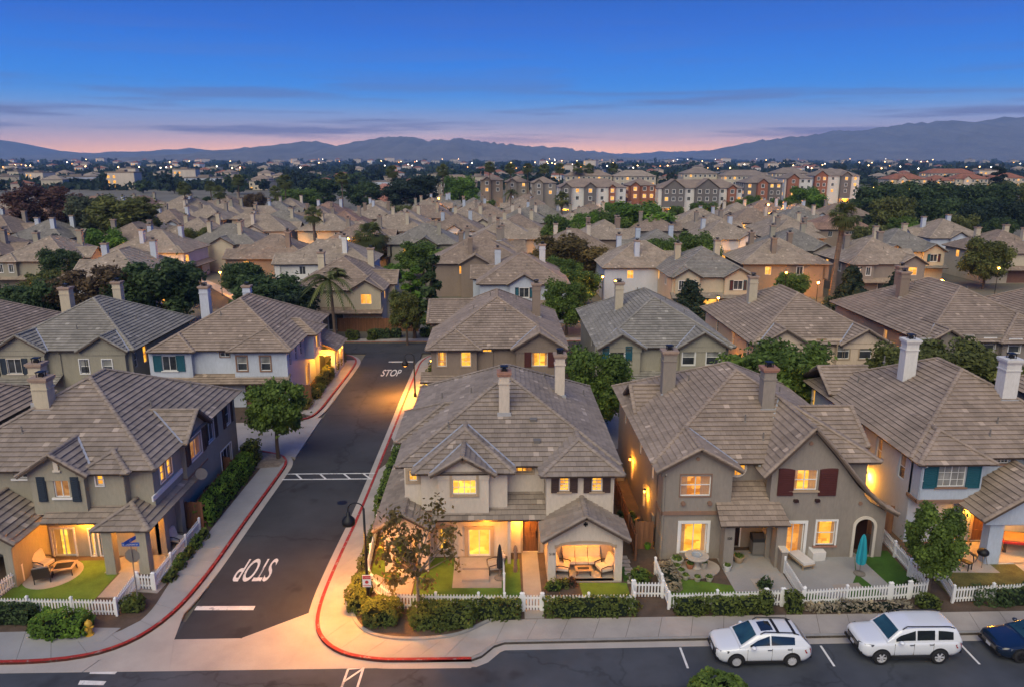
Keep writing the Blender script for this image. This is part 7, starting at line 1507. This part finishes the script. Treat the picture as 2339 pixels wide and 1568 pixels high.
def car(label, x, y, L, Wd, Hh, body, top, hood, roofline, wheel_x, wr, paint, glass='glass_car', boxy=.0, rails=True, sunroof=False, rim='rim_silver', spokes=6, cladding=True, rz=0, side=None, step=False):
    """top: hood/belt height along x; roofline: cabin roof height along x; side: window splits"""
    o = thing('parked_car', label, 'car', (x, y, RZ - .004), rz); o.scale = (.93, .93, .93); hw = Wd / 2
    n = 46; xs = np.linspace(-L / 2, L / 2, n); V = []; rows = 15
    for xx in xs:
        e = min((xx + L / 2), (L / 2 - xx)); k = 1 - (max(0, .45 - e) / .45) ** 2.2 * (.20 if xx < 0 else .12) ; w = hw * k
        zt = interp(top, xx); zl = interp(body, xx); h = zt - zl
        prof = [(0, zl), (.80, zl), (.93, zl + .05 * h), (.985, zl + .22 * h), (1.0, zl + .45 * h), (.995, zl + .62 * h), (.985, zl + .78 * h), (.955, zl + .90 * h), (.88, zl + .975 * h), (.70, zt), (.35, zt + .018), (0, zt + .025)]
        half = [(w * a, z) for a, z in prof]; ring = half + [(-a, z) for a, z in half[-2:0:-1]]
        V += [(xx, a, z) for a, z in ring]
    m_ = len(ring); F_ = [(i * m_ + j, i * m_ + (j + 1) % m_, (i + 1) * m_ + (j + 1) % m_, (i + 1) * m_ + j) for i in range(n - 1) for j in range(m_)] + [tuple(range(m_ - 1, -1, -1)), tuple(range((n - 1) * m_, n * m_))]
    mb = MB(); mb.add(V, F_); bd = mb.build('body', paint, o, smooth=True)
    x0, x1 = roofline[0][0], roofline[-1][0]; wb, wt = hw * .93, hw * (.70 + .08 * boxy)
    def sec(xx): zb = interp(top, xx) - .05; zr_ = max(zb + .01, interp(roofline, xx)); f = min(1, (zr_ - zb) / (Hh - interp(top, 0) + .001)); return zb, zr_, wb + (wt - wb) * f * .98
    V = []; n2 = 40; X = np.linspace(x0, x1, n2)
    for xx in X: zb, zr_, w = sec(xx); half = [(wb, zb), (w + (wb - w) * .45, zb + (zr_ - zb) * .55), (w, zr_ - .05 * (zr_ - zb)), (w * .93, zr_ - .012), (w * .6, zr_ + .012), (0, zr_ + .02)]; V += [(xx, a, z) for a, z in half] + [(xx, -a, z) for a, z in half[-2::-1]]
    m_ = 11; mb = MB(); mb.add(V, [(i * m_ + j, i * m_ + j + 1, (i + 1) * m_ + j + 1, (i + 1) * m_ + j) for i in range(n2 - 1) for j in range(m_ - 1)] + [tuple(range(m_)), tuple(range((n2 - 1) * m_, n2 * m_))]); cab = mb.build('cabin', paint, o, smooth=True)
    def sp(xx, t, s, off=.014):
        zb, zr_, w = sec(xx); h = zr_ - zb
        P_ = [(wb, zb), (w + (wb - w) * .45, zb + h * .55), (w, zr_ - .05 * h)]; tt = t * 2
        a, b_ = (P_[0], P_[1]) if tt < 1 else (P_[1], P_[2]); f = tt if tt < 1 else tt - 1; return (xx, s * (a[0] + (b_[0] - a[0]) * f + off), a[1] + (b_[1] - a[1]) * f + off * .5)
    for s in (-1, 1):
        for (a, b_, ta, tb) in side:          # (x front, x rear, top fraction front, rear)
            mb = MB(); k = 8; gx = np.linspace(a, b_, k + 1); vs = []; 
            for i, xx in enumerate(gx):
                f = i / k; tt = ta + (tb - ta) * f; tl = .14
                for q in (tl, (tl + tt) / 2, tt): vs.append(sp(xx, max(tl, q), s))
            mb.add(vs, [(i * 3 + j, i * 3 + j + 1, i * 3 + j + 4, i * 3 + j + 3) for i in range(k) for j in range(2)]); mb.build('side_window', glass if glass == 'glass_car' else 'glass_car', cab, smooth=True)
    def top_panel(xa, xb, name, mat, wf=.86, off=.016):
        mb = MB(); k = 8; vs = []
        for xx in np.linspace(xa, xb, k + 1):
            zb, zr_, w = sec(xx)
            for f in (-1, -.5, 0, .5, 1): vs.append((xx - .004 * (xb > xa), f * w * wf, zr_ + (.02 - .022 * abs(f) ** 2) + off))
        mb.add(vs, [(i * 5 + j, i * 5 + j + 1, i * 5 + j + 6, i * 5 + j + 5) for i in range(k) for j in range(4)]); return mb.build(name, mat, cab, smooth=True)
    wx = [r for r in roofline]; top_panel(wx[0][0] + .10, wx[1][0] - .04, 'windscreen', 'glass_teal', .88, .018); top_panel(wx[-2][0] + .05, wx[-1][0] - .08, 'rear_window', 'glass_car', .84, .016)
    if sunroof: top_panel(wx[1][0] + .25, wx[1][0] + .85, 'sunroof', 'glass_car', .62, .012); top_panel(wx[1][0] + .95, wx[1][0] + 1.1, 'roof_bar', 'plastic_black', .92, .01); top_panel(wx[1][0] + 1.75, wx[1][0] + 1.9, 'roof_bar', 'plastic_black', .92, .01)
    if rails:
        for s in (-1, 1):
            zb, zr_, w = sec(0.4); mb = MB(); p = [(wx[1][0] + .15, s * w * .93, sec(wx[1][0] + .15)[1]), (wx[1][0] + .35, s * w * .93, zr_ + .07), (wx[-2][0] - .35, s * w * .93, sec(wx[-2][0] - .35)[1] + .07), (wx[-2][0] - .1, s * w * .93, sec(wx[-2][0] - .1)[1])]; mb.path(p, .026, 8); mb.build('roof_rail', 'plastic_black', cab)
    for wxx in wheel_x:
        for s in (-1, 1):
            wy = s * (hw - .10)
            mb = MB(); ar = wr + .075; nn = 18
            arc = [(ar * math.cos(math.pi * (i / nn) * 1.16 - math.pi * .08), ar * math.sin(math.pi * (i / nn) * 1.16 - math.pi * .08)) for i in range(nn + 1)]
            mb.ext([(wxx + a, s * (hw * .99 - .0), wr + b_ + .01) for a, b_ in arc], (0, s * .022, 0)); mb.build('wheel_arch', 'plastic_black', bd)
            W_ = thing('wheel', None, None, (wxx, wy + s * .045, wr)); W_.parent = o
            for key in ('label', 'category'):
                if key in W_: del W_[key]
            prof = [(wr * .62, -.11), (wr * .9, -.115), (wr * .99, -.08), (wr, 0), (wr * .99, .08), (wr * .9, .115), (wr * .62, .11)]
            t_ = MB(); t_.lathe(prof, n=28); t_.f = t_.f[:-2]; tm = t_.mesh('tyre', 'tyre', smooth=True); q = link('tyre', tm, W_); q.rotation_euler = (rad(90), 0, 0)
            r_ = MB(); r_.lathe([(wr * .66, .02), (wr * .66, .098), (wr * .60, .098), (wr * .58, .04)], n=24)
            for i in range(spokes):
                a = 2 * math.pi * i / spokes; ca, sa = math.cos(a), math.sin(a); w1, w2 = .035, .05
                r_.add([(ca * .05 - sa * w1, sa * .05 + ca * w1, .085), (ca * .05 + sa * w1, sa * .05 - ca * w1, .085), (ca * wr * .62 + sa * w2, sa * wr * .62 - ca * w2, .098), (ca * wr * .62 - sa * w2, sa * wr * .62 + ca * w2, .098)], [(0, 1, 2, 3)])
            r_.lathe([(.07, .05), (.07, .105), (.03, .11)], n=12); q = link('rim', r_.mesh('rim', rim), W_); q.rotation_euler = (rad(90) * (1 if s < 0 else -1), 0, 0)
            d_ = MB(); d_.lathe([(wr * .64, -.02), (wr * .64, .03)], n=20); q = link('brake_disc', d_.mesh('brake_disc', 'plastic_black'), W_); q.rotation_euler = (rad(90) * (1 if s < 0 else -1), 0, 0)
    zf = interp(top, -L / 2); zl = interp(body, -L / 2)
    mb = MB(); mb.box(-L / 2 - .03, -L / 2 + .12, -hw * .58, hw * .58, zl + (zf - zl) * .30, zl + (zf - zl) * .86); gr = mb.build('grille', 'plastic_black', o)
    for i in range(3): mb = MB(); zz = zl + (zf - zl) * (.40 + .16 * i); mb.box(-L / 2 - .045, -L / 2 - .025, -hw * .55, hw * .55, zz, zz + .03); mb.build('grille_bar', 'chrome' if paint != 'car_navy' else 'pipe_grey', gr)
    mb = MB(); mb.box(-L / 2 - .05, -L / 2 + .3, -hw * .84, hw * .84, zl - .02, zl + .11); mb.build('bumper', 'plastic_black', o)
    mb = MB(); mb.box(-L / 2 - .055, -L / 2 - .045, -.16, .16, zl + (zf - zl) * .2, zl + (zf - zl) * .2 + .15); mb.build('number_plate', 'plate', o)
    mb = MB(); mb.box(L / 2 - .3, L / 2 + .04, -hw * .86, hw * .86, interp(body, L / 2) - .02, interp(body, L / 2) + .16); mb.build('rear_bumper', 'plastic_black' if cladding else paint, o)
    for s in (-1, 1):
        zz = interp(top, -L / 2 + .2); a0, a1 = hw * .52, hw * .86
        mb = MB(); vs = [(-L / 2 - .025, s * a0, zz - .19), (-L / 2 - .02, s * a0, zz - .07), (-L / 2 + .14, s * (a1 + .005), zz - .05), (-L / 2 + .11, s * (a1 + .01), zz - .2), (-L / 2 + .55, s * (hw * .995), zz - .02), (-L / 2 + .48, s * (hw * 1.005), zz - .13)]
        mb.add(vs, [(0, 1, 2, 3), (3, 2, 4, 5)]); mb.build('headlight', 'lens', o)
        zz = interp(top, L / 2 - .1); mb = MB(); mb.add([(L / 2 + .012, s * hw * .5, zz - .32), (L / 2 + .012, s * hw * .5, zz - .12), (L / 2 - .05, s * hw * .9, zz - .1), (L / 2 - .03, s * hw * .9, zz - .34), (L / 2 - .38, s * hw * 1.0, zz - .14), (L / 2 - .3, s * hw * 1.004, zz - .32)], [(0, 1, 2, 3), (3, 2, 4, 5)]); mb.build('tail_light', 'lens_red', o)
        xm = roofline[0][0] + .62; zb = interp(top, xm); mb = MB(); mb.ball((xm, s * (hw + .11), zb + .07), .12, 10, 6, .72); mb.tube((xm + .05, s * (hw * .9), zb), (xm, s * (hw + .06), zb + .03), .03); mb.build('wing_mirror', paint, o, smooth=True)
        for xx in (roofline[1][0] + .55, roofline[1][0] + 1.5): zz = interp(top, xx) - .16; mb = MB(); mb.box(xx - .1, xx + .1, min(s * (hw * .985), s * (hw * .985 + .035)), max(s * (hw * .985), s * (hw * .985 + .035)), zz, zz + .04); mb.build('door_handle', 'chrome' if paint != 'car_navy' else 'plastic_black', o)
        for xx in (roofline[0][0] + .38, roofline[1][0] + .68, roofline[1][0] + 1.62): mb = MB(); zl2 = interp(body, xx) + .12; zt2 = interp(top, xx) - .09; mb.box(xx - .006, xx + .006, min(s * hw * .95, s * (hw * 1.001)), max(s * hw * .95, s * (hw * 1.001)), zl2, zt2); mb.build('door_seam', 'plastic_black', o)
        mb = MB(); mb.box(wheel_x[0] + wr + .08, wheel_x[1] - wr - .08, min(s * hw * .9, s * (hw * 1.0 + (.06 if step else .004))), max(s * hw * .9, s * (hw * 1.0 + (.06 if step else .004))), interp(body, 0) - .02, interp(body, 0) + .10); mb.build('sill', 'plastic_black', o)
    return o
zc = lambda d: sorted(d)
cy_ = 29.62
x1 = (G(1665, 1505)[0] + G(1810, 1502)[0]) / 2
car('white compact crossover with black roof bars parked at the kerb', x1 + .02, cy_ - .12, 4.5, 1.83, 1.62, [(-2.25, .36), (-1.9, .22), (1.9, .24), (2.25, .40)], [(-2.25, .78), (-2.1, .90), (-1.2, 1.02), (-.9, 1.04), (1.6, 1.10), (2.1, 1.08), (2.25, .98)], None, [(-1.22, 1.02), (-.35, 1.56), (.3, 1.63), (1.3, 1.58), (1.75, 1.50), (2.18, 1.05)], (-1.36, 1.30), .345, 'car_white', side=[(-.72, .22, .35, .86), (.30, 1.42, .86, .78)], sunroof=True, spokes=10)
x2 = (G(1995, 1495)[0] + G(2130, 1492)[0]) / 2
car('white boxy off road wagon parked between the bay lines', x2 + .1, cy_ + .0, 4.85, 1.93, 1.80, [(-2.42, .50), (-2.1, .36), (2.0, .38), (2.42, .5)], [(-2.42, .98), (-2.3, 1.10), (-1.2, 1.16), (-1.0, 1.17), (2.2, 1.20), (2.42, 1.12)], None, [(-1.25, 1.15), (-.62, 1.70), (.2, 1.80), (1.6, 1.80), (2.15, 1.74), (2.40, 1.16)], (-1.48, 1.32), .385, 'car_white', boxy=1., side=[(-.82, .12, .45, .86), (.20, 1.05, .86, .86), (1.22, 1.95, .84, .74)], spokes=6, step=True)
x3, _ = G(2336, 1500); car('dark navy saloon parked past the white wagon, its front in view', x3 + 1.05, cy_ - .05, 4.75, 1.86, 1.45, [(-2.37, .32), (-2.0, .20), (2.0, .22), (2.37, .36)], [(-2.37, .66), (-2.2, .78), (-1.1, .94), (-.8, .96), (1.6, 1.02), (2.37, .96)], None, [(-1.1, .94), (-.1, 1.40), (.4, 1.46), (1.1, 1.43), (1.5, 1.36), (2.2, 1.0)], (-1.42, 1.40), .34, 'car_navy', side=[(-.6, .3, .35, .86), (.38, 1.3, .86, .6)], rails=False, rim='rim_dark', spokes=5, cladding=False)
# the top of a shrub at the very front, between camera and street
x, y = G(1640, 1566, 1.2); hedge(x - 1.25, x + 1.25, y - .9, y + .9, 1.7, 'leafy top of a shrub on the near side of the bottom street', 'green', 150, .12, 99, .85, RZ, 'bush', 'bush')
